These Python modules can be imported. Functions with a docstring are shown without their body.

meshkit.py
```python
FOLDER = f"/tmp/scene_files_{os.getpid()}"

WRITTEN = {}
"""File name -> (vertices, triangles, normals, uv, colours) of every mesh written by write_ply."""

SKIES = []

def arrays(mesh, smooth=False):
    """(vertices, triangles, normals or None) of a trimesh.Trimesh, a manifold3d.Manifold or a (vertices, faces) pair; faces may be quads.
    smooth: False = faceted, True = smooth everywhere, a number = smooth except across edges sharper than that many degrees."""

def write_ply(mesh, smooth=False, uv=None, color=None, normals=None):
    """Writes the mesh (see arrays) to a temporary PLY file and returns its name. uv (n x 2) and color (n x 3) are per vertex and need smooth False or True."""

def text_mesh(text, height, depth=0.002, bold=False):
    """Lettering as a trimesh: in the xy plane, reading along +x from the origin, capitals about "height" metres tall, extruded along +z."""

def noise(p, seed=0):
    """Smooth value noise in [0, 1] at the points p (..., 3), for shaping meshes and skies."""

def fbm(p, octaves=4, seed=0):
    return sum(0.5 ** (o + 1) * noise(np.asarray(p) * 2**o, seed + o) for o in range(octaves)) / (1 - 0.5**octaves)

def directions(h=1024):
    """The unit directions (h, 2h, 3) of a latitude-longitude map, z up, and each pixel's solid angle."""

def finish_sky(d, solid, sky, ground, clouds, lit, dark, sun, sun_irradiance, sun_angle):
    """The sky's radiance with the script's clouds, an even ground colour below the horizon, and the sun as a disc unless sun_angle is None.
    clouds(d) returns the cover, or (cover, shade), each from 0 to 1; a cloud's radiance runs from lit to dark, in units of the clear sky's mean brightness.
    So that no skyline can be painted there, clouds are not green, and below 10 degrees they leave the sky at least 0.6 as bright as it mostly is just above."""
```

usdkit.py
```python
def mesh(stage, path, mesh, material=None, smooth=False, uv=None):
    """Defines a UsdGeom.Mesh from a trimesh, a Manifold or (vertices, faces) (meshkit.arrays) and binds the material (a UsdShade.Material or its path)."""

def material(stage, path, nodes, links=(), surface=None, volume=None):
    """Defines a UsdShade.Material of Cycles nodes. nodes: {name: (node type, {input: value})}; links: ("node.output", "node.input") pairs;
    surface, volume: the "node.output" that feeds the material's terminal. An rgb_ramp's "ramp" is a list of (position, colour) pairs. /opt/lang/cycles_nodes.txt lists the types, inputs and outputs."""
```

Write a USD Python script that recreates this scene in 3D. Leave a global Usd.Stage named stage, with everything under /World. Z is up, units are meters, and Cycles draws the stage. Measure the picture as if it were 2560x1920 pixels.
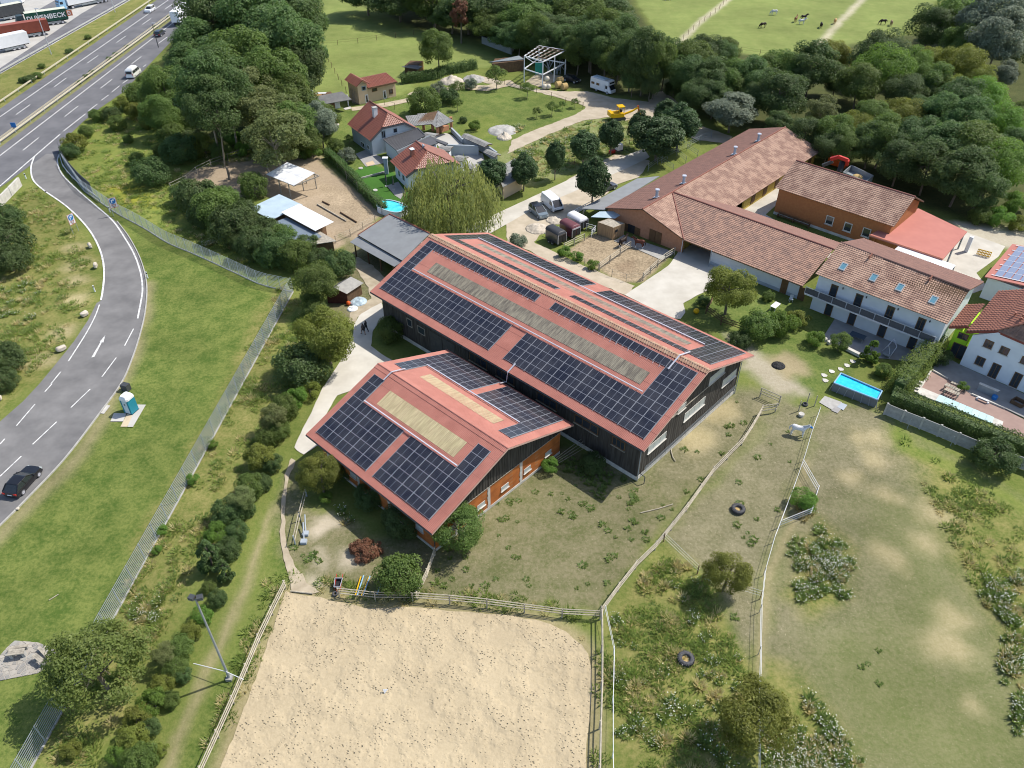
import math,random
import numpy as np,trimesh,shapely,usdkit,meshkit
from shapely.geometry import Polygon,LineString,Point
from manifold3d import Manifold
from pxr import Usd,UsdGeom,UsdLux,UsdShade,Sdf,Gf,Vt

stage=Usd.Stage.CreateInMemory()
UsdGeom.SetStageUpAxis(stage,'Z');UsdGeom.SetStageMetersPerUnit(stage,1.0)
UsdGeom.Xform.Define(stage,'/World');UsdGeom.Scope.Define(stage,'/World/Looks')
rnd=random.Random(7);rng=np.random.default_rng(7)
# ---------------------------------------------------------------- camera, sky, sun
FPX,PITCH,CAMH=1940.8,math.radians(39.17),60.73          # focal length in photo pixels (2560 wide), tilt down, height
cam=UsdGeom.Camera.Define(stage,'/World/camera')
cam.CreateProjectionAttr('perspective');cam.CreateHorizontalApertureAttr(36.0);cam.CreateVerticalApertureAttr(27.0)
cam.CreateFocalLengthAttr(36.0*FPX/2560);cam.CreateClippingRangeAttr(Gf.Vec2f(0.5,5000));cam.CreateFStopAttr(0.0)
cam.CreateExposureAttr(0.15)
_c=UsdGeom.Xformable(cam);_c.AddTranslateOp().Set(Gf.Vec3d(0,0,CAMH));_c.AddRotateXOp().Set(90-math.degrees(PITCH))
SUN_AZ,SUN_EL=math.radians(66),math.radians(52)
dome=UsdLux.DomeLight.Define(stage,'/World/sky')
usdkit.material(stage,'/World/Looks/sky_air',{'s':('sky_texture',{'sky_type':'single_scattering','sun_disc':False,'sun_elevation':SUN_EL,'sun_rotation':SUN_AZ,'altitude':200.0,'aerosol_density':1.6}),'b':('background_shader',{'strength':0.148})},[('s.color','b.color')],surface='b.background')
UsdShade.MaterialBindingAPI.Apply(dome.GetPrim()).Bind(UsdShade.Material.Get(stage,'/World/Looks/sky_air'))
dome.GetPrim().SetCustomDataByKey('kind','structure')
sun=UsdLux.DistantLight.Define(stage,'/World/sun')
sun.CreateIntensityAttr(1.2);sun.CreateAngleAttr(0.53);sun.CreateColorAttr(Gf.Vec3f(1.0,0.95,0.87));sun.CreateNormalizeAttr(True)
_s=UsdGeom.Xformable(sun);_s.AddRotateZOp().Set(-math.degrees(SUN_AZ));_s.AddRotateXOp().Set(-(90-math.degrees(SUN_EL)))

# ---------------------------------------------------------------- points of the place seen at a pixel of the photograph, at height z
def ray(px,py):
    X,Y=(px-1280)/FPX,(960-py)/FPX
    return np.array([X,math.cos(PITCH)+Y*math.sin(PITCH),-math.sin(PITCH)+Y*math.cos(PITCH)])
EYE=np.array([0,0,CAMH])
def G(px,py,z=0.0):
    d=ray(px,py);return EYE+d*((z-CAMH)/d[2])
def nat(k,x,y):return 640*(k%4)+x/3.456,480*(k//4)+y/3.456
def C(k,x,y,z=0.0):return G(*nat(k,x,y),z)              # k: one of 16 fields of the survey picture
def O(x,y,z=0.0):return G(x*1.15732,y*1.15732,z)
def Cs(k,*xy,z=0.0):return[C(k,x,y,z)for x,y in xy]
def Os(*xy,z=0.0):return[O(x,y,z)for x,y in xy]
def onwall(a,b,px,py):                                      # (distance along a-b, height) on the upright plane through a and b
    a=np.array([a[0],a[1],0.]);b=np.array([b[0],b[1],0.]);t=(b-a)/np.linalg.norm(b-a);n=np.array([-t[1],t[0],0])
    d=ray(px,py);P=EYE+d*(np.dot(a-EYE,n)/np.dot(d,n));return float(np.dot(P-a,t)),float(P[2])
def v3(*a):return np.array(a,float)
def unit(v):v=np.asarray(v,float);return v/np.linalg.norm(v)

# ---------------------------------------------------------------- mesh builder
class MB:
    def __init__(s):s.v=[];s.f=[];s.n=0
    def add(s,v,f):
        v=np.asarray(v,float);f=np.asarray(f,int)
        if f.shape[1]==4:f=np.vstack([f[:,[0,1,2]],f[:,[0,2,3]]])
        s.v.append(v);s.f.append(f+s.n);s.n+=len(v);return s
    def tm(s,m):return s.add(m.vertices,m.faces)
    def box(s,c,size,rz=0.0,ax=None):                       # centre, size; ax: local x direction (3-vector) instead of rz
        h=np.array(size)/2;p=np.array([[x,y,z]for x in(-1,1)for y in(-1,1)for z in(-1,1)])*h
        cs,sn=math.cos(rz),math.sin(rz)
        if ax is not None:l=math.hypot(ax[0],ax[1]);cs,sn=ax[0]/l,ax[1]/l
        p=np.stack([p[:,0]*cs-p[:,1]*sn,p[:,0]*sn+p[:,1]*cs,p[:,2]],1)+np.array(c,float)
        return s.add(p,[[0,1,3,2],[4,6,7,5],[0,4,5,1],[2,3,7,6],[0,2,6,4],[1,5,7,3]])
    def bar(s,p,q,w,h=None):                                # beam from p to q, w wide sideways, h the other way
        p,q=np.asarray(p,float),np.asarray(q,float);h=h or w;d=unit(q-p)
        r=np.cross(d,[0,0,1]);r=unit(r)if np.linalg.norm(r)>1e-4 else v3(1,0,0);u=np.cross(r,d)
        o=[a*r*w/2+b*u*h/2 for a,b in((-1,-1),(1,-1),(1,1),(-1,1))]
        return s.add([p+x for x in o]+[q+x for x in o],[[3,2,1,0],[4,5,6,7],[0,1,5,4],[1,2,6,5],[2,3,7,6],[3,0,4,7]])
    def tube(s,p,q,r0,r1=None,n=7,cap=True):
        p,q=np.asarray(p,float),np.asarray(q,float);r1=r0 if r1 is None else r1;d=unit(q-p)
        r=np.cross(d,[0,0,1]);r=unit(r)if np.linalg.norm(r)>1e-4 else v3(1,0,0);u=np.cross(r,d)
        a=np.linspace(0,2*math.pi,n,endpoint=False);ring=np.cos(a)[:,None]*r+np.sin(a)[:,None]*u
        v=np.vstack([p+ring*r0,q+ring*r1,[p],[q]]);i=np.arange(n);j=(i+1)%n
        s.add(v,np.stack([i,j,n+j,n+i],1)[:,::-1])
        if cap:s.f.append(np.vstack([np.stack([i,j,np.full(n,2*n)],1),np.stack([n+j,n+i,np.full(n,2*n+1)],1)])+s.n-len(v))
        return s
    def path(s,pts,r,n=6):
        for a,b in zip(pts[:-1],pts[1:]):s.tube(a,b,r,r,n)
        return s
    def prism(s,poly,z0,z1):                                 # upright prism over a ground polygon
        g=poly if isinstance(poly,Polygon)else Polygon([(p[0],p[1])for p in poly])
        m=trimesh.creation.extrude_polygon(g.buffer(0),z1-z0,engine='earcut');m.apply_translation([0,0,z0]);return s.tm(m)
    def sheet(s,pts,th,up=0.0):                              # convex flat polygon in space, th thick below (along its normal), raised by up
        p=np.asarray(pts,float);n=np.cross(p[1]-p[0],p[2]-p[0]);n=unit(n);n=n if n[2]>=0 else-n
        k=len(p);v=np.vstack([p+n*up,p+n*(up-th)]);f=[]
        for i in range(1,k-1):f+=[[0,i,i+1],[k,k+i+1,k+i]]
        for i in range(k):j=(i+1)%k;f+=[[i,k+i,k+j],[i,k+j,j]]
        return s.add(v,f)
    def panel(s,o,ex,ez,th):                                # flat box: corner o, edge vectors ex, ez, thick th along their normal (outwards)
        o,ex,ez=(np.asarray(a,float)for a in(o,ex,ez));n=unit(np.cross(ex,ez))*th
        v=[o,o+ex,o+ex+ez,o+ez];v=v+[a+n for a in v]
        return s.add(v,[[3,2,1,0],[4,5,6,7],[0,1,5,4],[1,2,6,5],[2,3,7,6],[3,0,4,7]])
    def mesh(s):return(np.vstack(s.v),np.vstack(s.f))

# ---------------------------------------------------------------- things and parts
USED={};INV={}
def uname(parent,name):
    k=parent+'/'+name;USED[k]=USED.get(k,-1)+1
    return k if USED[k]==0 else '%s_%03d'%(k,USED[k])
def tag(path,label=None,cat=None,group=None,kind=None):
    p=stage.GetPrimAtPath(path)
    for k,v in(('label',label),('category',cat),('group',group),('kind',kind)):
        if v:p.SetCustomDataByKey(k,v)
    return path
def mtx(at,rz=0.0,sc=(1,1,1),tilt=None):
    if np.ndim(sc)==0:sc=(sc,sc,sc)
    m=np.eye(4);c,s=math.cos(rz),math.sin(rz);m[:3,:3]=np.array([[c,-s,0],[s,c,0],[0,0,1]])
    if tilt is not None:m[:3,:3]=tilt@m[:3,:3]
    m[:3,:3]=m[:3,:3]@np.diag(sc);m[:3,3]=[at[0],at[1],at[2]if len(at)>2 else 0];return m
def thing(name,label,cat,at=(0,0,0),rz=0.0,group=None,kind=None):
    path=uname('/World',name);x=UsdGeom.Xform.Define(stage,path);m=mtx(at,rz)
    x.AddTransformOp().Set(Gf.Matrix4d(*m.T.ravel().tolist()));INV[path]=np.linalg.inv(m)
    return tag(path,label,cat,group,kind)
def part(th,name,mb,mat,smooth=False,local=False,label=None,kind=None,uv=None):
    path=uname(th,name);v,f=mb.mesh()if isinstance(mb,MB)else mb
    root='/'.join(th.split('/')[:3])
    if not local and root in INV:m=INV[root];v=v@m[:3,:3].T+m[:3,3]
    usdkit.mesh(stage,path,(v,f),mat,smooth=smooth,uv=uv)
    return tag(path,label,kind=kind)
def group_part(th,name):
    path=uname(th,name);UsdGeom.Xform.Define(stage,path);return path
def solo(name,mb,mat,label=None,cat=None,group=None,kind=None,smooth=False):
    path=uname('/World',name);v,f=mb.mesh()if isinstance(mb,MB)else mb
    usdkit.mesh(stage,path,(v,f),mat,smooth=smooth);return tag(path,label,cat,group,kind)
def place(path,m):
    x=UsdGeom.Xformable(stage.GetPrimAtPath(path));o=x.GetOrderedXformOps()
    (o[0]if o else x.AddTransformOp()).Set(Gf.Matrix4d(*np.asarray(m).T.ravel().tolist()))
FIRST={}
def copy(proto,m,label,cat,group=None):                     # the first call moves the prototype itself, later ones reference it
    if proto not in FIRST:
        FIRST[proto]=1;place(proto,m);return tag(proto,label,cat,group)
    path=uname('/World',proto.split('/')[2].rstrip('0123456789').rstrip('_')if proto[-3:].isdigit()else proto.split('/')[2])
    x=UsdGeom.Xform.Define(stage,path);x.GetPrim().GetReferences().AddInternalReference(proto);x.GetPrim().SetInstanceable(True)
    x.ClearXformOpOrder();place(path,m)if x.GetOrderedXformOps()else x.AddTransformOp().Set(Gf.Matrix4d(*np.asarray(m).T.ravel().tolist()))
    return tag(path,label,cat,group)

# ---------------------------------------------------------------- materials
MATS={}
def M(name,*a,**k):
    name=name.replace('-','n')
    if name not in MATS:MATS[name]=make_mat(name,*a,**k)
    return MATS[name]
def make_mat(name,col,col2=None,scale=3.0,rough=0.8,bump=0.0,bscale=None,var=0.08,metal=0.0,spec=0.3,detail=4.0,lo=0.35,hi=0.65,coord='geo',coat=0.0,stretch=None,rot=None):
    col2=col2 if col2 is not None else tuple(c*0.8 for c in col);path='/World/Looks/'+name
    n={'g':('geometry',{}),'tc':('texture_coordinate',{}),'mp':('mapping',{'scale':stretch or(1,1,1)}if rot is None else{'mapping_type':'texture','scale':stretch,'rotation':(0,0,rot)}),'n':('noise_texture',{'scale':scale,'detail':detail,'roughness':0.6}),
         'r':('rgb_ramp',{'ramp':[(lo,col),(hi,col2)]}),'oi':('object_info',{}),'mr':('map_range',{'to_min':1-var,'to_max':1+var}),'h':('hsv',{}),
         'p':('principled_bsdf',{'roughness':rough,'metallic':metal,'specular_ior_level':spec,'coat_weight':coat})}
    l=[('g.position' if coord=='geo' else 'tc.object','mp.vector'),('mp.vector','n.vector'),('n.fac','r.fac'),('r.color','h.color'),('oi.random','mr.value'),('mr.result','h.value'),('h.color','p.base_color')]
    if bump:
        n['bn']=('noise_texture',{'scale':bscale or scale*4,'detail':3.0});n['b']=('bump',{'strength':bump,'distance':0.05})
        l+=[('mp.vector','bn.vector'),('bn.fac','b.height'),('b.normal','p.normal')]
    return usdkit.material(stage,path,n,l,surface='p.BSDF')
def leaf(name,a,b,trans=0.3,scale=0.45,hue=0.012,val=0.15):
    path='/World/Looks/'+name
    n={'g':('geometry',{}),'n':('noise_texture',{'scale':scale,'detail':5.0,'roughness':0.75}),'r':('rgb_ramp',{'ramp':[(0.3,a),(0.72,b)]}),'oi':('object_info',{}),
         'mh':('map_range',{'to_min':0.5-hue,'to_max':0.5+hue}),'mv':('map_range',{'to_min':1-val,'to_max':1+val}),'n3':('noise_texture',{'scale':2.6,'detail':3.0,'roughness':0.8}),'ri':('map_range',{'from_min':0.3,'from_max':0.7,'to_min':0.75,'to_max':1.45}),'m':('math',{'math_type':'multiply'}),'h':('hsv',{}),
         'p':('principled_bsdf',{'roughness':0.55,'specular_ior_level':0.35}),'tg':('hsv',{'value':1.5,'saturation':1.05}),'t':('translucent_bsdf',{}),'x':('mix_closure',{'fac':trans})}
    l=[('g.position','n.vector'),('n.fac','r.fac'),('r.color','h.color'),('oi.random','mh.value'),('oi.random','mv.value'),('g.position','n3.vector'),('n3.fac','ri.value'),('mv.result','m.value1'),('ri.result','m.value2'),('mh.result','h.hue'),('m.value','h.value'),('h.color','p.base_color'),('h.color','tg.color'),('tg.color','t.color'),('p.BSDF','x.closure1'),('t.BSDF','x.closure2')]
    return usdkit.material(stage,path,n,l,surface='x.closure')
def glassy(name,tint=(0.02,0.025,0.03),rough=0.06):
    return usdkit.material(stage,'/World/Looks/'+name,{'p':('principled_bsdf',{'base_color':tint,'roughness':rough,'specular_ior_level':0.8})},[],surface='p.BSDF')

W_RED=M('red_sheet',(0.44,0.185,0.145),(0.345,0.135,0.105),0.55,0.6,var=0.02,detail=9.0,lo=.3,hi=.72)
W_CAP=M('weathered_ridge',(0.31,0.175,0.12),(0.40,0.29,0.20),2.5,0.8)
W_CLEAR=M('clear_sheet_big',(0.115,0.10,0.082),(0.27,0.245,0.185),1.0,0.5,stretch=(.28,1.6,1.0),rot=-.753,detail=6.0)
W_CLEAR2=M('clear_sheet_small',(0.50,0.43,0.26),(0.34,0.285,0.165),1.0,0.5,stretch=(.2,2.2,1.0),rot=-.753,detail=5.0)
BOARD=M('black_boards',(0.035,0.030,0.026),(0.085,0.078,0.068),1.3,0.9,stretch=(3,3,0.25),var=0.05)
BRICK=usdkit.material(stage,'/World/Looks/orange_brick',{'tc':('geometry',{}),'sx':('separate_xyz',{}),'ad':('math',{'math_type':'subtract'}),'cb':('combine_xyz',{}),'b':('brick_texture',{'color1':(0.47,0.155,0.04),'color2':(0.40,0.125,0.035),'mortar':(0.40,0.17,0.07),'scale':1.0,'mortar_size':0.012,'brick_width':0.38,'row_height':0.25}),'n':('noise_texture',{'scale':0.9,'detail':4.0}),'r':('rgb_ramp',{'ramp':[(0.35,(0.8,0.8,0.8)),(0.65,(1.12,1.1,1.05))]}),'m':('mix',{'mix_type':'multiply','fac':1.0}),'p':('principled_bsdf',{'roughness':0.85,'specular_ior_level':0.2})},
    [('tc.position','sx.vector'),('sx.x','ad.value1'),('sx.y','ad.value2'),('ad.value','cb.x'),('sx.z','cb.y'),('cb.vector','b.vector'),('tc.position','n.vector'),('n.fac','r.fac'),('b.color','m.color1'),('r.color','m.color2'),('m.color','p.base_color')],surface='p.BSDF')
BRICK2=M('pale_brick',(0.47,0.235,0.135),(0.40,0.19,0.105),2.5,0.9,detail=6.0)
BRICK3=M('hall_brick',(0.36,0.15,0.055),(0.31,0.12,0.045),3.5,0.9,detail=6.0)
CONC=M('concrete',(0.42,0.41,0.38),(0.33,0.32,0.30),1.5,0.9)
PLINTH=M('pale_plinth',(0.60,0.58,0.53),(0.45,0.43,0.39),1.2,0.9)
ZINC=M('galvanised',(0.42,0.46,0.48),(0.34,0.38,0.40),1.5,0.45,metal=0.3)
ALU=M('aluminium',(0.62,0.62,0.66),(0.55,0.55,0.6),2.0,0.35,metal=0.4)
WHITE=M('white_paint',(0.75,0.76,0.77),(0.70,0.71,0.72),1.0,0.6)
RENDER=M('white_render',(0.70,0.73,0.76),(0.64,0.67,0.70),0.8,0.9)
GREYREN=M('grey_render',(0.36,0.40,0.44),(0.31,0.35,0.39),0.8,0.9)
LIME=M('lime_render',(0.36,0.62,0.03),(0.32,0.56,0.03),0.6,0.9)
BEIGE=M('beige_render',(0.62,0.48,0.32),(0.56,0.43,0.29),0.6,0.9)
YELLOWR=M('yellow_render',(0.55,0.42,0.10),(0.48,0.36,0.09),0.6,0.9)
OCHRE=M('ochre_boards',(0.36,0.22,0.09),(0.28,0.17,0.07),1.5,0.9,stretch=(3,3,.4))
RAWOOD=M('raw_boards',(0.44,0.30,0.17),(0.30,0.20,0.11),1.6,0.9,stretch=(4,4,.3))
GREYWOOD=M('grey_wood',(0.42,0.38,0.31),(0.27,0.245,0.20),2.5,0.9)
POLE=M('peeled_rail',(0.50,0.45,0.35),(0.34,0.30,0.23),2.5,0.85)
DARKWOOD=M('dark_wood',(0.10,0.06,0.035),(0.15,0.09,0.05),2.0,0.85)
BROWNWOOD=M('brown_frames',(0.16,0.09,0.04),(0.12,0.065,0.03),2.0,0.7)
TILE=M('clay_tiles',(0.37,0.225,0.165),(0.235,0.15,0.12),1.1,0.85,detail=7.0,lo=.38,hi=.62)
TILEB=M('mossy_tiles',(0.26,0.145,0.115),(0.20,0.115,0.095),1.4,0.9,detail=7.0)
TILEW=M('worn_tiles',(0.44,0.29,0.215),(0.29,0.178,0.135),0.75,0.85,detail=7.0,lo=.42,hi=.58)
TILEO=M('orange_tiles',(0.28,0.098,0.062),(0.225,0.078,0.048),1.0,0.42,spec=.6)
TILEH=M('brown_tiles',(0.33,0.145,0.10),(0.28,0.12,0.085),1.2,0.75)
TILEG=M('grey_tiles',(0.20,0.20,0.195),(0.30,0.30,0.285),1.0,0.8,detail=6.0)
FELT=M('grey_felt',(0.26,0.275,0.285),(0.23,0.24,0.25),0.7,0.85)
FELTD=M('dark_felt',(0.13,0.13,0.13),(0.17,0.17,0.165),1.0,0.85)
SLATE=M('dark_metal_sheet',(0.085,0.085,0.09),(0.10,0.10,0.105),0.6,0.5)
REDFLAT=M('red_felt',(0.45,0.18,0.145),(0.41,0.16,0.13),0.5,0.85)
BLUESH=M('pale_blue_sheet',(0.42,0.52,0.58),(0.36,0.45,0.51),0.7,0.45)
BLUESH2=M('blue_grey_sheet',(0.20,0.25,0.30),(0.17,0.21,0.26),0.7,0.5)
GLASS=glassy('window_glass');GLASSB=glassy('skylight_glass',(0.12,0.28,0.36),0.05);PALEG=glassy('milky_pane',(0.42,0.46,0.45),0.3)
BLACK=M('black_plastic',(0.02,0.02,0.022),(0.03,0.03,0.032),2.0,0.5)
RUBBER=M('rubber',(0.045,0.046,0.05),(0.09,0.09,0.095),6.0,0.8)
DARKM=M('dark_iron',(0.06,0.065,0.07),(0.08,0.085,0.09),2.0,0.5,metal=.2)
STEELG=M('grey_steel',(0.30,0.33,0.35),(0.25,0.28,0.30),2.0,0.5,metal=.3)
ORANGE=M('orange_paint',(0.60,0.10,0.015),(0.52,0.085,0.015),1.0,0.4)
YELLOW=M('yellow_paint',(0.72,0.42,0.01),(0.66,0.38,0.01),1.0,0.45)
REDP=M('red_paint',(0.50,0.04,0.03),(0.42,0.035,0.03),1.0,0.45)
BLUEP=M('blue_paint',(0.02,0.16,0.45),(0.02,0.14,0.40),1.0,0.4)
SKYB=M('pale_blue_paint',(0.28,0.48,0.66),(0.25,0.44,0.6),1.0,0.5)
LINEW=M('road_paint',(0.68,0.68,0.66),(0.36,0.36,0.36),1.6,0.7,detail=9.0,lo=.45,hi=.68)
ASPH=M('asphalt',(0.175,0.175,0.185),(0.125,0.125,0.135),0.22,0.9,bump=0.08,bscale=8.0,detail=11.0)
ASPH2=M('ramp_asphalt',(0.205,0.20,0.197),(0.135,0.132,0.132),0.25,0.9,bump=0.08,bscale=8.0,detail=12.0)
PARKC=M('pale_concrete_slab',(0.50,0.485,0.45),(0.43,0.415,0.385),0.3,0.9)
YARD=M('pale_yard',(0.56,0.53,0.465),(0.46,0.43,0.37),0.35,0.92,detail=8.0)
GRAV=M('gravel',(0.50,0.43,0.33),(0.40,0.34,0.25),0.5,0.95,detail=9.0,bump=0.25,bscale=7.0)
DIRT=M('dirt_path',(0.48,0.41,0.30),(0.36,0.30,0.21),0.8,0.95,detail=9.0,bump=0.3,bscale=6.0)
PAVE=M('patio_slabs',(0.33,0.32,0.31),(0.28,0.27,0.26),1.2,0.85)
PAVER=M('terrace_slabs',(0.34,0.235,0.20),(0.30,0.205,0.175),1.0,0.85)
TRUNK=M('bark',(0.13,0.105,0.08),(0.22,0.19,0.15),3.0,0.9,stretch=(2,2,.5))
PALEBARK=M('pale_bark',(0.30,0.26,0.19),(0.20,0.17,0.12),3.0,0.9,stretch=(2,2,.5))
WATER=M('pool_water',(0.01,0.42,0.72),(0.03,0.55,0.85),2.2,0.05,spec=0.5,bump=0.15,bscale=3.0)
WATER2=M('pool_water_turquoise',(0.03,0.50,0.62),(0.10,0.62,0.70),1.2,0.05,spec=0.5,bump=0.12,bscale=3.0)
STRAW=M('straw',(0.52,0.38,0.17),(0.40,0.28,0.12),5.0,0.95)
WRAP=M('pale_wrap',(0.60,0.56,0.47),(0.50,0.46,0.38),2.0,0.5)
# ---------------------------------------------------------------- roof coverings
def lerp(a,b,t):return a+(b-a)*t
def patch_axes(eL,eR,up):                                    # eave left, eave right, a point up the slope
    ex=unit(eR-eL);n=unit(np.cross(ex,up-eL));n=n if n[2]>0 else-n;ey=unit(np.cross(n,ex))
    if np.dot(ey,up-eL)<0:ey=-ey
    return ex,ey,n
def tiles(poly,mb,cw=0.34,ch=0.36,amp=0.045,lift=0.04,base=0.03):
    """pantiles laid over a flat convex polygon in space whose first edge is the eave: stepped courses of waved tiles"""
    p=np.asarray(poly,float);ex,ey,n=patch_axes(p[0],p[1],p[-1]if len(p)>2 else p[2])
    if len(p)>3 or True:
        c=p.mean(0);n0=unit(np.cross(p[1]-p[0],c-p[0]));n=n0 if n0[2]>0 else-n0;ey=unit(np.cross(n,ex));ey=ey if np.dot(ey,c-p[0])>0 else-ey
    q=np.stack([(p-p[0])@ex,(p-p[0])@ey],1);top=q[:,1].max();nc=max(1,int(round(top/ch)));h=top/nc
    def span(t):
        xs=[]
        for a,b in zip(q,np.roll(q,-1,0)):
            if(a[1]-t)*(b[1]-t)<=0 and abs(a[1]-b[1])>1e-9:xs.append(a[0]+(b[0]-a[0])*(t-a[1])/(b[1]-a[1]))
        return(min(xs),max(xs))if len(xs)>1 else None
    prof=np.array([(0,0),(.3,1),(.62,.55),(.8,0)])
    for r in range(nc):
        t0,t1=r*h,(r+1)*h;sp=span((t0+t1)/2)
        if sp is None or sp[1]-sp[0]<cw*.7:continue
        k=max(1,int(round((sp[1]-sp[0])/cw)));w=(sp[1]-sp[0])/k
        x=(sp[0]+(np.arange(k)[:,None]+prof[None,:,0])*w).ravel();z=np.tile(prof[:,1],k)*amp
        x=np.append(x,sp[1]);z=np.append(z,0.0);m=len(x)
        j=(rng.random(k)-.5)*0.012;jj=np.append(np.repeat(j,4),0)
        rows=[p[0]+x[:,None]*ex+ty*ey+(zz)[:,None]*n for ty,zz in((t0-.03,np.full(m,-0.01)),(t0-.03,z+lift+base+jj),(t1+.01,z+base*.4+jj))]
        i=np.arange(m-1);f=[]
        for a in(0,1):f.append(np.stack([a*m+i,a*m+i+1,(a+1)*m+i+1,(a+1)*m+i],1))
        mb.add(np.vstack(rows),np.vstack(f))
    return mb
def corr(o,ex,ey,lx,ly,mb,pitch=0.177,amp=0.026,up=0.02,laps=(),seg=4):
    """corrugated sheets from corner o along ex (lx) and up the slope ey (ly), overlapping by a small step at each lap"""
    n=unit(np.cross(ex,ey));n=n if n[2]>0 else-n;k=int(round(lx/pitch))*seg
    x=np.linspace(0,lx,k+1);z=(np.cos(x/pitch*2*math.pi)+1)*amp;i=np.arange(k)
    cuts=[0.0]+list(laps)+[ly]
    for a,b in zip(cuts[:-1],cuts[1:]):
        r0=o+x[:,None]*ex+a*ey+(z+up+0.018)[:,None]*n;r1=o+x[:,None]*ex+(b+.02)*ey+(z+up)[:,None]*n;rb=r0-n*0.03
        mb.add(np.vstack([rb,r0,r1]),np.vstack([np.stack([q*(k+1)+i,q*(k+1)+i+1,(q+1)*(k+1)+i+1,(q+1)*(k+1)+i],1)for q in(0,1)]))
    return mb
def boards(a,b,z0,ztop,mb,w=0.2,out=0.02):
    """upright boards on the wall plane a-b from height z0 up to ztop(s)"""
    a,b=v3(a[0],a[1],0),v3(b[0],b[1],0);L=np.linalg.norm(b-a);t=(b-a)/L;nn=v3(t[1],-t[0],0);k=max(1,int(L/w));s=np.linspace(0,L,k+1)
    for i in range(k):
        d=out*(1 if i%2 else .35)+rnd.random()*.006;s0,s1=s[i]+.008,s[i+1]-.008
        v=[a+t*x+nn*y+v3(0,0,z)for x,z in((s0,z0),(s1,z0),(s1,ztop(s1)),(s0,ztop(s0)))for y in(0,d)]
        mb.add(v,[[0,2,3,1],[1,3,5,7],[0,1,7,6],[2,4,5,3],[4,6,7,5]])
    return mb
def opening(th,a,b,s0,s1,z0,z1,frame,pane,name='window',fw=0.09,bars=1,out=0.06,sill=None,deep=0.03,label=None):
    """a framed opening on the wall plane a-b (a to b left to right seen from outside): frame part with pane and sill below it"""
    a,b=v3(a[0],a[1],0),v3(b[0],b[1],0);t=unit(b-a);nn=v3(t[1],-t[0],0);m=MB()
    P=lambda s,z,o=0:a+t*s+nn*o+v3(0,0,z)
    for x0,x1,y0,y1 in((s0,s0+fw,z0,z1),(s1-fw,s1,z0,z1),(s0+fw,s1-fw,z0,z0+fw),(s0+fw,s1-fw,z1-fw,z1)):
        m.panel(P(x0,y0,0.003),t*(x1-x0),v3(0,0,y1-y0),out)
    for i in range(bars-1):
        x=s0+(s1-s0)*(i+1)/bars;m.panel(P(x-fw*.35,z0+fw,0.003),t*fw*.7,v3(0,0,z1-z0-2*fw),out*.8)
    w=part(th,name,m,frame,label=label);g=MB();g.panel(P(s0+fw,z0+fw,0.004),t*(s1-s0-2*fw),v3(0,0,z1-z0-2*fw),deep);part(w,'pane',g,pane)
    if sill is not None:g=MB();g.panel(P(s0-.08,z0-.07,0.003),t*(s1-s0+.16),v3(0,0,.065),out+.1);part(w,'sill',g,sill)
    return w
def wallpx(a,b,k,x0,y0,x1,y1):                            # left-top and right-bottom picture points on a wall -> s0, s1, z0, z1
    s0,z1=onwall(a,b,*nat(k,x0,y0));s1,z0=onwall(a,b,*nat(k,x1,y1));return s0,s1,z0,z1
def ring(pts):return[(p[0],p[1])for p in pts]
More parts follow.
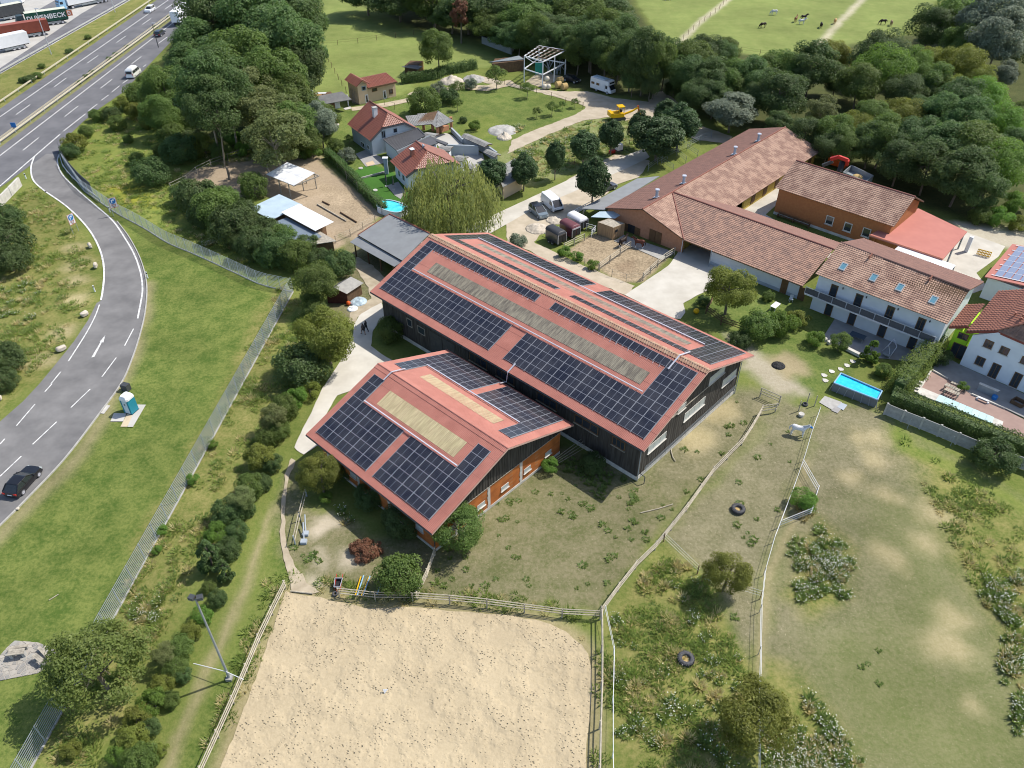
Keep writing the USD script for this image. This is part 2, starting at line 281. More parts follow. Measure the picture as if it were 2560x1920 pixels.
def jag(pts,amp=0.25,step=0.6,seed=0,closed=True):
    """a ground outline made uneven at small scale"""
    p=np.array(ring(pts));g=LineString(np.vstack([p,p[:1]])if closed else p);n=max(8,int(g.length/step))
    q=np.array([g.interpolate(i/n,normalized=True).coords[0]for i in range(n)])
    w=np.stack([meshkit.fbm(np.c_[q*0.9,np.full(n,seed+3.3)],3,seed)-.5,meshkit.fbm(np.c_[q*0.9,np.full(n,seed+9.1)],3,seed+5)-.5],1)
    return Polygon(q+w*amp*2).buffer(0)
def smooth_line(pts,n=12):
    p=np.array([a[:2]for a in pts]);out=[]
    e=np.vstack([2*p[0]-p[1],p,2*p[-1]-p[-2]])
    for i in range(1,len(e)-2):
        for t in np.linspace(0,1,n,endpoint=False):
            out.append(.5*((2*e[i])+(-e[i-1]+e[i+1])*t+(2*e[i-1]-5*e[i]+4*e[i+1]-e[i+2])*t*t+(-e[i-1]+3*e[i]-3*e[i+1]+e[i+2])*t**3))
    out.append(p[-1]);return np.array(out)
def flat(poly,z):                                              # a thin sheet over a ground polygon
    g=poly if isinstance(poly,Polygon)or hasattr(poly,'geoms')else Polygon(ring(poly)).buffer(0)
    m=MB()
    for q in getattr(g,'geoms',[g]):
        if q.area>1e-3:
            v,f=trimesh.creation.triangulate_polygon(q,engine='earcut');n=np.cross(v[f[:,1]]-v[f[:,0]],v[f[:,2]]-v[f[:,0]]);f[n<0]=f[n<0][:,::-1]
            m.add(np.c_[v,np.full(len(v),z)],f)
    return m
def band(line,w,z,m=None):                                   # painted line of width w along points
    p=np.array([a[:2]for a in line]);d=np.gradient(p,axis=0);d/=np.linalg.norm(d,axis=1)[:,None];nn=np.stack([-d[:,1],d[:,0]],1)*w/2;k=len(p)
    m=m or MB();i=np.arange(k-1);m.add(np.c_[np.vstack([p-nn,p+nn]),np.full(2*k,z)],np.stack([i,i+1,k+i+1,k+i],1));return m
def hullof(bones):
    """one smooth body from bones (p, rp, q, rq)"""
    acc=None
    for p,rp,q,rq in bones:
        h=Manifold.batch_hull([Manifold.sphere(rp,10).translate(tuple(map(float,p))),Manifold.sphere(rq,10).translate(tuple(map(float,q)))])
        acc=h if acc is None else acc+h
    m=acc.to_mesh();t=trimesh.Trimesh(m.vert_properties[:,:3],m.tri_verts);trimesh.smoothing.filter_taubin(t,iterations=6);return t.vertices,t.faces
# ---------------------------------------------------------------- the ground
def axis(lo,hi,core,mid):
    a=[core[0]]
    while a[-1]<core[1]:a.append(a[-1]+core[2])
    for sgn,lim,m in((1,hi,mid[1]),(-1,lo,mid[0])):
        x=a[-1]if sgn>0 else a[0];st=mid[2];ext=[]
        while sgn*(lim-x)>0:
            if sgn*(x-m)>0:st*=1.25
            x+=sgn*st;ext.append(x)
        a=a+ext if sgn>0 else ext[::-1]+a
    return np.array(a)
gx=axis(-900,900,(-66,74,0.5),(-165,165,1.1));gy=axis(-200,1500,(24,142,0.5),(0,275,1.1))
GX,GY=np.meshgrid(gx,gy);gp=np.stack([GX.ravel(),GY.ravel()],1);NG=len(gp)
wv=[meshkit.fbm(np.c_[gp*f,np.full(NG,z)],3,s)-.5 for f,z,s in((.22,1.1,1),(.22,5.2,2),(.9,2.7,3),(.9,8.1,4))]
warp=np.stack([wv[0]*3.0+wv[2]*1.4,wv[1]*3.0+wv[3]*1.4],1)
cA=np.tile((.10,.145,.028),(NG,1));cB=np.tile((.19,.205,.06),(NG,1));cP=np.tile((.05,2.2,1.2),(NG,1))
def zone(pts,a,b,par=(.05,2.2,1.2),soft=0.8,wk=1.0,k=1.0):
    global cA,cB,cP
    g=pts if hasattr(pts,'area')else Polygon(ring(pts)).buffer(0)
    x0,y0,x1,y1=g.bounds;r=soft+4;sel=np.nonzero((gp[:,0]>x0-r)&(gp[:,0]<x1+r)&(gp[:,1]>y0-r)&(gp[:,1]<y1+r))[0]
    if not len(sel):return
    q=shapely.points(gp[sel]+warp[sel]*wk);shapely.prepare(g);ins=shapely.contains(g,q)
    d=shapely.distance(g.boundary,q)*np.where(ins,1,-1);w=np.clip((d/soft+1)/2,0,1);w=(w*w*(3-2*w)*k)[:,None]
    cA[sel]=cA[sel]*(1-w)+np.array(a)*w;cB[sel]=cB[sel]*(1-w)+np.array(b)*w;cP[sel]=cP[sel]*(1-w)+np.array(par)*w
def blob(p,r,*a,**k):zone(Point(p[0],p[1]).buffer(r),*a,**k)
LAWN=((.070,.115,.022),(.170,.200,.052),(.10,3.4,2.6));ROUGH=((.095,.135,.026),(.26,.235,.085),(.12,2.6,1.8));MEAD=((.105,.155,.028),(.20,.22,.06),(.10,2.4,1.6))
BANK=((.095,.150,.028),(.225,.235,.062),(.1,2.8,2.0));WORN=((.120,.128,.052),(.215,.192,.110),(.5,3.4,2.4));WORNE=((.140,.136,.070),(.235,.212,.130),(.7,3.4,2.0))
BARE=((.29,.225,.15),(.41,.325,.23),(.5,2.4,1.2));CHIPS=((.20,.155,.10),(.47,.37,.245),(.9,3.4,1.2));FIELD=((.155,.205,.055),(.235,.265,.085),(.05,1.8,1.6))
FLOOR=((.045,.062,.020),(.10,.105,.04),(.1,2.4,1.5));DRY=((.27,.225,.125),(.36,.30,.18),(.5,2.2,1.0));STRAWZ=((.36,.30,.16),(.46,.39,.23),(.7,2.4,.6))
GARD=((.080,.128,.028),(.175,.205,.058),(.06,2.8,2.0));DUST=((.44,.375,.28),(.52,.45,.35),(.3,2,.6))
zone(Os((640,190),(690,40),(705,-60),(1180,-60),(1120,90),(1080,140),(940,160),(860,205),(760,215)),*FIELD)
zone(Os((1330,-60),(2080,-60),(1960,70),(1720,140),(1480,115),(1430,80)),*FIELD)
zone(Os((2120,130),(2212,110),(2300,120),(2300,260),(2190,220)),*FIELD)
for ln in([C(2,1880,-10),C(2,1700,130),C(2,1560,250),C(2,1430,390)],[C(3,820,-10),C(3,700,110),C(3,560,250),C(3,430,400)]):
    zone(LineString([p[:2]for p in ln]).buffer(1.0),(.36,.33,.19),(.52,.48,.36),(.4,2.4,1),soft=.9,wk=.4)
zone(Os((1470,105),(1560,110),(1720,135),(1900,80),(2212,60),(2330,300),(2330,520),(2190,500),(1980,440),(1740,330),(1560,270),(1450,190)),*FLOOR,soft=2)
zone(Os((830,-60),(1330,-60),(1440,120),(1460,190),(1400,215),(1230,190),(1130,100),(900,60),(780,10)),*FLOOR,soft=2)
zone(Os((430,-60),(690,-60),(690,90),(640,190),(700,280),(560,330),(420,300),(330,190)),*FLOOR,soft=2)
zone(Os((0,480),(60,395),(130,440),(215,560),(215,650),(170,720),(110,790),(-60,960),(-200,700)),*ROUGH)
for p,r in((C(4,640,620),1.6),(C(4,690,760),1.8),(C(4,640,950),1.7),(C(4,560,1200),1.7),(C(4,350,1450),2),(C(4,660,480),1.2)):blob(p,r,*STRAWZ,soft=1.4,k=.75)
zone(Os((245,450),(330,520),(590,605),(575,645),(235,1320),(150,1500),(40,1680),(-200,1700),(-60,1210),(190,930),(315,650),(310,580)),*LAWN)
zone(LineString([p[:2]for p in[C(4,1280,800),C(4,1270,1050),C(4,1200,1330),C(4,1060,1659),C(8,840,350),C(8,560,760),C(8,270,1040),C(8,-100,1400)]]).buffer(0.7),*DRY,soft=1.0,wk=.5,k=.7)
zone(Os((600,600),(660,640),(650,760),(600,880),(450,1180),(330,1400),(200,1680),(50,1680),(230,1325)),*ROUGH,soft=1)
zone(Os((640,640),(700,640),(700,740),(660,880),(600,900),(610,780)),*BANK,soft=2)
zone(Os((660,880),(612,1060),(600,1200),(560,1330),(340,1680),(455,1680),(620,1258),(640,1010)),*LAWN,soft=1)
zone(LineString([p[:2]for p in Os((600,1090),(560,1190),(470,1400),(345,1680))]).buffer(.35),*DRY,soft=.6,wk=.5,k=.8)
zone(Os((140,300),(220,225),(330,190),(420,300),(600,335),(560,350),(400,375),(380,440),(600,560),(610,605),(470,560),(260,450),(190,395)),*BANK,soft=1.5)
zone(Os((230,400),(300,400),(330,450),(270,440)),(.20,.23,.03),(.34,.31,.05),(.1,2.4,1.5),soft=1.5)
zone(Os((620,250),(760,225),(1000,175),(1150,185),(1265,238),(1060,315),(900,330),(830,445),(760,400),(690,300)),*GARD)
zone(Os((985,290),(1010,255),(1060,250),(1090,270),(1075,300),(1020,305)),*MEAD,soft=1.5)
zone(Os((405,372),(470,345),(560,335),(620,343),(680,330),(760,400),(835,468),(775,522),(720,540),(600,430),(500,420),(400,402)),*BARE)
zone(Os((690,395),(760,410),(810,470),(760,500),(700,440)),*CHIPS,soft=1.2,k=.6)
zone(Os((758,372),(800,352),(850,372),(905,440),(860,472),(832,455)),(.045,.125,.022),(.065,.16,.03),(0,1.2,.5),soft=.3,wk=.2)
zone(Os((745,500),(840,570),(830,640),(760,690),(700,690),(730,600),(755,560)),*WORN)
zone(Os((640,1000),(690,1100),(760,1130),(950,1200),(935,1295),(720,1285),(650,1262),(612,1200),(618,1050)),*WORN)
for p,r in((O(708,1138),1.3),(O(695,1155),.9),(O(752,1208),1.1),(O(775,1212),.9),(O(685,1208),.5),(O(655,1255),1.0)):blob(p,r,*DUST,soft=.9,k=.75)
zone(Os((950,1210),(1000,1050),(1230,970),(1390,1030),(1600,845),(1690,855),(1300,1315),(900,1295)),*WORN)
zone(Os((1400,1010),(1600,840),(1680,850),(1560,1000),(1460,1060)),*WORNE,soft=2)
for p,r in((C(10,1540,520),1.7),(C(10,1620,440),1.5),(C(10,1800,270),2.0),(C(10,1880,200),1.3)):blob(p,r,*STRAWZ,soft=1.2,k=.8)
zone(Os((1690,860),(1745,880),(1735,1000),(1655,1250),(1640,1470),(1590,1400),(1560,1290),(1440,1175)),*WORNE,soft=1.2)
zone(Os((1318,1330),(1440,1178),(1500,1215),(1560,1300),(1600,1400),(1645,1480),(1610,1680),(1318,1680)),*ROUGH,soft=1.2)
zone(Os((1755,890),(1890,870),(2212,1085),(2330,1100),(2400,1700),(1640,1700),(1660,1300)),*WORNE,soft=1.2)
for x,y,r in((1980,1150,6),(2100,1500,8),(1850,1450,5),(2000,1300,5),(1900,1600,5),(2160,1640,5)):blob(O(x,y),r,(.12,.15,.045),(.20,.20,.09),(.3,2.4,1.3),soft=4,k=.7)
zone(Os((1935,930),(2212,1105),(2330,1150),(2330,1480),(2212,1470),(2110,1290),(2000,1080)),*ROUGH,soft=2)
zone(Os((1890,880),(2212,1085),(2300,1140),(2212,1120),(1960,975)),*MEAD,soft=1)
zone(Os((1720,1160),(1780,1120),(1845,1190),(1840,1290),(1760,1330),(1700,1280)),*ROUGH,soft=1.5)
zone(Os((1640,1400),(1720,1440),(1860,1640),(1850,1700),(1620,1700)),*ROUGH,soft=1.5)
for k,x,y,r in((11,700,800,1.1),(11,960,650,1.5),(11,990,480,1.0),(11,1370,1110,1.5),(11,1540,1130,1.1),(11,1000,960,1.3),(11,1400,1390,1.3),(11,1050,1510,1.4),(11,820,480,.8),(15,1540,340,1.4),(15,1440,560,1.7),(15,1650,640,1.1),(15,1780,1130,.9)):
    blob(C(k,x,y),r,*STRAWZ,soft=1.3,k=.7)
zone(LineString([p[:2]for p in Os((1740,1000),(1715,1120),(1665,1230),(1650,1330),(1645,1450))]).buffer(.25),*DRY,soft=.5,wk=.3,k=.8)
zone(Os((1490,655),(1560,640),(1640,630),(1810,690),(1840,820),(1725,855),(1590,765)),*GARD)
zone(Os((1570,720),(1620,745),(1740,850),(1690,860),(1600,790)),(.30,.26,.18),(.40,.36,.27),(.4,2.4,1),soft=1.0)
zone(Os((1650,770),(1720,770),(1740,810),(1690,820)),*DRY,soft=1)
zone(Cs(2,(-100,1330),(600,1040),(850,1010),(1040,1040),(1120,1290),(780,1390),(300,1560),(-150,1700)),(.14,.185,.05),(.27,.27,.13),(.5,2.6,1.6),soft=1)
zone(Cs(6,(460,520),(620,410),(740,360),(1000,430),(1390,520),(1300,610),(1135,770),(940,780),(760,670)),*CHIPS,soft=.5,wk=.3)
zone(Cs(6,(1080,560),(1000,600),(900,640),(960,700),(1080,640)),(.16,.11,.07),(.28,.2,.13),(.4,3,1),soft=1,k=.7)
zone(Os((2040,470),(2212,500),(2300,560),(2100,520)),(.42,.37,.28),(.5,.46,.36),soft=1)
zone(Os((0,60),(120,40),(360,-60),(420,-60),(0,290),(-100,330)),*ROUGH,soft=1)
# rims of trodden earth round the gravel and the sand
ARENA=Cs(13,(250,130),(300,145),(640,205),(900,268),(1400,275),(2212,342))+Cs(14,(350,420),(480,480),(570,560),(650,670),(690,830),(690,1000),(665,1250),(645,1500),(640,1700),(600,2300))+Cs(12,(1560,2400),(1890,1690),(2212,880))+Cs(13,(110,560))
zone(Polygon(ring(ARENA)).buffer(1.0),(.24,.21,.10),(.33,.28,.16),(.4,2.4,1),soft=.9,wk=.5)

gpath='/World/terrain'
nxg,nyg=len(gx),len(gy);ii,jj=np.meshgrid(np.arange(nxg-1),np.arange(nyg-1));b0=(jj*nxg+ii).ravel()
gz=-0.03+(meshkit.fbm(np.c_[gp*.25,np.zeros(NG)],3,9)-.5)*.04
gq=np.stack([b0,b0+1,b0+nxg+1,b0+nxg],1)
GRASSG=usdkit.material(stage,'/World/Looks/ground_cover',{
    'a':('attribute',{'attribute':'colA'}),'b':('attribute',{'attribute':'colB'}),'p':('attribute',{'attribute':'par'}),'sp':('separate_xyz',{}),'g':('geometry',{}),
    'nf':('noise_texture',{'scale':2.6,'detail':9.0,'roughness':0.72}),'nm':('noise_texture',{'scale':0.42,'detail':5.0,'roughness':0.6}),'nl':('noise_texture',{'scale':0.07,'detail':3.0}),'ns':('noise_texture',{'scale':5.5,'detail':4.0,'roughness':0.8}),
    'f1':('math',{'math_type':'subtract','value2':0.5}),'f2':('math',{'math_type':'multiply'}),'m1':('math',{'math_type':'subtract','value2':0.5}),'m2':('math',{'math_type':'multiply'}),'ad':('math',{'math_type':'add'}),'ac':('math',{'math_type':'add','value2':0.5,'use_clamp':True}),
    'mx':('mix',{'mix_type':'mix'}),'lr':('map_range',{'from_min':0.3,'from_max':0.7,'to_min':0.84,'to_max':1.16}),'h':('hsv',{}),'sr':('map_range',{'from_min':0.60,'from_max':0.70,'clamp':True}),'sm':('math',{'math_type':'multiply'}),'ms':('mix',{'mix_type':'mix','color2':(0.56,0.48,0.33)}),
    'bp':('bump',{'strength':0.55,'distance':0.12}),'bs':('principled_bsdf',{'roughness':0.95,'specular_ior_level':0.1})},
    [('p.vector','sp.vector'),('g.position','nf.vector'),('g.position','nm.vector'),('g.position','nl.vector'),('g.position','ns.vector'),('nf.fac','f1.value1'),('f1.value','f2.value1'),('sp.y','f2.value2'),('nm.fac','m1.value1'),('m1.value','m2.value1'),('sp.z','m2.value2'),('f2.value','ad.value1'),('m2.value','ad.value2'),('ad.value','ac.value1'),
     ('ac.value','mx.fac'),('a.color','mx.color1'),('b.color','mx.color2'),('nl.fac','lr.value'),('lr.result','h.value'),('mx.color','h.color'),('ns.fac','sr.value'),('sr.result','sm.value1'),('sp.x','sm.value2'),('sm.value','ms.fac'),('h.color','ms.color1'),('ms.color','bs.base_color'),('nf.fac','bp.height'),('bp.normal','bs.normal')],surface='bs.BSDF')
gm=UsdGeom.Mesh.Define(stage,gpath);gm.CreatePointsAttr(Vt.Vec3fArray.FromNumpy(np.c_[gp,gz].astype(np.float32)));gm.CreateFaceVertexCountsAttr(Vt.IntArray.FromNumpy(np.full(len(gq),4,np.int32)));gm.CreateFaceVertexIndicesAttr(Vt.IntArray.FromNumpy(gq.astype(np.int32).ravel()));gm.CreateSubdivisionSchemeAttr('none')
for nm_,ar in(('colA',cA),('colB',cB),('par',cP)):UsdGeom.PrimvarsAPI(gm).CreatePrimvar(nm_,Sdf.ValueTypeNames.Color3fArray if nm_!='par' else Sdf.ValueTypeNames.Vector3fArray,'vertex').Set(Vt.Vec3fArray.FromNumpy(ar.astype(np.float32)))
UsdShade.MaterialBindingAPI.Apply(gm.GetPrim()).Bind(GRASSG);tag(gpath,'grassland with lawns, trodden paddocks and rough meadow',kind='structure')

# ---------------------------------------------------------------- roads
Z1,Z2,Z3=0.02,0.026,0.032
def road_pts(*a):return[C(k,x,y)[:2]for k,x,y in a]
def ext(p,q,a,b):                                            # straight line through two points, lengthened
    p,q=np.array(p[:2]),np.array(q[:2]);d=q-p;return[p-d*a,q+d*b]
far=1.2
mw=[ext(C(0,0,940),C(0,1340,10),.4,far),ext(C(0,0,1275),C(0,1690,20),.4,far),ext(C(0,0,1235),C(0,1660,10),.4,far)]
left_cw=Polygon([mw[0][0],mw[2][0],mw[2][1],mw[0][1]]).buffer(0)
rs=road_pts((0,1250,600),(0,1060,800),(0,870,930),(0,720,1050),(0,600,1165),(0,525,1250),(0,505,1330),(0,492,1400),(0,535,1510),(0,690,1659),(4,840,120),(4,1010,262),(4,1110,390),(4,1200,560),(4,1250,720),(4,1264,860),(4,1247,1050),(4,1200,1250),(4,1130,1460),(8,1040,0),(8,860,250),(8,560,640),(8,260,960),(8,0,1220),(8,-600,1800))
ls=road_pts((8,-900,1180),(8,0,325),(8,200,150),(4,340,1659),(4,480,1490),(4,640,1290),(4,760,1110),(4,835,960),(4,872,940),(4,885,870),(4,899,740),(4,892,610),(4,855,480),(4,785,345),(4,685,225),(4,555,105),(4,390,-10),(0,385,1655),(0,285,1565),(0,262,1450),(0,295,1350),(0,0,1600))
e0=ext(C(0,0,1275),C(0,1690,20),.4,far);e1=ext(C(0,1060,800),C(0,1250,600),0,14.0)
right_cw=Polygon([e0[0],e0[1],e1[1]]+rs[:7]+[C(0,400,1330)[:2],C(0,-1200,2500)[:2]]).buffer(0)
slip=Polygon(rs[6:]+ls+[C(0,480,1200)[:2]]).buffer(0)
solo('motorway',flat(left_cw,Z1),ASPH,'grey two lane carriageway on the far side of the motorway median',kind='structure')
solo('motorway',flat(right_cw,Z1),ASPH,'grey carriageway on the near side of the motorway median',kind='structure')
solo('slip_road',flat(slip.difference(right_cw),Z1),ASPH2,'curving grey slip road of the motorway rest area',kind='structure')
median=Polygon([mw[2][0],mw[1][0],mw[1][1],mw[2][1]]).buffer(0)
solo('median_strip',flat(median,Z1),M('median_grass',(.14,.16,.05),(.26,.24,.11),1.5,.95,detail=7.),'dry grass strip between the carriageways',kind='structure')
park=Polygon([p[:2]for p in(ext(C(0,0,640),C(0,1130,0),.3,1.0)+[C(0,800,-700),C(0,-1600,-700),C(0,-1600,900)])]).buffer(0)
solo('truck_park',flat(park,Z1),PARKC,'pale concrete truck park of the rest area',kind='structure')
lane=Polygon([p[:2]for p in ext(C(0,0,632),C(0,1125,-5),.3,1.0)+ext(C(0,0,590),C(0,1000,-40),.3,1.1)[::-1]]).buffer(0)
l2=Polygon([p[:2]for p in[C(0,0,632)]+[C(0,1125,-5)]+[C(0,960,-30),C(0,640,130),C(0,0,590)]]).buffer(0)
lane=lane.union(Polygon([p[:2]for p in Cs(0,(-200,745),(1140,-15),(960,-30),(700,120),(460,285),(0,590),(-200,700))]).buffer(0))
solo('rest_area_lane',flat(lane,Z2),ASPH,'grey lane along the truck park',kind='structure')
def stripe(a,b,w):return Polygon([p[:2]for p in Cs(0,(a[0],a[1]),(b[0],b[1]),(b[0]+w,b[1]),(a[0]+w*1.0,a[1]))]).buffer(0)
bays=stripe((250,130),(480,0),170).union(stripe((-60,20),(80,-60),120)).union(Polygon([p[:2]for p in Cs(0,(0,260),(250,150),(370,110),(130,240))]).buffer(0))
solo('parking_bay',flat(bays.difference(lane),Z2),ASPH,'dark strips of asphalt between truck bays',kind='structure')
paint=MB()
for a,b,w in(((0,1010),(1455,0),.22),((0,1195),(1640,0),.22),((0,1345),(1475,212),.22),((0,1608),(520,1160),.25),((550,1133),(738,985),.22)):
    p,q=C(0,*a),C(0,*b)
    if a[0]==0:p,q=ext(p,q,.35,far if b[0]>1400 else 0)
    band([p[:2]+(q[:2]-p[:2])*t for t in np.linspace(0,1,20)],w,Z2,paint)
for a,b in(((140,990),(260,905)),((470,750),(572,675)),((755,545),(848,480)),((1007,368),(1087,312)),((1230,212),(1303,162)),((1425,80),(1492,33)),((200,1298),(335,1190)),((560,1007),(675,917)),((870,762),(968,686)),((1135,555),(1220,490)),((1370,375),(1445,320)),((765,958),(840,900)),((878,866),(938,822)),((968,795),(1033,742)),((1060,720),(1110,685)),((1238,577),(1262,560)),((890,112),(948,80)),((445,388),(515,345))):
    band([C(0,*a),C(0,*b)],.2,Z2+.006 if a in((890,112),(445,388))else Z2,paint)
edge_l=smooth_line(road_pts((0,298,1350),(0,268,1450),(0,290,1560),(0,392,1655),(4,398,0),(4,560,112),(4,690,232),(4,788,352),(4,858,485),(4,893,612),(4,899,740),(4,885,870),(4,872,935)))
edge_r=smooth_line(road_pts((0,512,1330),(0,497,1400),(0,540,1510),(0,690,1659),(4,830,120),(4,975,250),(4,1080,400),(4,1160,540),(4,1210,680),(4,1230,800),(4,1226,900),(4,1190,1095)))
band(edge_l,.26,Z3,paint);band(edge_r,.22,Z3,paint)
band(smooth_line(road_pts((4,860,975),(4,820,1080),(4,740,1230),(4,592,1462))),.16,Z3,paint)
for k,a,b in((4,(1155,1182),(1077,1330)),(4,(1005,1432),(880,1600)),(4,(525,1555),(440,1659)),(8,(450,0),(388,68)),(8,(780,45),(613,205)),(8,(490,328),(283,522)),(8,(303,175),(143,362)),(8,(185,625),(0,800)),(8,(42,475),(0,522))):band([C(k,*a),C(k,*b)],.14,Z3,paint)
solo('road_marking',paint,LINEW,'white lane and edge lines painted on the roads',kind='structure')
ar=MB();ar.v.append(np.array([C(4,x,y,Z3)for x,y in((790,1428),(815,1424),(880,1298),(893,1300),(910,1235),(860,1295),(868,1296))]));ar.f.append(np.array([[0,1,2],[0,2,6],[5,3,4]]));ar.n=7
solo('road_arrow',ar,LINEW,'white straight arrow painted on the slip road',kind='structure')
kerb=smooth_line(road_pts((4,1013,255),(4,1115,390),(4,1206,560),(4,1256,720),(4,1270,860),(4,1253,1050),(4,1206,1250),(4,1136,1460),(8,1046,0),(8,866,250),(8,566,640),(8,266,960),(8,6,1220),(8,-600,1806)))
km=MB()
for a,b in zip(kerb[:-1],kerb[1:]):km.bar((*a,.05),(*b,.05),.14,.16)
solo('kerb',km,CONC,'pale concrete kerb along the outer edge of the slip road',kind='structure')

# ---------------------------------------------------------------- tracks, yards, sand
def area(name,pts,z,mat,label,amp=.25,seed=1,step=.6):return solo(name,flat(jag(pts,amp,step,seed),z+seed*.0035),mat,label,kind='structure')
area('gravel_track',Cs(2,(-40,1330),(0,1215),(150,1140),(420,1040),(600,965),(640,925),(560,890),(200,790),(0,750),(-400,690),(-330,640),(0,720),(180,765),(420,790),(650,790),(900,850),(1180,880),(1235,800),(1300,790),(1450,890),(1480,960),(1640,1090),(1900,1180),(1850,1240),(1600,1210),(1200,1060),(1030,1030),(960,1050),(850,1010),(600,1045),(300,1170)),Z1,GRAV,'pale gravel track between the garden and the wood',.4,2)
area('gravel_yard',Cs(6,(-40,440),(130,500),(400,640),(760,800),(1000,900),(1060,810),(820,720),(560,610),(400,540),(300,480),(180,440),(300,320),(440,240),(600,160),(820,20),(900,-60),(1100,-130),(1200,-270),(900,-330),(520,-130),(260,20),(-60,200)),Z1,GRAV,'sandy gravel yard beside the parked vans',.3,3)
area('concrete_lane',Cs(2,(180,1700),(600,1500),(820,1405),(1140,1285),(1190,1360),(1000,1450),(620,1620),(200,1800),(-300,2080),(-420,1980)),Z2,YARD,'pale concrete lane beside the row of trees',.08,4)
area('concrete_yard',Cs(6,(975,890),(1350,640),(1420,545),(1500,420),(1750,480),(2100,640),(1760,800),(1690,850),(1480,960),(1500,1040),(1450,1105),(1300,1060)),Z2,YARD,'pale concrete yard in front of the open stable',.1,5)
area('concrete_path',Cs(5,(590,1680),(660,1570),(720,1480),(800,1330),(840,1240),(850,1140),(900,1060),(1000,1000),(1090,955),(1110,1090),(1060,1130),(1010,1200),(995,1330),(1080,1400),(1200,1470),(1000,1659))+Cs(9,(700,100),(560,340),(530,540),(410,610),(330,560),(350,490),(480,250),(585,10)),Z2,YARD,'pale concrete path beside the barns',.12,6)
area('dirt_path',Cs(5,(800,1120),(840,1000),(1000,920),(960,820),(900,720),(850,640),(870,560),(1010,640),(1140,760),(1090,960),(900,1060),(850,1150)),Z1,DIRT,'trodden dirt path beside the big barn',.3,7)
area('footpath',Cs(9,(300,640),(250,780),(225,980),(215,1180),(215,1400),(260,1580),(290,1700),(420,1700),(330,1560),(262,1400),(250,1180),(255,980),(285,800),(350,660)),Z1,DIRT,'narrow trodden footpath to the riding arena',.22,8,.35)
area('footpath',Cs(13,(290,-20),(300,140),(480,165),(560,130),(430,60),(410,-20)),Z1,DIRT,'sandy entrance at the corner of the arena',.2,9)
area('footpath',Cs(1,(820,930),(1110,890),(1310,850),(1330,880),(1120,925),(1000,940),(830,960)),Z1,DIRT,'thin gravel path in front of the beige cottage',.15,10)
area('footpath',Cs(1,(1310,820),(1360,790),(1500,780),(1640,760),(1800,730),(1990,740),(2200,690),(2240,730),(1990,790),(1800,770),(1600,800),(1450,830)),Z1,DIRT,'sandy path beside the gravel heaps',.25,11)
SAND=usdkit.material(stage,'/World/Looks/arena_sand',{'g':('geometry',{}),'n1':('noise_texture',{'scale':0.16,'detail':5.0}),'n2':('noise_texture',{'scale':3.0,'detail':6.0,'roughness':0.7}),'mp':('mapping',{'scale':(1.0,1.6,1.0),'rotation':(0,0,0.6)}),'v':('voronoi_texture',{'scale':3.0,'randomness':1.0}),'vd':('noise_texture',{'scale':2.2,'detail':2.0}),'mv':('mix',{'mix_type':'linear_light','fac':0.12}),'r1':('rgb_ramp',{'ramp':[(0.3,(0.50,0.415,0.275)),(0.7,(0.405,0.335,0.222))]}),'r2':('rgb_ramp',{'ramp':[(0.3,(0.86,0.84,0.80)),(0.62,(1.06,1.05,1.04))]}),'m':('mix',{'mix_type':'multiply','fac':0.7}),'rv':('map_range',{'from_min':0.02,'from_max':0.34,'clamp':True}),'mk':('noise_texture',{'scale':0.5,'detail':3.0}),'rk':('map_range',{'from_min':0.40,'from_max':0.62,'to_min':0.05,'clamp':True}),'hm':('math',{'math_type':'multiply'}),'rk2':('math',{'math_type':'subtract','value1':1.0}),'hm2':('math',{'math_type':'maximum'}),'h2':('math',{'math_type':'multiply','value2':0.25}),'ha':('math',{'math_type':'add'}),'dk':('rgb_ramp',{'ramp':[(0.0,(0.72,0.66,0.55)),(0.35,(1,1,1))]}),'ml':('mix',{'mix_type':'multiply','fac':0.85}),'iv':('invert',{}),'b':('bump',{'strength':1.0,'distance':0.12}),'p':('principled_bsdf',{'roughness':0.95,'specular_ior_level':0.1})},
    [('g.position','n1.vector'),('g.position','n2.vector'),('g.position','mp.vector'),('g.position','vd.vector'),('mp.vector','mv.color1'),('vd.color','mv.color2'),('mv.color','v.vector'),('g.position','mk.vector'),('n1.fac','r1.fac'),('n2.fac','r2.fac'),('r1.color','m.color1'),('r2.color','m.color2'),('m.color','ml.color1'),('hm2.value','dk.fac'),('dk.color','ml.color2'),('ml.color','p.base_color'),('v.distance','rv.value'),('mk.fac','rk.value'),('rv.result','hm.value1'),('rk.result','hm.value2'),('rk.result','rk2.value2'),('rv.result','hm2.value1'),('rk2.value','hm2.value2'),('n2.fac','h2.value1'),('hm.value','ha.value1'),('h2.value','ha.value2'),('ha.value','b.height'),('b.normal','p.normal')],surface='p.BSDF')
solo('riding_arena',flat(jag(ARENA,.22,.5,12),Z1+.004),SAND,'pale sand of the riding arena with hoof prints',kind='structure')
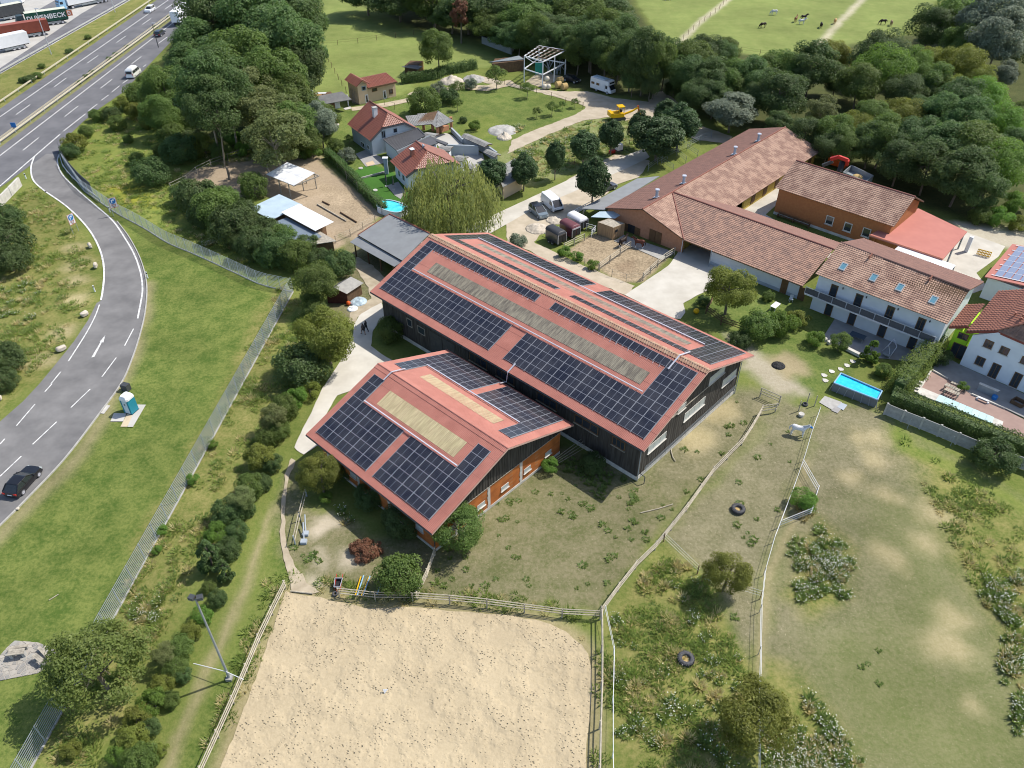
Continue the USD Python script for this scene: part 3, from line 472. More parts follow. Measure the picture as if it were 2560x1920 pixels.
# ---------------------------------------------------------------- the two barns with solar panels
PANEL=usdkit.material(stage,'/World/Looks/solar_panel',{'u':('uvmap',{'attribute':'st'}),'s':('separate_xyz',{}),'oi':('object_info',{}),
    'w':('math',{'math_type':'multiply','value2':6.0}),'wf':('math',{'math_type':'pingpong','value2':0.5}),'wl':('math',{'math_type':'less_than','value2':0.05}),'x':('math',{'math_type':'multiply','value2':20.0}),'xf':('math',{'math_type':'pingpong','value2':0.5}),'xl':('math',{'math_type':'less_than','value2':0.035}),
    'c':('math',{'math_type':'compare','value2':0.5,'value3':0.010}),'mx':('math',{'math_type':'maximum'}),'m1':('mix',{'color1':(0.0085,0.009,0.017),'color2':(0.042,0.045,0.062)}),'m2':('mix',{'color2':(0.20,0.22,0.26)}),
    'fu':('math',{'math_type':'pingpong','value2':0.5}),'fl':('math',{'math_type':'less_than','value2':0.012}),'fv':('math',{'math_type':'pingpong','value2':0.5}),'fk':('math',{'math_type':'less_than','value2':0.020}),'fm':('math',{'math_type':'maximum'}),'m3':('mix',{'color2':(0.27,0.28,0.32)}),'gp':('geometry',{}),'gn':('noise_texture',{'scale':0.45,'detail':4.0}),'gr':('rgb_ramp',{'ramp':[(0.3,(0,0,0)),(0.75,(0.06,0.058,0.055))]}),'du':('mix',{'mix_type':'add','fac':0.5}),'p':('principled_bsdf',{'roughness':0.17,'specular_ior_level':0.7})},
    [('gp.position','gn.vector'),('gn.fac','gr.fac'),('m3.color','du.color1'),('gr.color','du.color2'),('u.UV','s.vector'),('s.y','w.value1'),('w.value','wf.value1'),('wf.value','wl.value1'),('s.x','x.value1'),('x.value','xf.value1'),('xf.value','xl.value1'),('wl.value','mx.value1'),('xl.value','mx.value2'),('wl.value','m1.fac'),('s.x','c.value1'),('c.value','m2.fac'),('m1.color','m2.color1'),('s.x','fu.value1'),('fu.value','fl.value1'),('s.y','fv.value1'),('fv.value','fk.value1'),('fl.value','fm.value1'),('fk.value','fm.value2'),('fm.value','m3.fac'),('m2.color','m3.color1'),('du.color','p.base_color')],surface='p.BSDF')
class Barn:
    def __init__(s,q,th):
        s.cx,s.cy,a,s.L,s.W,s.ze,s.zr=q;s.u=v3(math.cos(a),math.sin(a),0);s.w=v3(-math.sin(a),math.cos(a),0);s.c=v3(s.cx,s.cy,0);s.th=th
        s.sl=math.hypot(s.W/2,s.zr-s.ze)
    def ax(s,side):
        e=s.c-s.u*s.L/2+side*s.w*s.W/2+v3(0,0,s.ze);r=s.c-s.u*s.L/2+v3(0,0,s.zr);up=unit(r-e);n=np.cross(s.u,up);n=n if n[2]>0 else-n;return e,up,n
    def P(s,side,S,t,h=0):e,up,n=s.ax(side);return e+s.u*S+up*t+n*h
    def wall(s,ov):return[s.c+s.u*i*(s.L/2-ov)+s.w*j*(s.W/2-ov)for i,j in((-1,-1),(1,-1),(1,1),(-1,1))]
    def ztop(s,ov,drop=.18):return s.ze+ov*(s.zr-s.ze)/(s.W/2)-drop
    def gable(s,ov,o):return lambda x:min(s.ztop(ov),s.ztop(ov))+(s.zr-s.ze)/(s.W/2)*min(x,s.W-2*ov-x)
    def panels(s,side,s0,s1,t0,t1,nc,nr,skip=None,h=.16):
        ds,dt=(s1-s0)/nc,(t1-t0)/nr;e,up,n=s.ax(side)
        for c in range(nc):
            for r in range(nr):
                if skip and skip(c,r):continue
                g1=.024;g2=.010;o=s.P(side,s0+c*ds+g1,t0+r*dt+g2,h);x=s.u*(ds-2*g1);y=up*(dt-2*g2);k=-n*.04
                v=[o,o+x,o+x+y,o+y,o+k,o+x+k,o+x+y+k,o+y+k];f=[[0,1,2,3],[4,7,6,5],[0,4,5,1],[1,5,6,2],[2,6,7,3],[3,7,4,0]]
                m=MB();m.add(v,f);part(s.th,'solar_panel',m,PANEL,uv=[(0,0),(1,0),(1,1),(0,1)]*2)
        m=MB()
        for c in range(nc+1):
            top=t1
            m.bar(s.P(side,s0+c*ds,t0-.12,h-.06),s.P(side,s0+c*ds,top+.05,h-.06),.055,.05)
        part(s.th,'mounting_rail',m,STEELG)
    def tray(s,side,s0,s1,t,legs=1.0,h=.3):
        m=MB();m.bar(s.P(side,s0,t,h),s.P(side,s1,t,h),.13,.06);part(s.th,'cable_tray',m,ALU);m=MB()
        for x in np.arange(s0+.3,s1,legs):m.bar(s.P(side,x,t,h-.03),s.P(side,x,t,.03),.04,.04)
        part(s.th,'tray_feet',m,ALU,kind='stuff')
    def roof(s,laps,cap):
        for side in(-1,1):
            e,up,n=s.ax(side);m=corr(e,s.u,up,s.L,s.sl-.02,MB(),laps=laps,amp=.034);part(s.th,'roof_sheeting',m,W_RED,label='red corrugated roof slope',kind='stuff')
            m=MB();m.sheet([s.P(side,0.01,0.01),s.P(side,s.L-.01,0.01),s.P(side,s.L-.01,s.sl-.03),s.P(side,.01,s.sl-.03)],.07,-.02);part(s.th,'roof_underlay',m,DARKWOOD)
            m=MB();m.tube(s.P(side,0,-.06,-.06),s.P(side,s.L,-.06,-.06),.075,n=8);part(s.th,'gutter',m,DARKM)
        m=MB()
        for side in(-1,1):e,up,n=s.ax(side);corr(s.P(side,0,s.sl-cap[0]),s.u,up,s.L,cap[0]+.02,m,pitch=cap[1],amp=cap[2],up=.055)
        m.tube(s.c-s.u*s.L/2+v3(0,0,s.zr+.06),s.c+s.u*s.L/2+v3(0,0,s.zr+.06),.09,n=8);part(s.th,'ridge_cap',m,cap[3])
        vm=M('verge_trim',(0.55,0.38,0.32),(0.5,0.33,0.27),1,.7)
        for i in(-1,1):
            for side in(-1,1):
                p=s.c+s.u*i*(s.L/2+.012)+side*s.w*s.W/2+v3(0,0,s.ze-.06);q=s.c+s.u*i*(s.L/2+.012)+v3(0,0,s.zr-.06);m=MB();m.bar(p,q,.03,.16);part(s.th,'verge_board',m,vm)
B2=(4.92016631,79.78388323,-0.75305201,43.85799703,22.05469654,5.66112158,9.713084);B1=(-7.63977747,61.54861818,-0.75164985,19.86541556,20.67077984,4.22426099,7.93885782)
th=thing('barn','long black timber barn with red roof and long solar arrays','barn',(B2[0],B2[1],0),B2[2]);bb=Barn(B2,th);OVB=.99
wl=bb.wall(OVB);zt=bb.ztop(OVB)
m=MB();core=Polygon(ring(wl)).buffer(-.06);m.prism(core,0,zt)
gz2=bb.gable(OVB,0);Wg=bb.W-2*OVB
for i in(0,2):
    a,b=(wl[3],wl[0])if i==0 else(wl[1],wl[2]);a=a+bb.u*(.06 if i==0 else-.06);b=b+bb.u*(.06 if i==0 else-.06);t=unit(b-a)
    p=[a+v3(0,0,zt),b+v3(0,0,zt),(a+b)/2+v3(0,0,gz2(Wg/2))];m.sheet(p,.05)
part(th,'wall_core',m,DARKWOOD)
for a,b,zf in((wl[0],wl[1],lambda x:zt),(wl[1],wl[2],gz2),(wl[2],wl[3],lambda x:zt),(wl[3],wl[0],gz2)):
    part(th,'board_cladding',boards(a,b,.55,zf,MB(),.22),BOARD,kind='stuff',label='black weathered upright boards')
    m=MB();t=unit(b-a);m.panel(a,t*np.linalg.norm(b-a),v3(0,0,.55),.05);part(th,'plinth',m,PLINTH)
bb.roof((2.3,4.7,7.1,9.5),(.48,.30,.05,W_CAP))
for side,a in((-1,(4.6,38.7,6.5,8.3)),(1,(4.57,38.5,5.95,7.87))):
    e,up,n=bb.ax(side);m=MB();corr(bb.P(side,a[0],a[2]),bb.u,up,a[1]-a[0],a[3]-a[2],m,up=.05)
    part(th,'roof_light',m,W_CLEAR,label='strip of grimy translucent corrugated sheets')
for side in(-1,1):
    t0,tm,tt=(1.17,5.50,10.88)if side<0 else(.85,4.72,9.85);dr=(tm-t0)/4;A0,A1,D0,D1=.78,20.75,23.12,43.05;cw=(A1-A0)/12
    bb.panels(side,A0,A1,t0,tm,12,4);bb.panels(side,D0,D1,t0,tm,12,4);nr=5;dz=(tt-tm)/nr
    bb.panels(side,A0,A0+cw,tm,tt,1,nr);bb.panels(side,D1-2*cw,D1,tm,tt,2,nr)
    bb.panels(side,A0+cw,A1,tt-dz,tt,11,1);bb.panels(side,D0,D1-2*cw,tt-dz,tt,10,1)
    bb.tray(side,2.55,39.6,tm+.28 if side<0 else tm+.15)
    m=MB()
    for x in np.arange(2.9,39.5,.84):
        if not A1+.2<x<D0:m.bar(bb.P(side,x,tt-dz-.05,.1),bb.P(side,x,tt-dz-.34,.05),.05,.05)
    part(th,'rail_ends',m,ALU,kind='stuff')
m=MB();m.bar(bb.P(-1,40.2,9.6,.3),bb.P(-1,40.2,bb.sl,.3),.16,.08);m.bar(bb.P(-1,40.2,bb.sl,.3),bb.P(1,40.2,9.6,.3),.16,.08);part(th,'cable_duct',m,ALU)
m=MB();m.bar(bb.P(-1,25.0,1.3,.25),bb.P(-1,25.0,-.1,.2),.16,.08);part(th,'cable_duct',m,ALU)
ga,gb=wl[1],wl[2]
for s0,s1,z0,z1,n in((1.5,4.85,2.9,3.98,3),(8.3,12.5,3.0,4.2,4),(16.2,19.3,3.2,4.3,3),(6.6,8.1,5.3,6.1,1),(12.7,16.0,5.6,6.7,3)):
    opening(th,ga,gb,s0,s1,z0,z1,PLINTH,PALEG,'window',.07,n,.06,PLINTH)
m=MB();m.bar(ga+unit(gb-ga)*5.5+bb.u*.06+v3(0,0,5.45),ga+unit(gb-ga)*15.5+bb.u*.06+v3(0,0,5.5),.05,.12);part(th,'trim_board',m,GREYWOOD)
m=MB();gt=unit(gb-ga)
for k in range(3):m.tube(ga+gt*1+bb.u*.25+v3(0,0,.95+k*.22),gb-gt*.5+bb.u*.25+v3(0,0,1.2+k*.25),.018,n=5)
for x in(1.2,5,9,13,17,19.4):m.tube(ga+gt*x+bb.u*.25+v3(0,0,.6),ga+gt*x+bb.u*.25+v3(0,0,1.6),.02,n=5)
part(th,'wire_guard',m,STEELG)
la,lb=wl[0],wl[1]
for s0,s1,z0,z1 in((4.9,5.9,2.7,3.9),(7.0,8.4,2.6,3.7)):opening(th,la,lb,s0,s1,z0,z1,GREYWOOD,GLASS,'window',.08,1,.05)
for s0,s1 in((9.4,11.6),(11.7,13.9)):
    m=MB();lt=unit(lb-la);m.panel(la+lt*s0+v3(0,0,.1)-bb.w*.0,lt*(s1-s0),v3(0,0,3.9),.06);part(th,'door',m,M('barn_door%d'%s0,(.05,.05,.05),(.075,.072,.068),2,.85))
for s0,s1 in((16.5,19.5),(21,24),(27.5,30.5),(33.1,36.4),(38.3,40)):
    opening(th,la,lb,s0,s1,3.1,4.3,BROWNWOOD,GLASS,'window',.1,3,.05,GREYWOOD)
m=MB()
for p in(wl[1],wl[2]):q=p+bb.u*.12;m.tube(q,q+v3(0,0,zt),.05,n=7)
part(th,'downpipe',m,STEELG)
th=thing('barn','smaller orange brick barn with red roof and solar arrays','barn',(B1[0],B1[1],0),B1[2]);sb=Barn(B1,th);OVS=.99
wl1=sb.wall(OVS);zt1=sb.ztop(OVS);m=MB();m.prism(Polygon(ring(wl1)),.35,3.28 if zt1>3.3 else zt1);part(th,'brick_wall',m,BRICK,label='orange hollow brick wall')
m=MB();m.prism(Polygon(ring(wl1)).buffer(.05,join_style=2),0,.35);part(th,'plinth',m,PLINTH)
g1=sb.gable(OVS,0);Wg1=sb.W-2*OVS
for i in(0,2):
    a,b=(wl1[3],wl1[0])if i==0 else(wl1[1],wl1[2]);part(th,'gable_boards',boards(a,b,3.3,g1,MB(),.2,.05),BOARD,kind='stuff',label='black boards of the gable')
    off=sb.u*(.04 if i==0 else-.04);m=MB();m.sheet([a+off+v3(0,0,3.28),b+off+v3(0,0,3.28),b+off+v3(0,0,zt1),(a+b)/2+off+v3(0,0,g1(Wg1/2)),a+off+v3(0,0,zt1)],.03);part(th,'gable_core',m,DARKWOOD)
    m=MB();t=unit(b-a);m.panel(a+v3(0,0,3.26),t*Wg1,v3(0,0,.06),.08);part(th,'drip_board',m,GREYWOOD)
if zt1>3.3:
    for a,b in((wl1[0],wl1[1]),(wl1[2],wl1[3])):part(th,'eave_boards',boards(a,b,3.3,lambda x:zt1,MB(),.2,.05),BOARD,kind='stuff')
sb.roof((2.3,4.6,6.95,9.2),(.55,.177,.026,W_RED))
for side,a in((-1,(4.05,15.9,7.15,9.18)),(1,(4.4,15.7,7.0,8.65))):
    e,up,n=sb.ax(side);m=MB();corr(sb.P(side,a[0],a[2]),sb.u,up,a[1]-a[0],a[3]-a[2],m,up=.05);part(th,'roof_light',m,W_CLEAR2,label='strip of straw coloured translucent sheets')
for side in(-1,1):
    t0,tm,tt=(.88,6.45,9.75)if side<0 else(.42,5.8,9.25);A0,A1,D0,D1=.82,9.2,10.28,18.65;cw=(A1-A0)/5
    sb.panels(side,A0,A1,t0,tm,5,5);sb.panels(side,D0,D1,t0,tm,5,5);sb.panels(side,A0,A0+cw,tm,tt,1,3);sb.panels(side,D1-cw,D1,tm,tt,1,3)
    sb.tray(side,2.6,17.0,tm+.18)
m=MB();m.bar(sb.P(-1,2.5,9.7,.3),sb.P(-1,2.5,sb.sl,.3),.14,.07);m.bar(sb.P(-1,2.5,sb.sl,.3),sb.P(1,2.5,9.2,.3),.14,.07);part(th,'cable_duct',m,ALU)
m=MB();m.bar(sb.P(1,9.6,.9,.3),sb.P(1,9.6,-.2,.3),.16,.08);m.bar(sb.P(1,9.6,-.2,.3),bb.P(-1,25.0,-.1,.2),.16,.08);part(th,'cable_duct',m,ALU,label='cable duct bridging the gap to the long barn')
ga,gb=wl1[1],wl1[2]
for s0,s1 in((1.3,2.6),(5.8,6.9),(9.3,10.4),(12.8,13.85),(16.2,17.2)):opening(th,ga,gb,s0,s1,1.2,1.8,PLINTH,PALEG,'window',.06,1,.05,PLINTH)
la,lb=wl1[0],wl1[1]
for s0,s1 in((1.3,2.3),(4.8,5.8),(8.2,9.3),(11.7,12.8),(15.2,16.3)):opening(th,la,lb,s0,s1,1.45,2.2,PLINTH,PALEG,'window',.06,1,.04,PLINTH)
for a,b,xs in((ga,gb,(2.9,7.5,12.35)),(la,lb,(1.0,6.15,11.15))):
    t=unit(b-a)
    for x in xs:
        m=MB()
        for k in range(9):j=rnd.uniform(-.05,.05);m.panel(a+t*(x-.19+j)+v3(0,0,.35+k*.325),t*(.38-j),v3(0,0,.325),.035+(k%2)*.004)
        part(th,'mortar_column',m,PLINTH)
m=MB();q=wl1[1]+sb.u*.1-sb.w*.1;m.tube(q,q+v3(0,0,zt1),.05,n=7);part(th,'downpipe',m,DARKM)
# ---------------------------------------------------------------- helpers for buildings
def onplane(p0,n,px,py):d=ray(px,py);return EYE+d*(np.dot(np.asarray(p0)-EYE,n)/np.dot(d,n))
def pl(p,q,r):n=np.cross(q-p,r-p);return unit(n)
def tiled(th,poly,mat,label=None,cw=.34,ch=.36):
    m=MB();m.sheet([np.asarray(p)for p in poly],.10,-.01);part(th,'roof_deck',m,DARKWOOD)
    part(th,'roof_tiles',tiles(poly,MB(),cw,ch),mat,kind='stuff',label=label)
def ridge(th,p,q,mat,r=.13,name='ridge_tiles'):
    m=MB();p,q=np.asarray(p,float),np.asarray(q,float);k=max(1,int(np.linalg.norm(q-p)/.42))
    for i in range(k):m.tube(lerp(p,q,i/k),lerp(p,q,(i+1.08)/k),r,r*.86,7)
    part(th,name,m,mat,kind='stuff')
def wallbox(th,pts,z0,z1,mat,name='wall',label=None):m=MB();m.prism(pts,z0,z1);return part(th,name,m,mat,label=label)
def posts(th,pts,z,mat,r=.07,name='post'):
    for p in pts:m=MB();m.box((p[0],p[1],z/2),(2*r,2*r,z));part(th,name,m,mat)
def wallquad(th,a,b,za,zb,mat,name,out=.0,th_=.05,label=None):  # gable infill etc: upright quad polygon list of (s,z)
    a,b=v3(*a[:2],0),v3(*b[:2],0)
# ---------------------------------------------------------------- the tiled stable
uA=unit(v3(.679,.734,0));wA=unit(v3(.734,-.679,0));RZ,EZ=5.0,2.6
PA0=v3(20.5,111.8,RZ);PA1=PA0+uA*46.8;S=PA0+wA*8.0;S[2]=EZ;APX=PA0+uA*8.3
Lc=PA0-wA*7.1;Lc[2]=2.8;ER=PA1+wA*8.0;ER[2]=EZ;R1=APX+wA*27.6;SB=S.copy();SE_=R1-uA*8.3;SE_[2]=EZ
V=APX+wA*8+uA*7;V[2]=EZ;V2=R1+uA*7;V2[2]=EZ
th=thing('stable','long L shaped brick stable with weathered clay tile roof and four vents','stable',(30,115,0),math.atan2(uA[1],uA[0]))
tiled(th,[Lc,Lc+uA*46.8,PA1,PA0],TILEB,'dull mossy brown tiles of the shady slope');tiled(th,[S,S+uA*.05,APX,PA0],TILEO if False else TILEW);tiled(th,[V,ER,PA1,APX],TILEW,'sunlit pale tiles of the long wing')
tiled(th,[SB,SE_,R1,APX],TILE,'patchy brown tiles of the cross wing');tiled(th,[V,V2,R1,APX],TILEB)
for a,b in((PA0,PA1),(APX,R1),(S,APX)):ridge(th,a+v3(0,0,.1),b+v3(0,0,.1),TILEO)
gA,gB=PA0+uA*.5-wA*7.0,PA0+uA*.5+wA*7.7;gA[2]=gB[2]=0
gl=gB-gA;m=MB();pk=PA0+uA*.5;m.sheet([gA,gB,gB+v3(0,0,2.5),v3(pk[0],pk[1],4.85),gA+v3(0,0,2.7)],.3);part(th,'gable_wall',m,BRICK2,label='pale orange brick gable wall')
for kk in((725,658,803,850,0),(1020,770,1165,985,1)):
    px=lambda x,y:(1440+x*.18083,440+y*.18083);s0,z1=onwall(gA,gB,*px(kk[0],kk[1]));s1,z0=onwall(gA,gB,*px(kk[2],kk[3]))
    t=unit(gl);o=v3(-uA[0],-uA[1],0)
    if kk[4]==0:
        m=MB();m.panel(gA+t*s0+o*.02,t*(s1-s0),v3(0,0,z1),.03);part(th,'doorway',m,BLACK)
        for x in(s0-1.0,s1):m=MB();m.panel(gA+t*x+o*.02,t*1.0,v3(0,0,z1-.1),.08);part(th,'door_leaf',m,BROWNWOOD)
    else:
        for x in(s0,(s0+s1)/2+.02):m=MB();m.panel(gA+t*x+o*.02,t*((s1-s0)/2-.04),v3(0,0,max(z1,2)),.08);part(th,'door_leaf',m,BROWNWOOD)
for a,b,mat_,z in((Lc+wA*.6+uA*.8,Lc+wA*.6+uA*46,BRICK2,2.75),(ER-wA*.8-uA*27,ER-wA*.8-uA*.8,YELLOWR,2.6),(S-wA*.8+uA*.8,S-wA*.8+uA*8,YELLOWR,2.6)):
    m=MB();m.bar(v3(a[0],a[1],z/2),v3(b[0],b[1],z/2),.3,z);part(th,'wall',m,mat_)
a=ER-wA*.62;t_=-uA
for k in range(6):
    m=MB();c=a+t_*(3+k*4.2);m.box((c[0],c[1],1.25),(1.3,.12,1.7),ax=uA);part(th,'window',m,BROWNWOOD)
a=SE_+uA*.75-wA*.3;b=SE_+uA*.75-wA*15;m=MB();m.bar(v3(a[0],a[1],1.3),v3(b[0],b[1],1.3),.3,2.6);part(th,'wall',m,RENDER,label='white rendered wall of the cross wing')
m=MB();m.bar(v3(*(a-uA*.17)[:2],.25),v3(*(b-uA*.17)[:2],.25),.06,.5);part(th,'plinth',m,GREYREN)
wa_,wb_=b,a
for x0,x1,y0,y1 in((120,180,775,905),(268,325,850,950)):
    s0,z1=onwall(wa_-uA*.16,wb_-uA*.16,*nat(7,x0,y0));s1,z0=onwall(wa_-uA*.16,wb_-uA*.16,*nat(7,x1,y1));m=MB();m.panel(v3(wa_[0],wa_[1],.02)-uA*.17+wA*s0,wA*1.0,v3(0,0,2.1),.05);part(th,'door',m,BROWNWOOD)
b2=b+uA*7.4;m=MB();m.bar(v3(*b[:2],1.3),v3(*b2[:2],1.3),.25,2.6);part(th,'wall',m,RENDER);a2=S+uA*8.4-wA*.5;m=MB();m.bar(v3(*a2[:2],1.3),v3(*b2[:2],1.3),.25,2.6);part(th,'wall',m,RENDER)
for k,x,y in((6,1700,645),):p=C(k,x,y);m=MB();m.tube(v3(p[0],p[1],0),v3(p[0],p[1],2.8),.08);part(th,'post',m,STEELG)
m=MB();m.tube(v3(*(gB-uA*.2)[:2],0),v3(*(gB-uA*.2)[:2],2.5),.06);part(th,'downpipe',m,WHITE)
m=MB();m.bar(S-v3(0,0,.05),SE_-v3(0,0,.05),.14,.1);m.bar(Lc-v3(0,0,.05),Lc+uA*46.8-v3(0,0,.05),.14,.1);part(th,'gutter',m,BROWNWOOD)
nL=pl(Lc,PA1,PA0)
for k,x,y in((6,1248,52),(2,1480,1590),(2,1920,1338),(2,2125,1224)):
    p=onplane(PA0,nL,*nat(k,x,y));m=MB();m.tube(p-v3(0,0,.2),p+v3(0,0,1.35),.24,.24,10);r=part(th,'roof_vent',m,GREYREN);m=MB();m.tube(p+v3(0,0,1.42),p+v3(0,0,1.55),.40,.36,12);m.tube(p+v3(0,0,1.35),p+v3(0,0,1.42),.05);part(r,'cap',m,ALU)
    m=MB();m.sheet([p+uA*.45-wA*.5+v3(0,0,.0),p+uA*.45+wA*.3+v3(0,0,.24),p-uA*.45+wA*.3+v3(0,0,.24),p-uA*.45-wA*.5],.03,.06);part(r,'flashing',m,ALU)
th=thing('canopy','grey felt lean-to canopy along the shady side of the stable','canopy',C(2,900,1640))
cp=[C(6,600,142,2.2),C(6,803,152,2.6),C(2,1275,1520,2.6),C(2,1080,1542,2.2)];m=MB();m.sheet(cp,.12);part(th,'roof',m,FELT)
for t in(.03,.35,.68,.97):p=lerp(cp[0],cp[3],t)*.985+lerp(cp[1],cp[2],t)*.015;m=MB();m.box((p[0],p[1],1.05),(.14,.14,2.1));part(th,'post',m,GREYWOOD)
solo('concrete_apron',flat(Cs(6,(880,425),(965,372),(1100,420),(1400,520),(1385,545),(1295,590),(1020,470)),.05),CONC,'pale concrete apron along the brick gable',kind='structure')
th=thing('wooden_shed','raw timber shed with pale sheet roof against the brick gable','shed',C(6,850,390));q=Cs(6,(734,362),(868,412),(965,372),(832,330));bq=[v3(*p[:2],0)for p in q]
for a,b,nb in((bq[0],bq[1],1),(bq[1],bq[2],0),(bq[2],bq[3],0),(bq[3],bq[0],0)):part(th,'board_wall',boards(a,b,0,lambda x:2.15,MB(),.2,.03),RAWOOD,kind='stuff')
wallbox(th,[p for p in bq],0.02,2.1,GREYWOOD,'wall');m=MB();m.sheet([C(6,681,215,2.2),C(6,893,226,2.2),C(6,987,165,2.5),C(6,757,168,2.5)],.08);part(th,'roof',m,BLUESH)
s0,z1=onwall(bq[1],bq[2],1440+545*.18083,440+715*.18083);m=MB();m.panel(bq[1]+unit(bq[2]-bq[1])*.4+v3(0,0,1.2)+v3(.03,-.03,0),unit(bq[2]-bq[1])*.5,v3(0,0,.4),.06);part(th,'window',m,GLASS)
# ---------------------------------------------------------------- row of flats with balcony
uP=unit(v3(.733,-.68,0));oP=v3(uP[1],-uP[0],0)
AE0,AE1=C(7,410,705,6.0),C(7,1550,1140,6.0);AR0,AR1=C(7,628,440,8.5),C(7,1740,850,8.5);AQ0,AQ1=C(7,822,402,6.8),C(7,1865,780,6.8)
th=thing('apartment_row','white two storey row of flats with long balcony and four skylights','building',(46.5,87,0),math.atan2(uP[1],uP[0]))
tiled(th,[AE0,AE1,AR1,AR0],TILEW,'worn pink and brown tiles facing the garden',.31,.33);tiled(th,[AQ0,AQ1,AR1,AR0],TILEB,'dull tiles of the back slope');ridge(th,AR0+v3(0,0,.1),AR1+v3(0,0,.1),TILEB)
fw0=v3(46.54,87.0,0);f0=fw0+uP*(np.dot(AE0-fw0,uP)+.25);f1=fw0+uP*(np.dot(AE1-fw0,uP)-.35);bk=-oP*9.6
m=MB();m.prism([f0,f1,f1+bk,f0+bk],.02,5.75);part(th,'wall',m,RENDER,label='white rendered wall')
for f in(f0+uP*.1,f1):hr=f+bk*(np.dot(AR0-fw0,-oP)/9.6);m=MB();m.sheet([f+v3(0,0,5.7),v3(hr[0],hr[1],8.2),f+bk+v3(0,0,6.3),f+bk+v3(0,0,5.7)],.1);part(th,'gable',m,RENDER)
bz=2.72;bl=1.15;b0_,b1_=f0-uP*.9+oP*.02,f1-uP*.2+oP*.02
m=MB();m.prism([b0_,b1_,b1_+oP*bl,b0_+oP*bl],bz-.18,bz);part(th,'balcony_floor',m,CONC);m=MB();e0,e1=b0_+oP*(bl+.02),b1_+oP*(bl+.02);m.bar(v3(*e0[:2],bz-.05),v3(*e1[:2],bz-.05),.08,.2);part(th,'balcony_edge',m,ALU)
n_=9;zz=v3(0,0,1)
for i in range(n_):
    p,q=lerp(e0,e1,i/n_),lerp(e0,e1,(i+1)/n_);r=unit(q-p);m=MB();m.panel(p+r*.08+zz*(bz+.12),r*(np.linalg.norm(q-p)-.16),zz*.85,.03);part(th,'balcony_panel',m,M('balcony_mesh%d'%i,(.07,.07,.08),(.085,.085,.095),3,.6))
for i in range(n_+1):p=lerp(e0,e1,i/n_);m=MB();m.bar(p+zz*bz,p+zz*(bz+1.05),.05);part(th,'balcony_post',m,ALU)
m=MB();m.bar(e0+zz*(bz+1.05),e1+zz*(bz+1.05),.06,.05);part(th,'handrail',m,ALU)
zpx=lambda x,y:(2040+x*.13563,680+y*.13563)
for i,(x,y,up)in enumerate(((345,280,1),(810,430,1),(1390,660,1),(1960,880,1),(255,620,0),(670,830,0),(1235,1030,0),(1800,1230,0))):
    s,z=onwall(f0+oP*.02,f1+oP*.02,*zpx(x,y));opening(th,f0,f1,s-.5,s+.5,(bz+.03)if up else .05,(bz+2.2)if up else 2.15,BROWNWOOD,GLASS,'door',.1,1+(i in(2,3)),.05)
for x,y in((505,265),(935,430),(1520,650),(2105,875)):s,z=onwall(f0,f1,*zpx(x,y));m=MB();m.panel(f0+uP*s+v3(0,0,4.75)+oP*.02,uP*.14,zz*.26,.12);part(th,'wall_lamp',m,DARKM)
nP=pl(AE0,AE1,AR1);nP=nP if nP[2]>0 else-nP;upP=unit(np.cross(nP,uP));upP=upP if upP[2]>0 else-upP
for x,y in((650,648),(912,744),(1140,828),(1428,937)):
    p=onplane(AE0,nP,*nat(7,x,y));m=MB()
    for s0,s1,t0,t1 in((-.42,-.3,-.6,.6),(.3,.42,-.6,.6),(-.3,.3,-.6,-.48),(-.3,.3,.48,.6)):m.sheet([p+uP*s+upP*t for s,t in((s0,t0),(s1,t0),(s1,t1),(s0,t1))],.2,.17)
    r=part(th,'skylight',m,ZINC);m=MB();m.sheet([p+uP*s+upP*t for s,t in((-.3,-.48),(.3,-.48),(.3,.48),(-.3,.48))],.05,.13);part(r,'pane',m,GLASSB)
for x,y in((885,560),(1405,750)):p=onplane(AE0,nP,*nat(7,x,y));m=MB();m.bar(p-upP*.45+nP*.2,p+upP*.45+nP*.2,.16,.2);m.bar(p-upP*.2+nP*.05,p-upP*.2+nP*.45,.14,.14);part(th,'vent_tile',m,TILEH)
# ---------------------------------------------------------------- orange hall and flat roofed yard
HQ=(54.756,117.463,-0.761,19.919,11.630,4.836,7.656);hu=v3(math.cos(HQ[2]),math.sin(HQ[2]),0);hw=v3(-math.sin(HQ[2]),math.cos(HQ[2]),0);hc=v3(HQ[0],HQ[1],0);hp=lambda i,j,z:hc+hu*i*HQ[3]/2+hw*j*HQ[4]/2+v3(0,0,z)
th=thing('brick_hall','orange brick hall with ribbed clay tile roof and three small windows','building',hc,HQ[2])
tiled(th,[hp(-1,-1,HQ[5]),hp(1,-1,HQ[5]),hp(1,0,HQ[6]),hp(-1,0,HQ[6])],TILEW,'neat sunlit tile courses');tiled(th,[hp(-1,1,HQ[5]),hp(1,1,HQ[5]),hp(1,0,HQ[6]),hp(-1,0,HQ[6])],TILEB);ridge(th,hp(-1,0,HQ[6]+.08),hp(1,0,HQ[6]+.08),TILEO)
hi=lambda i,j,z:hc+hu*i*(HQ[3]/2-.5)+hw*j*(HQ[4]/2-.6)+v3(0,0,z)
wallbox(th,[hi(-1,-1,0),hi(1,-1,0),hi(1,1,0),hi(-1,1,0)],.45,4.95,BRICK3,label='orange brick wall');wallbox(th,Polygon(ring([hi(-1,-1,0),hi(1,-1,0),hi(1,1,0),hi(-1,1,0)])).buffer(.04,join_style=2),0,.45,PLINTH,'plinth')
for i in(-1,1):m=MB();o=hu*(.05 if i<0 else-.0);m.sheet([hi(i,-1,4.9)+o,hi(i,1,4.9)+o,hi(i,0,7.3)+o],.06);part(th,'gable',m,BRICK3)
ha,hb=hi(-1,-1,0),hi(1,-1,0)
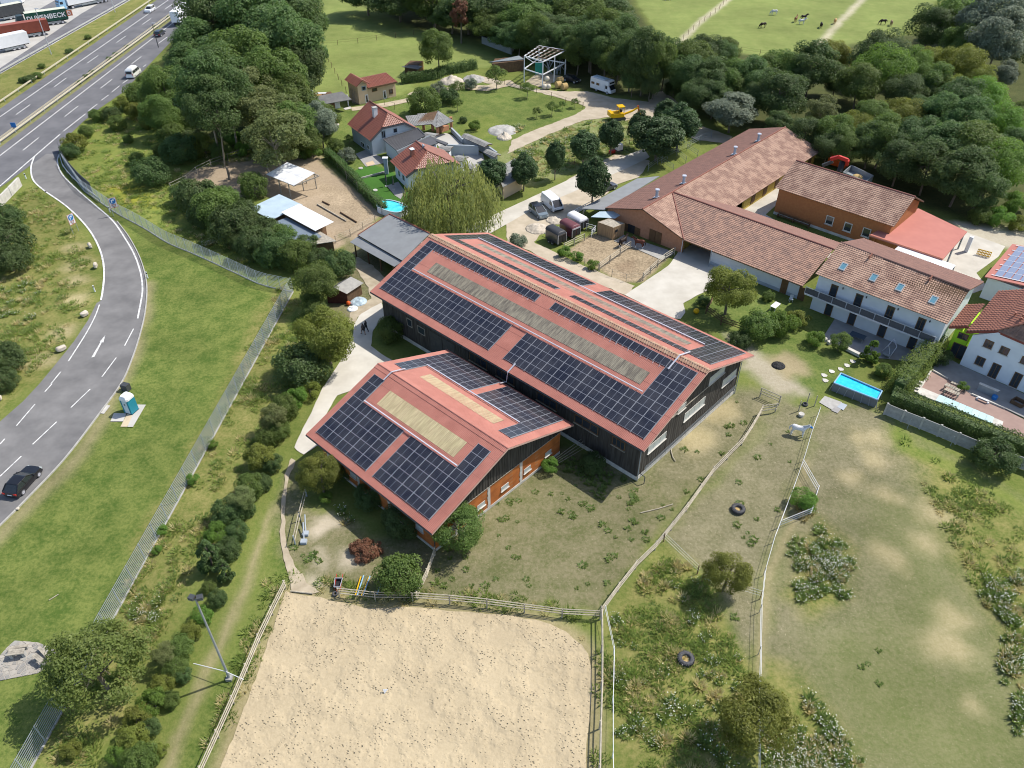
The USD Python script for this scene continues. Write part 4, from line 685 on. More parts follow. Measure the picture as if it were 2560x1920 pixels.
for x,y in((533,245),(690,303),(850,350)):s,z=onwall(ha,hb,*nat(7,x,y));opening(th,ha,hb,s-.65,s+.65,z-.75,z+.75,PLINTH,GLASS,'window',.13,1,.06,PLINTH)
th=thing('bench','long weathered bench along the foot of the orange hall','bench',C(7,230,250));p,q=C(7,90,205),C(7,365,305)
for k,dz in((0,.45),(1,.62),(2,.82)):m=MB();o=-hw*(.55 if k==0 else .25);m.bar(p+o+zz*dz,q+o+zz*dz,.35 if k==0 else .05,.06 if k==0 else .12);part(th,'seat' if k==0 else 'back_rail',m,DARKWOOD)
for t in(.02,.5,.98):m=MB();c=lerp(p,q,t);m.box((c[0]-hw[0]*.45,c[1]-hw[1]*.45,.3),(.12,.5,.6),ax=hu);part(th,'leg',m,DARKWOOD)
th=thing('flat_roof_shed','open shed with broad flat red roof behind the flats','shed',C(7,1300,360));rz=3.3
rp=[C(7,875,372,3.0),C(7,1092,478,3.0),C(7,1510,580,3.3),C(7,1722,342,3.6),C(7,1298,140,3.5)]
m=MB();m.sheet([C(7,875,372,3.2),C(7,1510,582,3.2),C(7,1722,342,3.2),C(7,1298,140,3.2)],.2);part(th,'roof',m,REDFLAT)
m=MB();a,b=C(7,875,372,3.1),C(7,1510,582,3.1);m.bar(a+v3(-.06,-.06,0),b+v3(-.06,-.06,0),.06,.3);part(th,'fascia',m,BRICK3)
for k,x,y in((7,1500,560),(7,1700,345),(7,1610,455),(7,1300,500)):p=C(k,x,y,3.0);m=MB();m.box((p[0],p[1],1.5),(.18,.18,2.98));part(th,'post',m,STEELG)
a,b=C(7,900,380,3.0),C(7,1270,150,3.0);m=MB();m.bar(v3(a[0]+.4,a[1]-.2,1.45),v3(b[0]+.4,b[1]-.2,1.45),.25,2.9);part(th,'wall',m,BRICK3);a,b=C(7,900,385,3.0),C(7,1480,575,3.0);m=MB();m.bar(v3(a[0]+.5,a[1]+.5,1.45),v3(b[0]+.3,b[1]+.5,1.45),.25,2.9);part(th,'wall',m,BRICK3)
th=thing('awning','long white flat awning beside the red flat roof','awning',C(7,1340,600));m=MB();aw=[C(7,1065,520,3.0),C(7,1135,460,3.0),C(7,1622,632,3.0),C(7,1560,700,3.0)];m.sheet(aw,.1);part(th,'roof',m,WHITE)
for p in(aw[2]*.99+aw[1]*.01,aw[3]*.98+aw[0]*.02,lerp(aw[1],aw[2],.5),lerp(aw[0],aw[3],.5)):m=MB();m.box((p[0],p[1],1.45),(.1,.1,2.9));part(th,'post',m,STEELG)
solo('courtyard',flat(Cs(7,(950,430),(1500,590),(1720,350),(2050,470),(1990,560),(1800,700),(1900,830),(1700,900),(1000,640)),Z1),YARD,'pale concrete courtyard behind the flats',kind='structure')
solo('courtyard',flat([S-wA*.6+uA*9,V2,C(7,-20,195),ER+wA*1.0-uA*4,ER-wA*.7-uA*1,V-wA*.8],Z1+.002),YARD,'pale inner courtyard between the stable wings',kind='structure')
m=MB();p=C(7,1710,515);m.box((p[0],p[1],1.3),(.55,.45,2.6),ax=hu);solo('chimney_stack',m,WHITE,'white free standing stack beside the courtyard barrier','chimney')
# ---------------------------------------------------------------- roof with pale solar panels at the right edge
th=thing('solar_shed','low building at the right edge with pale blue solar panels','building',C(7,2100,700,0));a,b=C(7,1872,730,3.4),C(7,2112,448,3.4);dr=unit(v3(.74,-.67,0));c,d=b+dr*13+zz*1.6,a+dr*13+zz*1.6
m=MB();m.sheet([a,d,c,b],.15);part(th,'roof',m,REDFLAT);wallbox(th,[a+dr*.4+v3(.2,.2,0),d,c,b+dr*.4+v3(-.2,-.2,0)],0,3.3,RENDER)
PV2=usdkit.material(stage,'/World/Looks/pale_solar_panel',{'p':('principled_bsdf',{'base_color':(.20,.24,.34),'roughness':.12,'specular_ior_level':.8})},[],surface='p.BSDF')
ea,eb=unit(b-a),unit(d-a);ln=np.linalg.norm(b-a)
for i in range(6):
    for j in range(9):
        o=a+ea*(.9+i*(ln-1.4)/6)+eb*(1.0+j*1.05);m=MB();m.sheet([o,o+eb*.93,o+eb*.93+ea*((ln-1.4)/6-.1),o+ea*((ln-1.4)/6-.1)],.05,.14);part(th,'solar_panel',m,PV2)
m=MB()
for i in range(7):o=a+ea*(.83+i*(ln-1.4)/6);m.bar(o+eb*.6+zz*.1,o+eb*10.3+zz*.1,.14,.05)
part(th,'mounting_frame',m,WHITE)
# ---------------------------------------------------------------- house with brown roof
z4=lambda x,y:(2320+x*.10850,720+y*.10850);z5=lambda x,y:(2160+x*.18083,880+y*.18083)
ha,hb0=G(*z5(1320,170)),G(*z5(2000,470));hd=unit(hb0-ha);ho=v3(hd[1],-hd[0],0);hb=ha+hd*14;ha[2]=hb[2]=0
E1,E2=G(*z4(880,1000),4.75),G(*z4(1590,980),6.35);HT=G(*z4(2212,830),7.9);nN=pl(E1,E2,HT);nN=nN if nN[2]>0 else-nN
rp=[onplane(E1,nN,*z4(x,y))for x,y in((490,890),(960,880))];rb=[onplane(E1,nN,*z4(x,y))for x,y in((895,385),(1380,360),(1640,-10))]
th=thing('house','white house with lime green corner and broad brown tiled roof','house',ha,math.atan2(hd[1],hd[0]))
up_=unit(HT-E2);top0=E2+up_*9.5;top1=rb[2]+(HT-E2)/np.linalg.norm(HT-E2)*5
for poly in([rp[0],rb[0],rb[1],rp[1]],):
    tiled(th,[rp[0],rb[0],rb[0]+(E2-E1)*.62,rp[0]+(E2-E1)*.62],TILEH,'rich brown tiles with snow stops')
x0=E1+(E2-E1)*.02;dn=unit(rb[0]-rp[0]);k0=x0+dn*np.dot(rb[1]-x0,dn);xe=E2+dn*np.dot(rb[2]+dn*2-E2,dn)
tiled(th,[x0,x0+dn*7.2,x0+dn*7.2+(E2-E1),E2],TILEH);tiled(th,[E2,E2+dn*13,E2+dn*13+(HT-E2-dn*np.dot(HT-E2,dn))*1.3,E2+(HT-E2)*1.3],TILEH)
E3=G(*z4(2212,1250),6.35);fx=unit(v3(*(E3-E2)[:2],0));tp=E2+(HT-E2)*1.3;tiled(th,[E2+v3(0,0,-.02),E2+fx*12,tp+fx*5,tp],TILE,'front slope with deep shadowed courses')
ridge(th,E2+v3(0,0,.12),tp+v3(0,0,.12),TILEH)
for p,q,z in((E1,E2,.02),(E2,E2+fx*12,.0),(rp[0],rp[1],0)):m=MB();m.bar(p-zz*.15-ho*-.03,q-zz*.15-ho*-.03,.06,.28);part(th,'fascia',m,M('fascia_red%d'%int(p[0]*10),(.22,.06,.045),(.2,.055,.04),1,.6))
sE,zE=onwall(ha,hb,*z4(1590,1010));m=MB();m.sheet([ha,hb,hb+zz*6.2,ha+hd*2.4+zz*6.2,ha+zz*4.55],.3);part(th,'wall',m,RENDER,label='white rendered front wall')
wallbox(th,[ha+hd*.3-ho*.35,hb-ho*.35,hb-ho*9,ha+hd*2.5-ho*9,ha+hd*.3-ho*6],0,4.4,RENDER,'wall')
ga_,gb_=C(7,1525,1400),C(7,1650,1448);ga_[2]=gb_[2]=0;gd=unit(gb_-ga_);wallbox(th,[ga_,gb_,gb_-ho*6,ga_-ho*6],0,4.0,LIME,'lime_wall',label='lime green rendered corner')
opening(th,ga_,gb_,*wallpx(ga_,gb_,7,1655,1205,1725,1270)[:2],2.9,3.8,BROWNWOOD,GLASS,'window',.08,2,.05);s=wallpx(ga_,gb_,7,1600,1310,1680,1440);opening(th,ga_,gb_,s[0],s[1],.05,2.2,BROWNWOOD,GLASS,'door',.1,2,.05)
for s0,s1,z0,z1 in((1.5,2.52,3.72,4.82),(3.35,4.38,3.75,4.8),(1.45,2.5,.98,2.25),(5.85,6.85,3.6,4.6),(4.9,5.9,3.75,4.8)):
    if s0!=4.9:opening(th,ha,hb,s0,s1,z0,z1,BROWNWOOD,GLASS,'window',.09,2,.05,PLINTH)
for s0,s1 in((3.37,4.38),(5.94,6.9)):opening(th,ha,hb,s0,s1,.12,2.24,BROWNWOOD,GLASS,'door',.1,2,.05,PLINTH)
for x,y in((1990,640),(2165,690),(2120,760)):p=onplane(E1,nN,*z4(x,y));m=MB();m.tube(p,p+zz*.45,.09,n=8);m.tube(p+zz*.45,p+zz*.52,.14,n=8);part(th,'vent_pipe',m,TILEO)
# ---------------------------------------------------------------- felt roofed open shelter by the big barn
th=thing('open_shelter','open timber shelter with grey felt roof between barn and willow','shelter',C(5,1000,500));sh=[C(5,812,432,2.5),C(5,880,380,3.0),C(5,1155,195,4.3),C(5,1500,362,4.3),C(5,1262,600,3.0),C(5,1195,645,2.5)]
m=MB();m.sheet([sh[1]+zz*.15,sh[4]+zz*.15,sh[3]+zz*.1,sh[2]+zz*.1],.14);part(th,'roof',m,FELT);m=MB();m.sheet([sh[0],sh[5],sh[4]-zz*.05,sh[1]-zz*.05],.1);part(th,'lower_roof',m,FELT)
m=MB();m.bar(sh[2]+zz*.15,sh[3]+zz*.15,.2,.14);m.bar(sh[2]+zz*.12,sh[1]+zz*.2,.1,.12);part(th,'red_edge',m,TILEO);m=MB();m.bar(sh[1]+zz*.08,sh[4]+zz*.08,.06,.16);part(th,'step_edge',m,BLACK)
for t in(.06,.36,.64,.93):p=lerp(sh[0],sh[5],t)+v3(.25,.3,0);m=MB();m.box((p[0],p[1],1.2),(.16,.16,2.4),ax=sh[5]-sh[0]);part(th,'post',m,DARKWOOD)
bq=[lerp(sh[1],sh[2],.3),lerp(sh[4],sh[3],.3),lerp(sh[4],sh[3],.97),lerp(sh[1],sh[2],.97)];wallbox(th,bq,0,2.6,PLINTH,'back_wall')
for t in(.15,.4,.65):p=lerp(bq[0],bq[1],t);q=lerp(bq[0],bq[1],t+.13);m=MB();m.bar(v3(p[0]-.08,p[1]-.1,1),v3(q[0]-.08,q[1]-.1,1),.08,2.0);part(th,'door',m,DARKWOOD)
# ---------------------------------------------------------------- sheet roofs on the bare paddock
zz2=lambda x,y:((600+x*.23640)*1.0,380+y*.23640)
def gz_(x,y,z):return G(*zz2(x,y),z)
th=thing('paddock_shelter','tall open shelter with stained white sheet roof on dirt paddock','shelter',gz_(560,350,0));q=[gz_(278,240,2.9),gz_(572,360,2.9),gz_(855,245,3.5),gz_(540,133,3.5)]
e=unit(q[1]-q[0]);upv=unit(q[3]-q[0]);part(th,'roof',corr(q[0],e,unit(q[3]-q[0]-e*np.dot(q[3]-q[0],e)),np.linalg.norm(q[1]-q[0]),np.linalg.norm(q[3]-q[0]),MB(),.25,.025,laps=(2.6,)),M('stained_sheet',(.72,.73,.74),(.55,.56,.58),.6,.5,detail=6.,lo=.4,hi=.62))
for x,y in((435,430),(540,490),(675,405),(810,385),(705,330),(320,300)):p=gz_(x,y,0);m=MB();m.box((p[0],p[1],1.5),(.16,.16,3.0));part(th,'post',m,GREYWOOD)
m=MB();m.bar(q[0]-zz*.1+v3(.2,.3,0),q[1]-zz*.1+v3(-.1,.3,0),.12,.2);m.bar(q[3]-zz*.15,q[2]-zz*.15+v3(-.3,0,0),.12,.2);m.bar(q[1]-zz*.1+v3(-.2,.2,0),q[2]-zz*.12+v3(-.3,0,0),.12,.2);part(th,'beam',m,GREYWOOD)
def sheetroof(name,label,pts,mat,z0=1.9,corrug=.3):
    t_=thing(name,label,'shed',(sum(p[0]for p in pts)/4,sum(p[1]for p in pts)/4,0));e=unit(pts[1]-pts[0]);y=pts[3]-pts[0];y=y-e*np.dot(y,e)
    part(t_,'roof',corr(pts[0],e,unit(y),np.linalg.norm(pts[1]-pts[0]),np.linalg.norm(y),MB(),corrug,.02),mat);m=MB();m.sheet(pts,.06,-.02);part(t_,'roof_frame',m,GREYWOOD);c=sum(pts)/4
    wallbox(t_,[lerp(p,c,.1)for p in pts],0,min(p[2]for p in pts)-.12,DARKWOOD,'wall');return t_
sheetroof('low_shed','low shed with smooth pale blue sheet roof under dark bushes',[gz_(95,600,2.4),gz_(340,720,2.4),gz_(595,580,2.7),gz_(430,455,2.7)],BLUESH)
sheetroof('low_shed','low shed with blue grey ribbed roof beside the white sheet roof',[gz_(330,760,2.1),gz_(620,1000,2.1),gz_(1020,940,2.4),gz_(600,690,2.4)],BLUESH2)
sheetroof('low_shed','raised bright white sheet roof above the blue grey shed',[gz_(435,640,2.9),gz_(800,838,2.9),gz_(912,690,3.1),gz_(650,563,3.1)],WHITE)
th=thing('garden_shed','small dark red shed with weathered grey roof beside round bush','shed',C(5,740,880));q=[C(5,622,960),C(5,795,965),C(5,815,900),C(5,690,850)]
qa,qb=v3(*q[0][:2],0),v3(*q[1][:2],0);L_=np.linalg.norm(qb-qa);part(th,'board_wall',boards(qa,qb,0,lambda x:1.9+.75*(1-abs(x/L_-.5)*2),MB(),.18),M('dark_red_boards',(.085,.03,.022),(.06,.022,.017),2,.85),kind='stuff');dd=unit(v3(.55,.83,0));wallbox(th,[qa+dd*.05,qb+dd*.05,qb+dd*3,qa+dd*3],0,1.9,DARKWOOD)
rd=(qa+qb)/2+zz*2.75-dd*.3
for sd,pe in((-1,qa),(1,qb)):
    e_=pe+(pe-(qa+qb)/2)*.18-dd*.3+zz*1.75;part(th,'roof',corr(e_,dd,unit(rd-e_),3.5,np.linalg.norm(rd-e_),MB(),.177,.02),FELTD if sd<0 else CONC)
# ---------------------------------------------------------------- white house with half hipped roof
def gable_house(th,F,u,w,L,W,ze,zr,hip,mat,wallm,dark,ov=.6,zh=None):
    """F front left eave corner; front faces +u; half hip at the front from height zh"""
    P=lambda l,x,z:F*v3(1,1,0)-u*l+w*x+zz*z;zh=zh or(ze+zr)/2;xh=(zh-ze)/(zr-ze)*W/2
    for sd in(0,1):
        e=0 if sd==0 else W;k=xh if sd==0 else W-xh
        poly=[P(0,e,ze),P(L,e,ze),P(L,W/2,zr),P(hip,W/2,zr),P(0,k,zh)]
        tiled(th,poly,mat,cw=.36,ch=.40)
    if hip>0:tiled(th,[P(0,xh,zh),P(0,W-xh,zh),P(hip,W/2,zr)],mat,cw=.36,ch=.40)
    for p,q in((P(hip,W/2,zr),P(L,W/2,zr)),(P(0,xh,zh),P(hip,W/2,zr)),(P(0,W-xh,zh),P(hip,W/2,zr))):ridge(th,p+zz*.08,q+zz*.08,TILEO,.12)
    for p,q in((P(-.02,0,ze),P(-.02,xh,zh)),(P(-.02,W,ze),P(-.02,W-xh,zh)),(P(-.02,xh,zh),P(-.02,W-xh,zh))):m=MB();m.bar(p-zz*.22,q-zz*.22,.08,.34);part(th,'verge_board',m,dark)
    a,b=P(ov,ov,0),P(ov,W-ov,0);fl=P(L-ov,ov,0);fr=P(L-ov,W-ov,0);zi=ze+ov*(zr-ze)/(W/2)-.25
    m=MB();m.prism([a,b,fr,fl],0,zi);part(th,'wall',m,wallm);m=MB();xx=(zh-.3-zi)/(zr-ze)*W/2
    for l in(ov,L-ov):m.sheet([P(l,ov,zi-.05),P(l,W-ov,zi-.05),P(l,W-ov-xx,zh-.3),P(l,ov+xx,zh-.3)],.2)
    part(th,'gable',m,wallm);return a,b,fl
RW=M('roof_red_big_tile',(.36,.12,.06),(.30,.10,.05),1.2,.75)
u1=unit(v3(.56,-.828,0));w1=v3(-u1[1],u1[0],0)
th=thing('house','white house with red half hipped roof and white chimney','house',(-25,147,0),math.atan2(u1[1],u1[0]))
F1=v3(-27.03,143.85,0);a1,b1,fl1=gable_house(th,F1,u1,w1,10.2,10.4,3.3,6.9,2.0,TILEO,RENDER,SLATE,zh=5.25)
p=F1-u1*4.6+w1*3.7+zz*5.6;m=MB();m.box(p+zz*.8,(.8,.8,2.2),ax=u1);ch=part(th,'chimney',m,WHITE);m=MB();m.box(p+zz*1.95,(.95,.95,.12),ax=u1);part(ch,'cap',m,CONC)
s0,s1,z0,z1=wallpx(a1,b1,1,1080,1135,1122,1190);opening(th,a1,b1,s0,s1,z0,z1,GREYREN,GLASS,'window',.12,2,.05,WHITE);s0,s1,z0,z1=wallpx(a1,b1,1,1185,1112,1222,1142);opening(th,a1,b1,s0,s1,z0,z1,GREYREN,GLASS,'window',.1,1,.05,WHITE)
m=MB();m.bar(fl1-w1*.04+zz*1.6,a1-w1*.04+zz*1.6,.06,3.2);part(th,'grey_side_wall',m,GREYREN)
fs,as_=fl1-w1*.08,a1-w1*.08
for q in((905,1215,945,1300),(958,1245,985,1300)):s0,s1,z0,z1=wallpx(fs,as_,1,*q);opening(th,fs,as_,s0,s0+max(.9,s1-s0),max(.1,z0),z1,WHITE,GLASS,'terrace_door' if q[0]==905 else 'window',.12,2,.05)
th=thing('house','second white house with red roof partly behind the willow','house',(-15,130,0));u2=unit(v3(.47,-.883,0));w2=v3(-u2[1],u2[0],0)
F2=v3(-18.6,128.4,0);a2_,b2_,fl2=gable_house(th,F2,u2,w2,7.6,10.6,3.0,5.7,2.4,TILEO,RENDER,SLATE,zh=3.9)
p=F2-u2*4.4+w2*3.2+zz*4.6;m=MB();m.box(p+zz*.4,(.8,.6,1.5),ax=u2);ch=part(th,'chimney',m,TILEH);m=MB();m.box(p+zz*1.2,(.95,.75,.1),ax=u2);part(ch,'cap',m,WHITE)
p=F2-u2*4.0+w2*5.2+zz*5.6;m=MB();m.tube(p,p+zz*.5,.06);m.tube(p+zz*.45+v3(.1,-.1,0),p+zz*.65+v3(-.1,.2,.1),.32,.1,10);part(th,'satellite_dish',m,GREYREN)
for l in(1.5,3.6):fs,as_=fl2,a2_;opening(th,fs,as_,l,l+1.1,.9,2.1,WHITE,GLASS,'window',.1,2,.05)
th=thing('annex','dark grey standing seam annex between the two red roofed houses','building',C(1,1300,1300));q=[C(1,1100,1205,3.0),C(1,1215,1300,3.0),C(1,1462,1170,3.7),C(1,1400,1108,3.7)]
m=MB();m.sheet(q,.18);part(th,'roof',m,SLATE);m=MB();e=unit(q[1]-q[0]);L_=np.linalg.norm(q[1]-q[0])
for k in range(1,12):t=k/12;m.bar(lerp(q[0],q[1],t)+zz*.03,lerp(q[3],q[2],t)+zz*.03,.03,.05)
part(th,'roof_seam',m,SLATE,kind='stuff');m=MB()
for i in range(4):m.bar(q[i]+zz*.03,q[(i+1)%4]+zz*.03,.16,.14)
part(th,'edge_trim',m,SLATE);c=sum(q)/4;wallbox(th,[lerp(p,c,.08)for p in q],0,2.75,RENDER)
q=[C(1,1215,1310,2.9),C(1,1245,1345,2.9),C(1,1570,1235,3.1),C(1,1500,1175,3.3)];m=MB();m.sheet(q,.2);part(th,'lower_roof',m,SLATE);m=MB();m.bar(q[0]+zz*.05,q[3]+zz*.05,.3,.16);part(th,'parapet',m,STEELG);c=sum(q)/4;wallbox(th,[lerp(p,c,.08)for p in q],0,2.7,RENDER)
q=[C(1,1500,1175,3.3),C(1,1660,1235,2.9),C(1,1640,1250,2.9),C(1,1480,1190,3.2)];m=MB();m.sheet(q,.25);part(th,'fascia',m,SLATE)
th=thing('gazebo','brick pillared gazebo with pale grey patterned tile roof','gazebo',C(1,1560,1150));g0,g1,g2,g3=C(1,1330,1090,2.6),C(1,1520,1072,2.6),C(1,1570,958,3.7),C(1,1290,1012,3.1);h1,h2=C(1,1556,1104,2.5),C(1,1708,1046,2.5)
tiled(th,[g0,g1,g2,g3],TILEG);tiled(th,[h1,h2,g2+(h2-h1)*.02,g2],TILEG);m=MB();m.sheet([g1,h1,g2],.08);part(th,'hip',m,TILEG);m=MB();m.sheet([h2,C(1,1600,985,2.6),g2],.08);part(th,'hip',m,TILEG)
for k,x,y in((1,1572,1165),(1,1688,1110),(1,1528,1130),(1,1450,1120)):p=C(k,x,y);m=MB();m.box((p[0],p[1],1.2),(.55,.55,2.4));part(th,'pillar',m,BRICK2)
p=C(1,1625,1130);m=MB();m.box((p[0],p[1],.5),(2.2,.8,1.0),ax=h2-h1);part(th,'counter',m,BRICK2)
def capwall(label,caps,wallpts,h,mat=GREYREN):
    t_=thing('garden_wall',label,'wall',wallpts[0]);m=MB()
    for a,b in zip(wallpts[:-1],wallpts[1:]):m.bar(v3(a[0],a[1],h/2),v3(b[0],b[1],h/2),.35,h)
    part(t_,'wall',m,mat)
    for(k,x0,y0,x1,y1,z,wd)in caps:
        a,b=C(k,x0,y0,z),C(k,x1,y1,z);d=unit(b-a);s=v3(-d[1],d[0],0)*wd/2
        for sg in(-1,1):tiled(t_,[a+s*sg-zz*.35,b+s*sg-zz*.35,b,a],TILEG,cw=.25,ch=.25)
    return t_
capwall('grey garden wall topped by two short runs of grey tile caps',[(1,1800,1155,2010,1245,2.6,1.9),(1,1990,1290,2090,1335,2.2,1.5)],[C(1,1800,1240),C(1,1890,1270),C(1,1970,1320),C(1,2080,1400)],2.0)
capwall('low grey wall along the white terrace',[],[C(1,1690,1140),C(1,1790,1240)],.9)
capwall('grey boundary wall with pale coping beside the second house',[],[C(1,1650,1330),C(1,1925,1340)],1.9)
for i,(x0,y0,x1,y1,z,wd)in enumerate(((1455,1150,1560,1165,2.9,2.2),(1585,1265,1690,1275,2.8,2.2),(1725,1350,1815,1365,2.7,2.2),(1790,1420,1890,1430,2.7,2.2))):
    t_=thing('porch',['small grey tiled porch roof nearest the gazebo','small grey tiled porch roof beside the annex','small grey tiled porch roof halfway along the second house','small grey tiled porch roof nearest the willow'][i],'porch',C(1,(x0+x1)/2,y0));a,b=C(1,x0,y0,z),C(1,x1,y1,z);d=unit(b-a);s=v3(-d[1],d[0],0)*wd/2
    for sg in(-1,1):tiled(t_,[a+s*sg-zz*.3,b+s*sg-zz*.3,b,a],TILEG,cw=.25,ch=.25)
    c=(a+b)/2;m=MB();m.box((c[0],c[1],(z-.4)/2),(np.linalg.norm(b-a)*.7,wd*.6,z-.4),ax=d);part(t_,'wall',m,RENDER)
solo('terrace',flat(Cs(1,(1500,1180),(1640,1150),(1700,1170),(1800,1260),(1960,1330),(2000,1480),(1900,1520),(1800,1400),(1600,1290)),Z2),PARKC,'white paved terrace beside the houses',kind='structure')
solo('terrace',flat(Cs(1,(860,1330),(960,1290),(1150,1400),(1010,1430),(950,1440)),Z2),PAVE,'paved strip in front of the white house',kind='structure')
solo('terrace',flat(Cs(1,(1130,1605),(1230,1570),(1290,1659),(1250,1720),(1200,1690)),Z2),PAVE,'grey paving beside the umbrellas',kind='structure')
solo('stepping_slab',flat(Cs(1,(945,1410),(1010,1390),(1030,1420),(965,1440)),.06),BEIGE,'pale wooden deck slab on the artificial lawn',kind='structure')
m=MB();a,b=C(1,900,1548),C(1,1120,1490);m.bar(a+zz*.15,b+zz*.15,.2,.3);solo('edging_wall',m,CONC,'low pale edging across the artificial lawn','wall')
th=thing('pillar','grey masonry pillar with white cap on the artificial lawn','pillar',C(1,1130,1500));p=C(1,1130,1500);m=MB();m.box((p[0],p[1],1.5),(.7,.5,3.0));part(th,'shaft',m,GREYREN);m=MB();m.box((p[0],p[1],3.06),(1.0,.8,.12));part(th,'cap',m,WHITE)
for i,(x,y)in enumerate(((1128,1610),(1190,1640))):
    th=thing('parasol',['closed dark parasol on the artificial lawn','closed dark parasol on the grey paving'][i],'parasol',C(1,x,y));p=C(1,x,y)*v3(1,1,0);m=MB();m.tube(p,p+zz*2.5,.03);part(th,'pole',m,STEELG);m=MB();m.tube(p+zz*1.0,p+zz*2.4,.2,.05,8);m.tube(p+zz*.95,p+zz*1.0,.12,.2,8);part(th,'canopy',m,DARKM);m=MB();m.box(p+zz*.05,(.5,.5,.1));part(th,'base',m,CONC)
for i,(x,y)in enumerate(((905,1455),(1030,1645))):p=C(1,x,y);m=MB();m.tube(p,p+zz*.12,.45,.42,12);solo('round_slab',m,PARKC,['pale round slab nearer the white house','pale round slab nearer the parasols'][i],'slab')
# ---------------------------------------------------------------- beige cottage, bungalow, sheds
th=thing('cottage','beige cottage with tall end block and two orange roofs','house',C(1,1050,880));ca,cb,cc=(v3(*C(1,x,y)[:2],0)for x,y in((895,905),(985,893),(1215,832)));cd=unit(cc-ca);ci=v3(-cd[1],cd[0],0)
bw=np.dot(cb-ca,cd);LW=np.dot(cc-ca,cd);wallbox(th,[ca,ca+cd*bw,ca+cd*bw+ci*4.8,ca+ci*4.8],0,4.2,BEIGE,label='tall beige end block');wallbox(th,[ca+cd*bw+ci*.15,ca+cd*LW+ci*.15,ca+cd*LW+ci*4.5,ca+cd*bw+ci*4.5],0,3.2,BEIGE)
r0,r1=ca+cd*bw/2-ci*.6+zz*5.3,ca+cd*bw/2+ci*5.2+zz*5.3
for x,sg in((-.5,1),(bw+.5,-1)):e0_=ca+cd*x-ci*.6+zz*4.15;tiled(th,[e0_,e0_+ci*5.8,r1,r0],TILEO)
m=MB();m.sheet([ca+ci*.1+zz*4.1,ca+cd*bw+ci*.1+zz*4.1,ca+cd*bw/2+ci*.1+zz*5.15],.2);part(th,'gable',m,BEIGE)
tiled(th,[ca+cd*(bw+.05)-ci*.4+zz*3.3,ca+cd*(LW+.3)-ci*.4+zz*3.3,ca+cd*(LW+.3)+ci*4.8+zz*4.0,ca+cd*(bw+.05)+ci*4.8+zz*4.0],TILEO)
m=MB();m.bar(ca+cd*(bw+.1)-ci*.45+zz*3.2,ca+cd*(LW+.3)-ci*.45+zz*3.2,.1,.35);part(th,'fascia',m,DARKWOOD)
for q,nm,fr in(((940,820,975,890),'door',WHITE),((1095,785,1130,862),'door',WHITE),((910,748,952,778),'window',GREYREN),((1148,775,1185,808),'window',BROWNWOOD),((1000,760,1048,785),'window',BROWNWOOD)):
    off=ci*(.15 if q[0]>990 else 0);s0,s1,z0,z1=wallpx(ca+off,cc+off,1,*q);opening(th,ca+off,cc+off,s0,s1,max(z0,.05),z1,fr,GLASS,nm,.15,1,.06)
m=MB()
for k in range(12):p=ca-cd*(.2+.12*(k%6))+ci*(.3+k*.3);m.tube(p,p+cd*.15*(k%6)+zz*(2.0+(k%4)*.4),.05)
solo('plank_stack',m,GREYWOOD,'old planks leaning on the beige cottage','planks')
th=thing('bungalow','low ochre bungalow with grey roof among trees','house',C(1,600,940));B_=lambda x,y,z:C(1,x,y,z)
m=MB();m.sheet([B_(597,898,2.4),B_(828,858,2.4),B_(742,790,3.3),B_(460,842,3.3)],.12);m2=MB();m2.sheet([B_(326,868,2.5),B_(430,960,2.4),B_(597,898,2.4),B_(460,842,3.3)],.12);part(th,'roof',m,FELTD);part(th,'roof',m2,M('felt_side',(.15,.15,.15),(.2,.2,.2),1,.85));m=MB();m.sheet([B_(430,962,2.3),B_(600,900,2.3),B_(710,1000,2.1),B_(640,1010,2.1)],.12);part(th,'roof',m,FELT)
wallbox(th,[B_(350,930,0),B_(440,1000,0),B_(615,950,0),B_(560,880,0)],0,2.3,OCHRE);wallbox(th,[B_(610,945,0),B_(690,930,0),B_(660,880,0),B_(580,890,0)],0,2.3,DARKWOOD);m=MB();p=B_(708,935,0);m.box((p[0],p[1],1),(1.1,.1,2),rz=.25);part(th,'door',m,WHITE);p=B_(800,915,0);m=MB();m.box((p[0],p[1],1.2),(.2,.2,2.4));part(th,'post',m,WHITE);p=B_(660,1060,0);wallbox(th,[B_(640,1020,0),B_(705,1050,0),B_(690,1075,0),B_(640,1080,0)],0,1.4,REDP,'red_wall')
p=B_(487,825,3.0);m=MB();m.box(p+zz*.4,(.5,.5,1.6));part(th,'chimney',m,WHITE);m=MB();m.sheet([B_(510,812,3.3),B_(600,808,3.2),B_(610,795,3.4),B_(525,798,3.5)],.08);part(th,'roof_hatch',m,WHITE)
solo('terrace',flat(Cs(1,(755,935),(815,920),(830,938),(770,950)),Z2),PARKC,'pale doorstep slab of the bungalow',kind='structure');solo('terrace',flat(Cs(1,(640,1100),(700,1060),(722,1075),(690,1100)),Z2+.004),PARKC,'pale slab below the red wall',kind='structure')
th=thing('field_shed','dark open field shed with felt roof beside the lone tree','shed',C(1,1340,620));m=MB();m.sheet([B_(1258,575,2.2),B_(1400,597,2.3),B_(1440,570,2.5),B_(1330,560,2.5)],.12);part(th,'roof',m,FELTD);a,b=B_(1290,640,0),B_(1400,645,0);wallbox(th,[a,b,b+v3(1,4,0),a+v3(1,4,0)],0,2.0,DARKWOOD);m=MB();m.bar(v3(*b[:2],1),v3(*b[:2],1)+v3(1,4,0),.12,2.0);part(th,'side_wall',m,OCHRE)
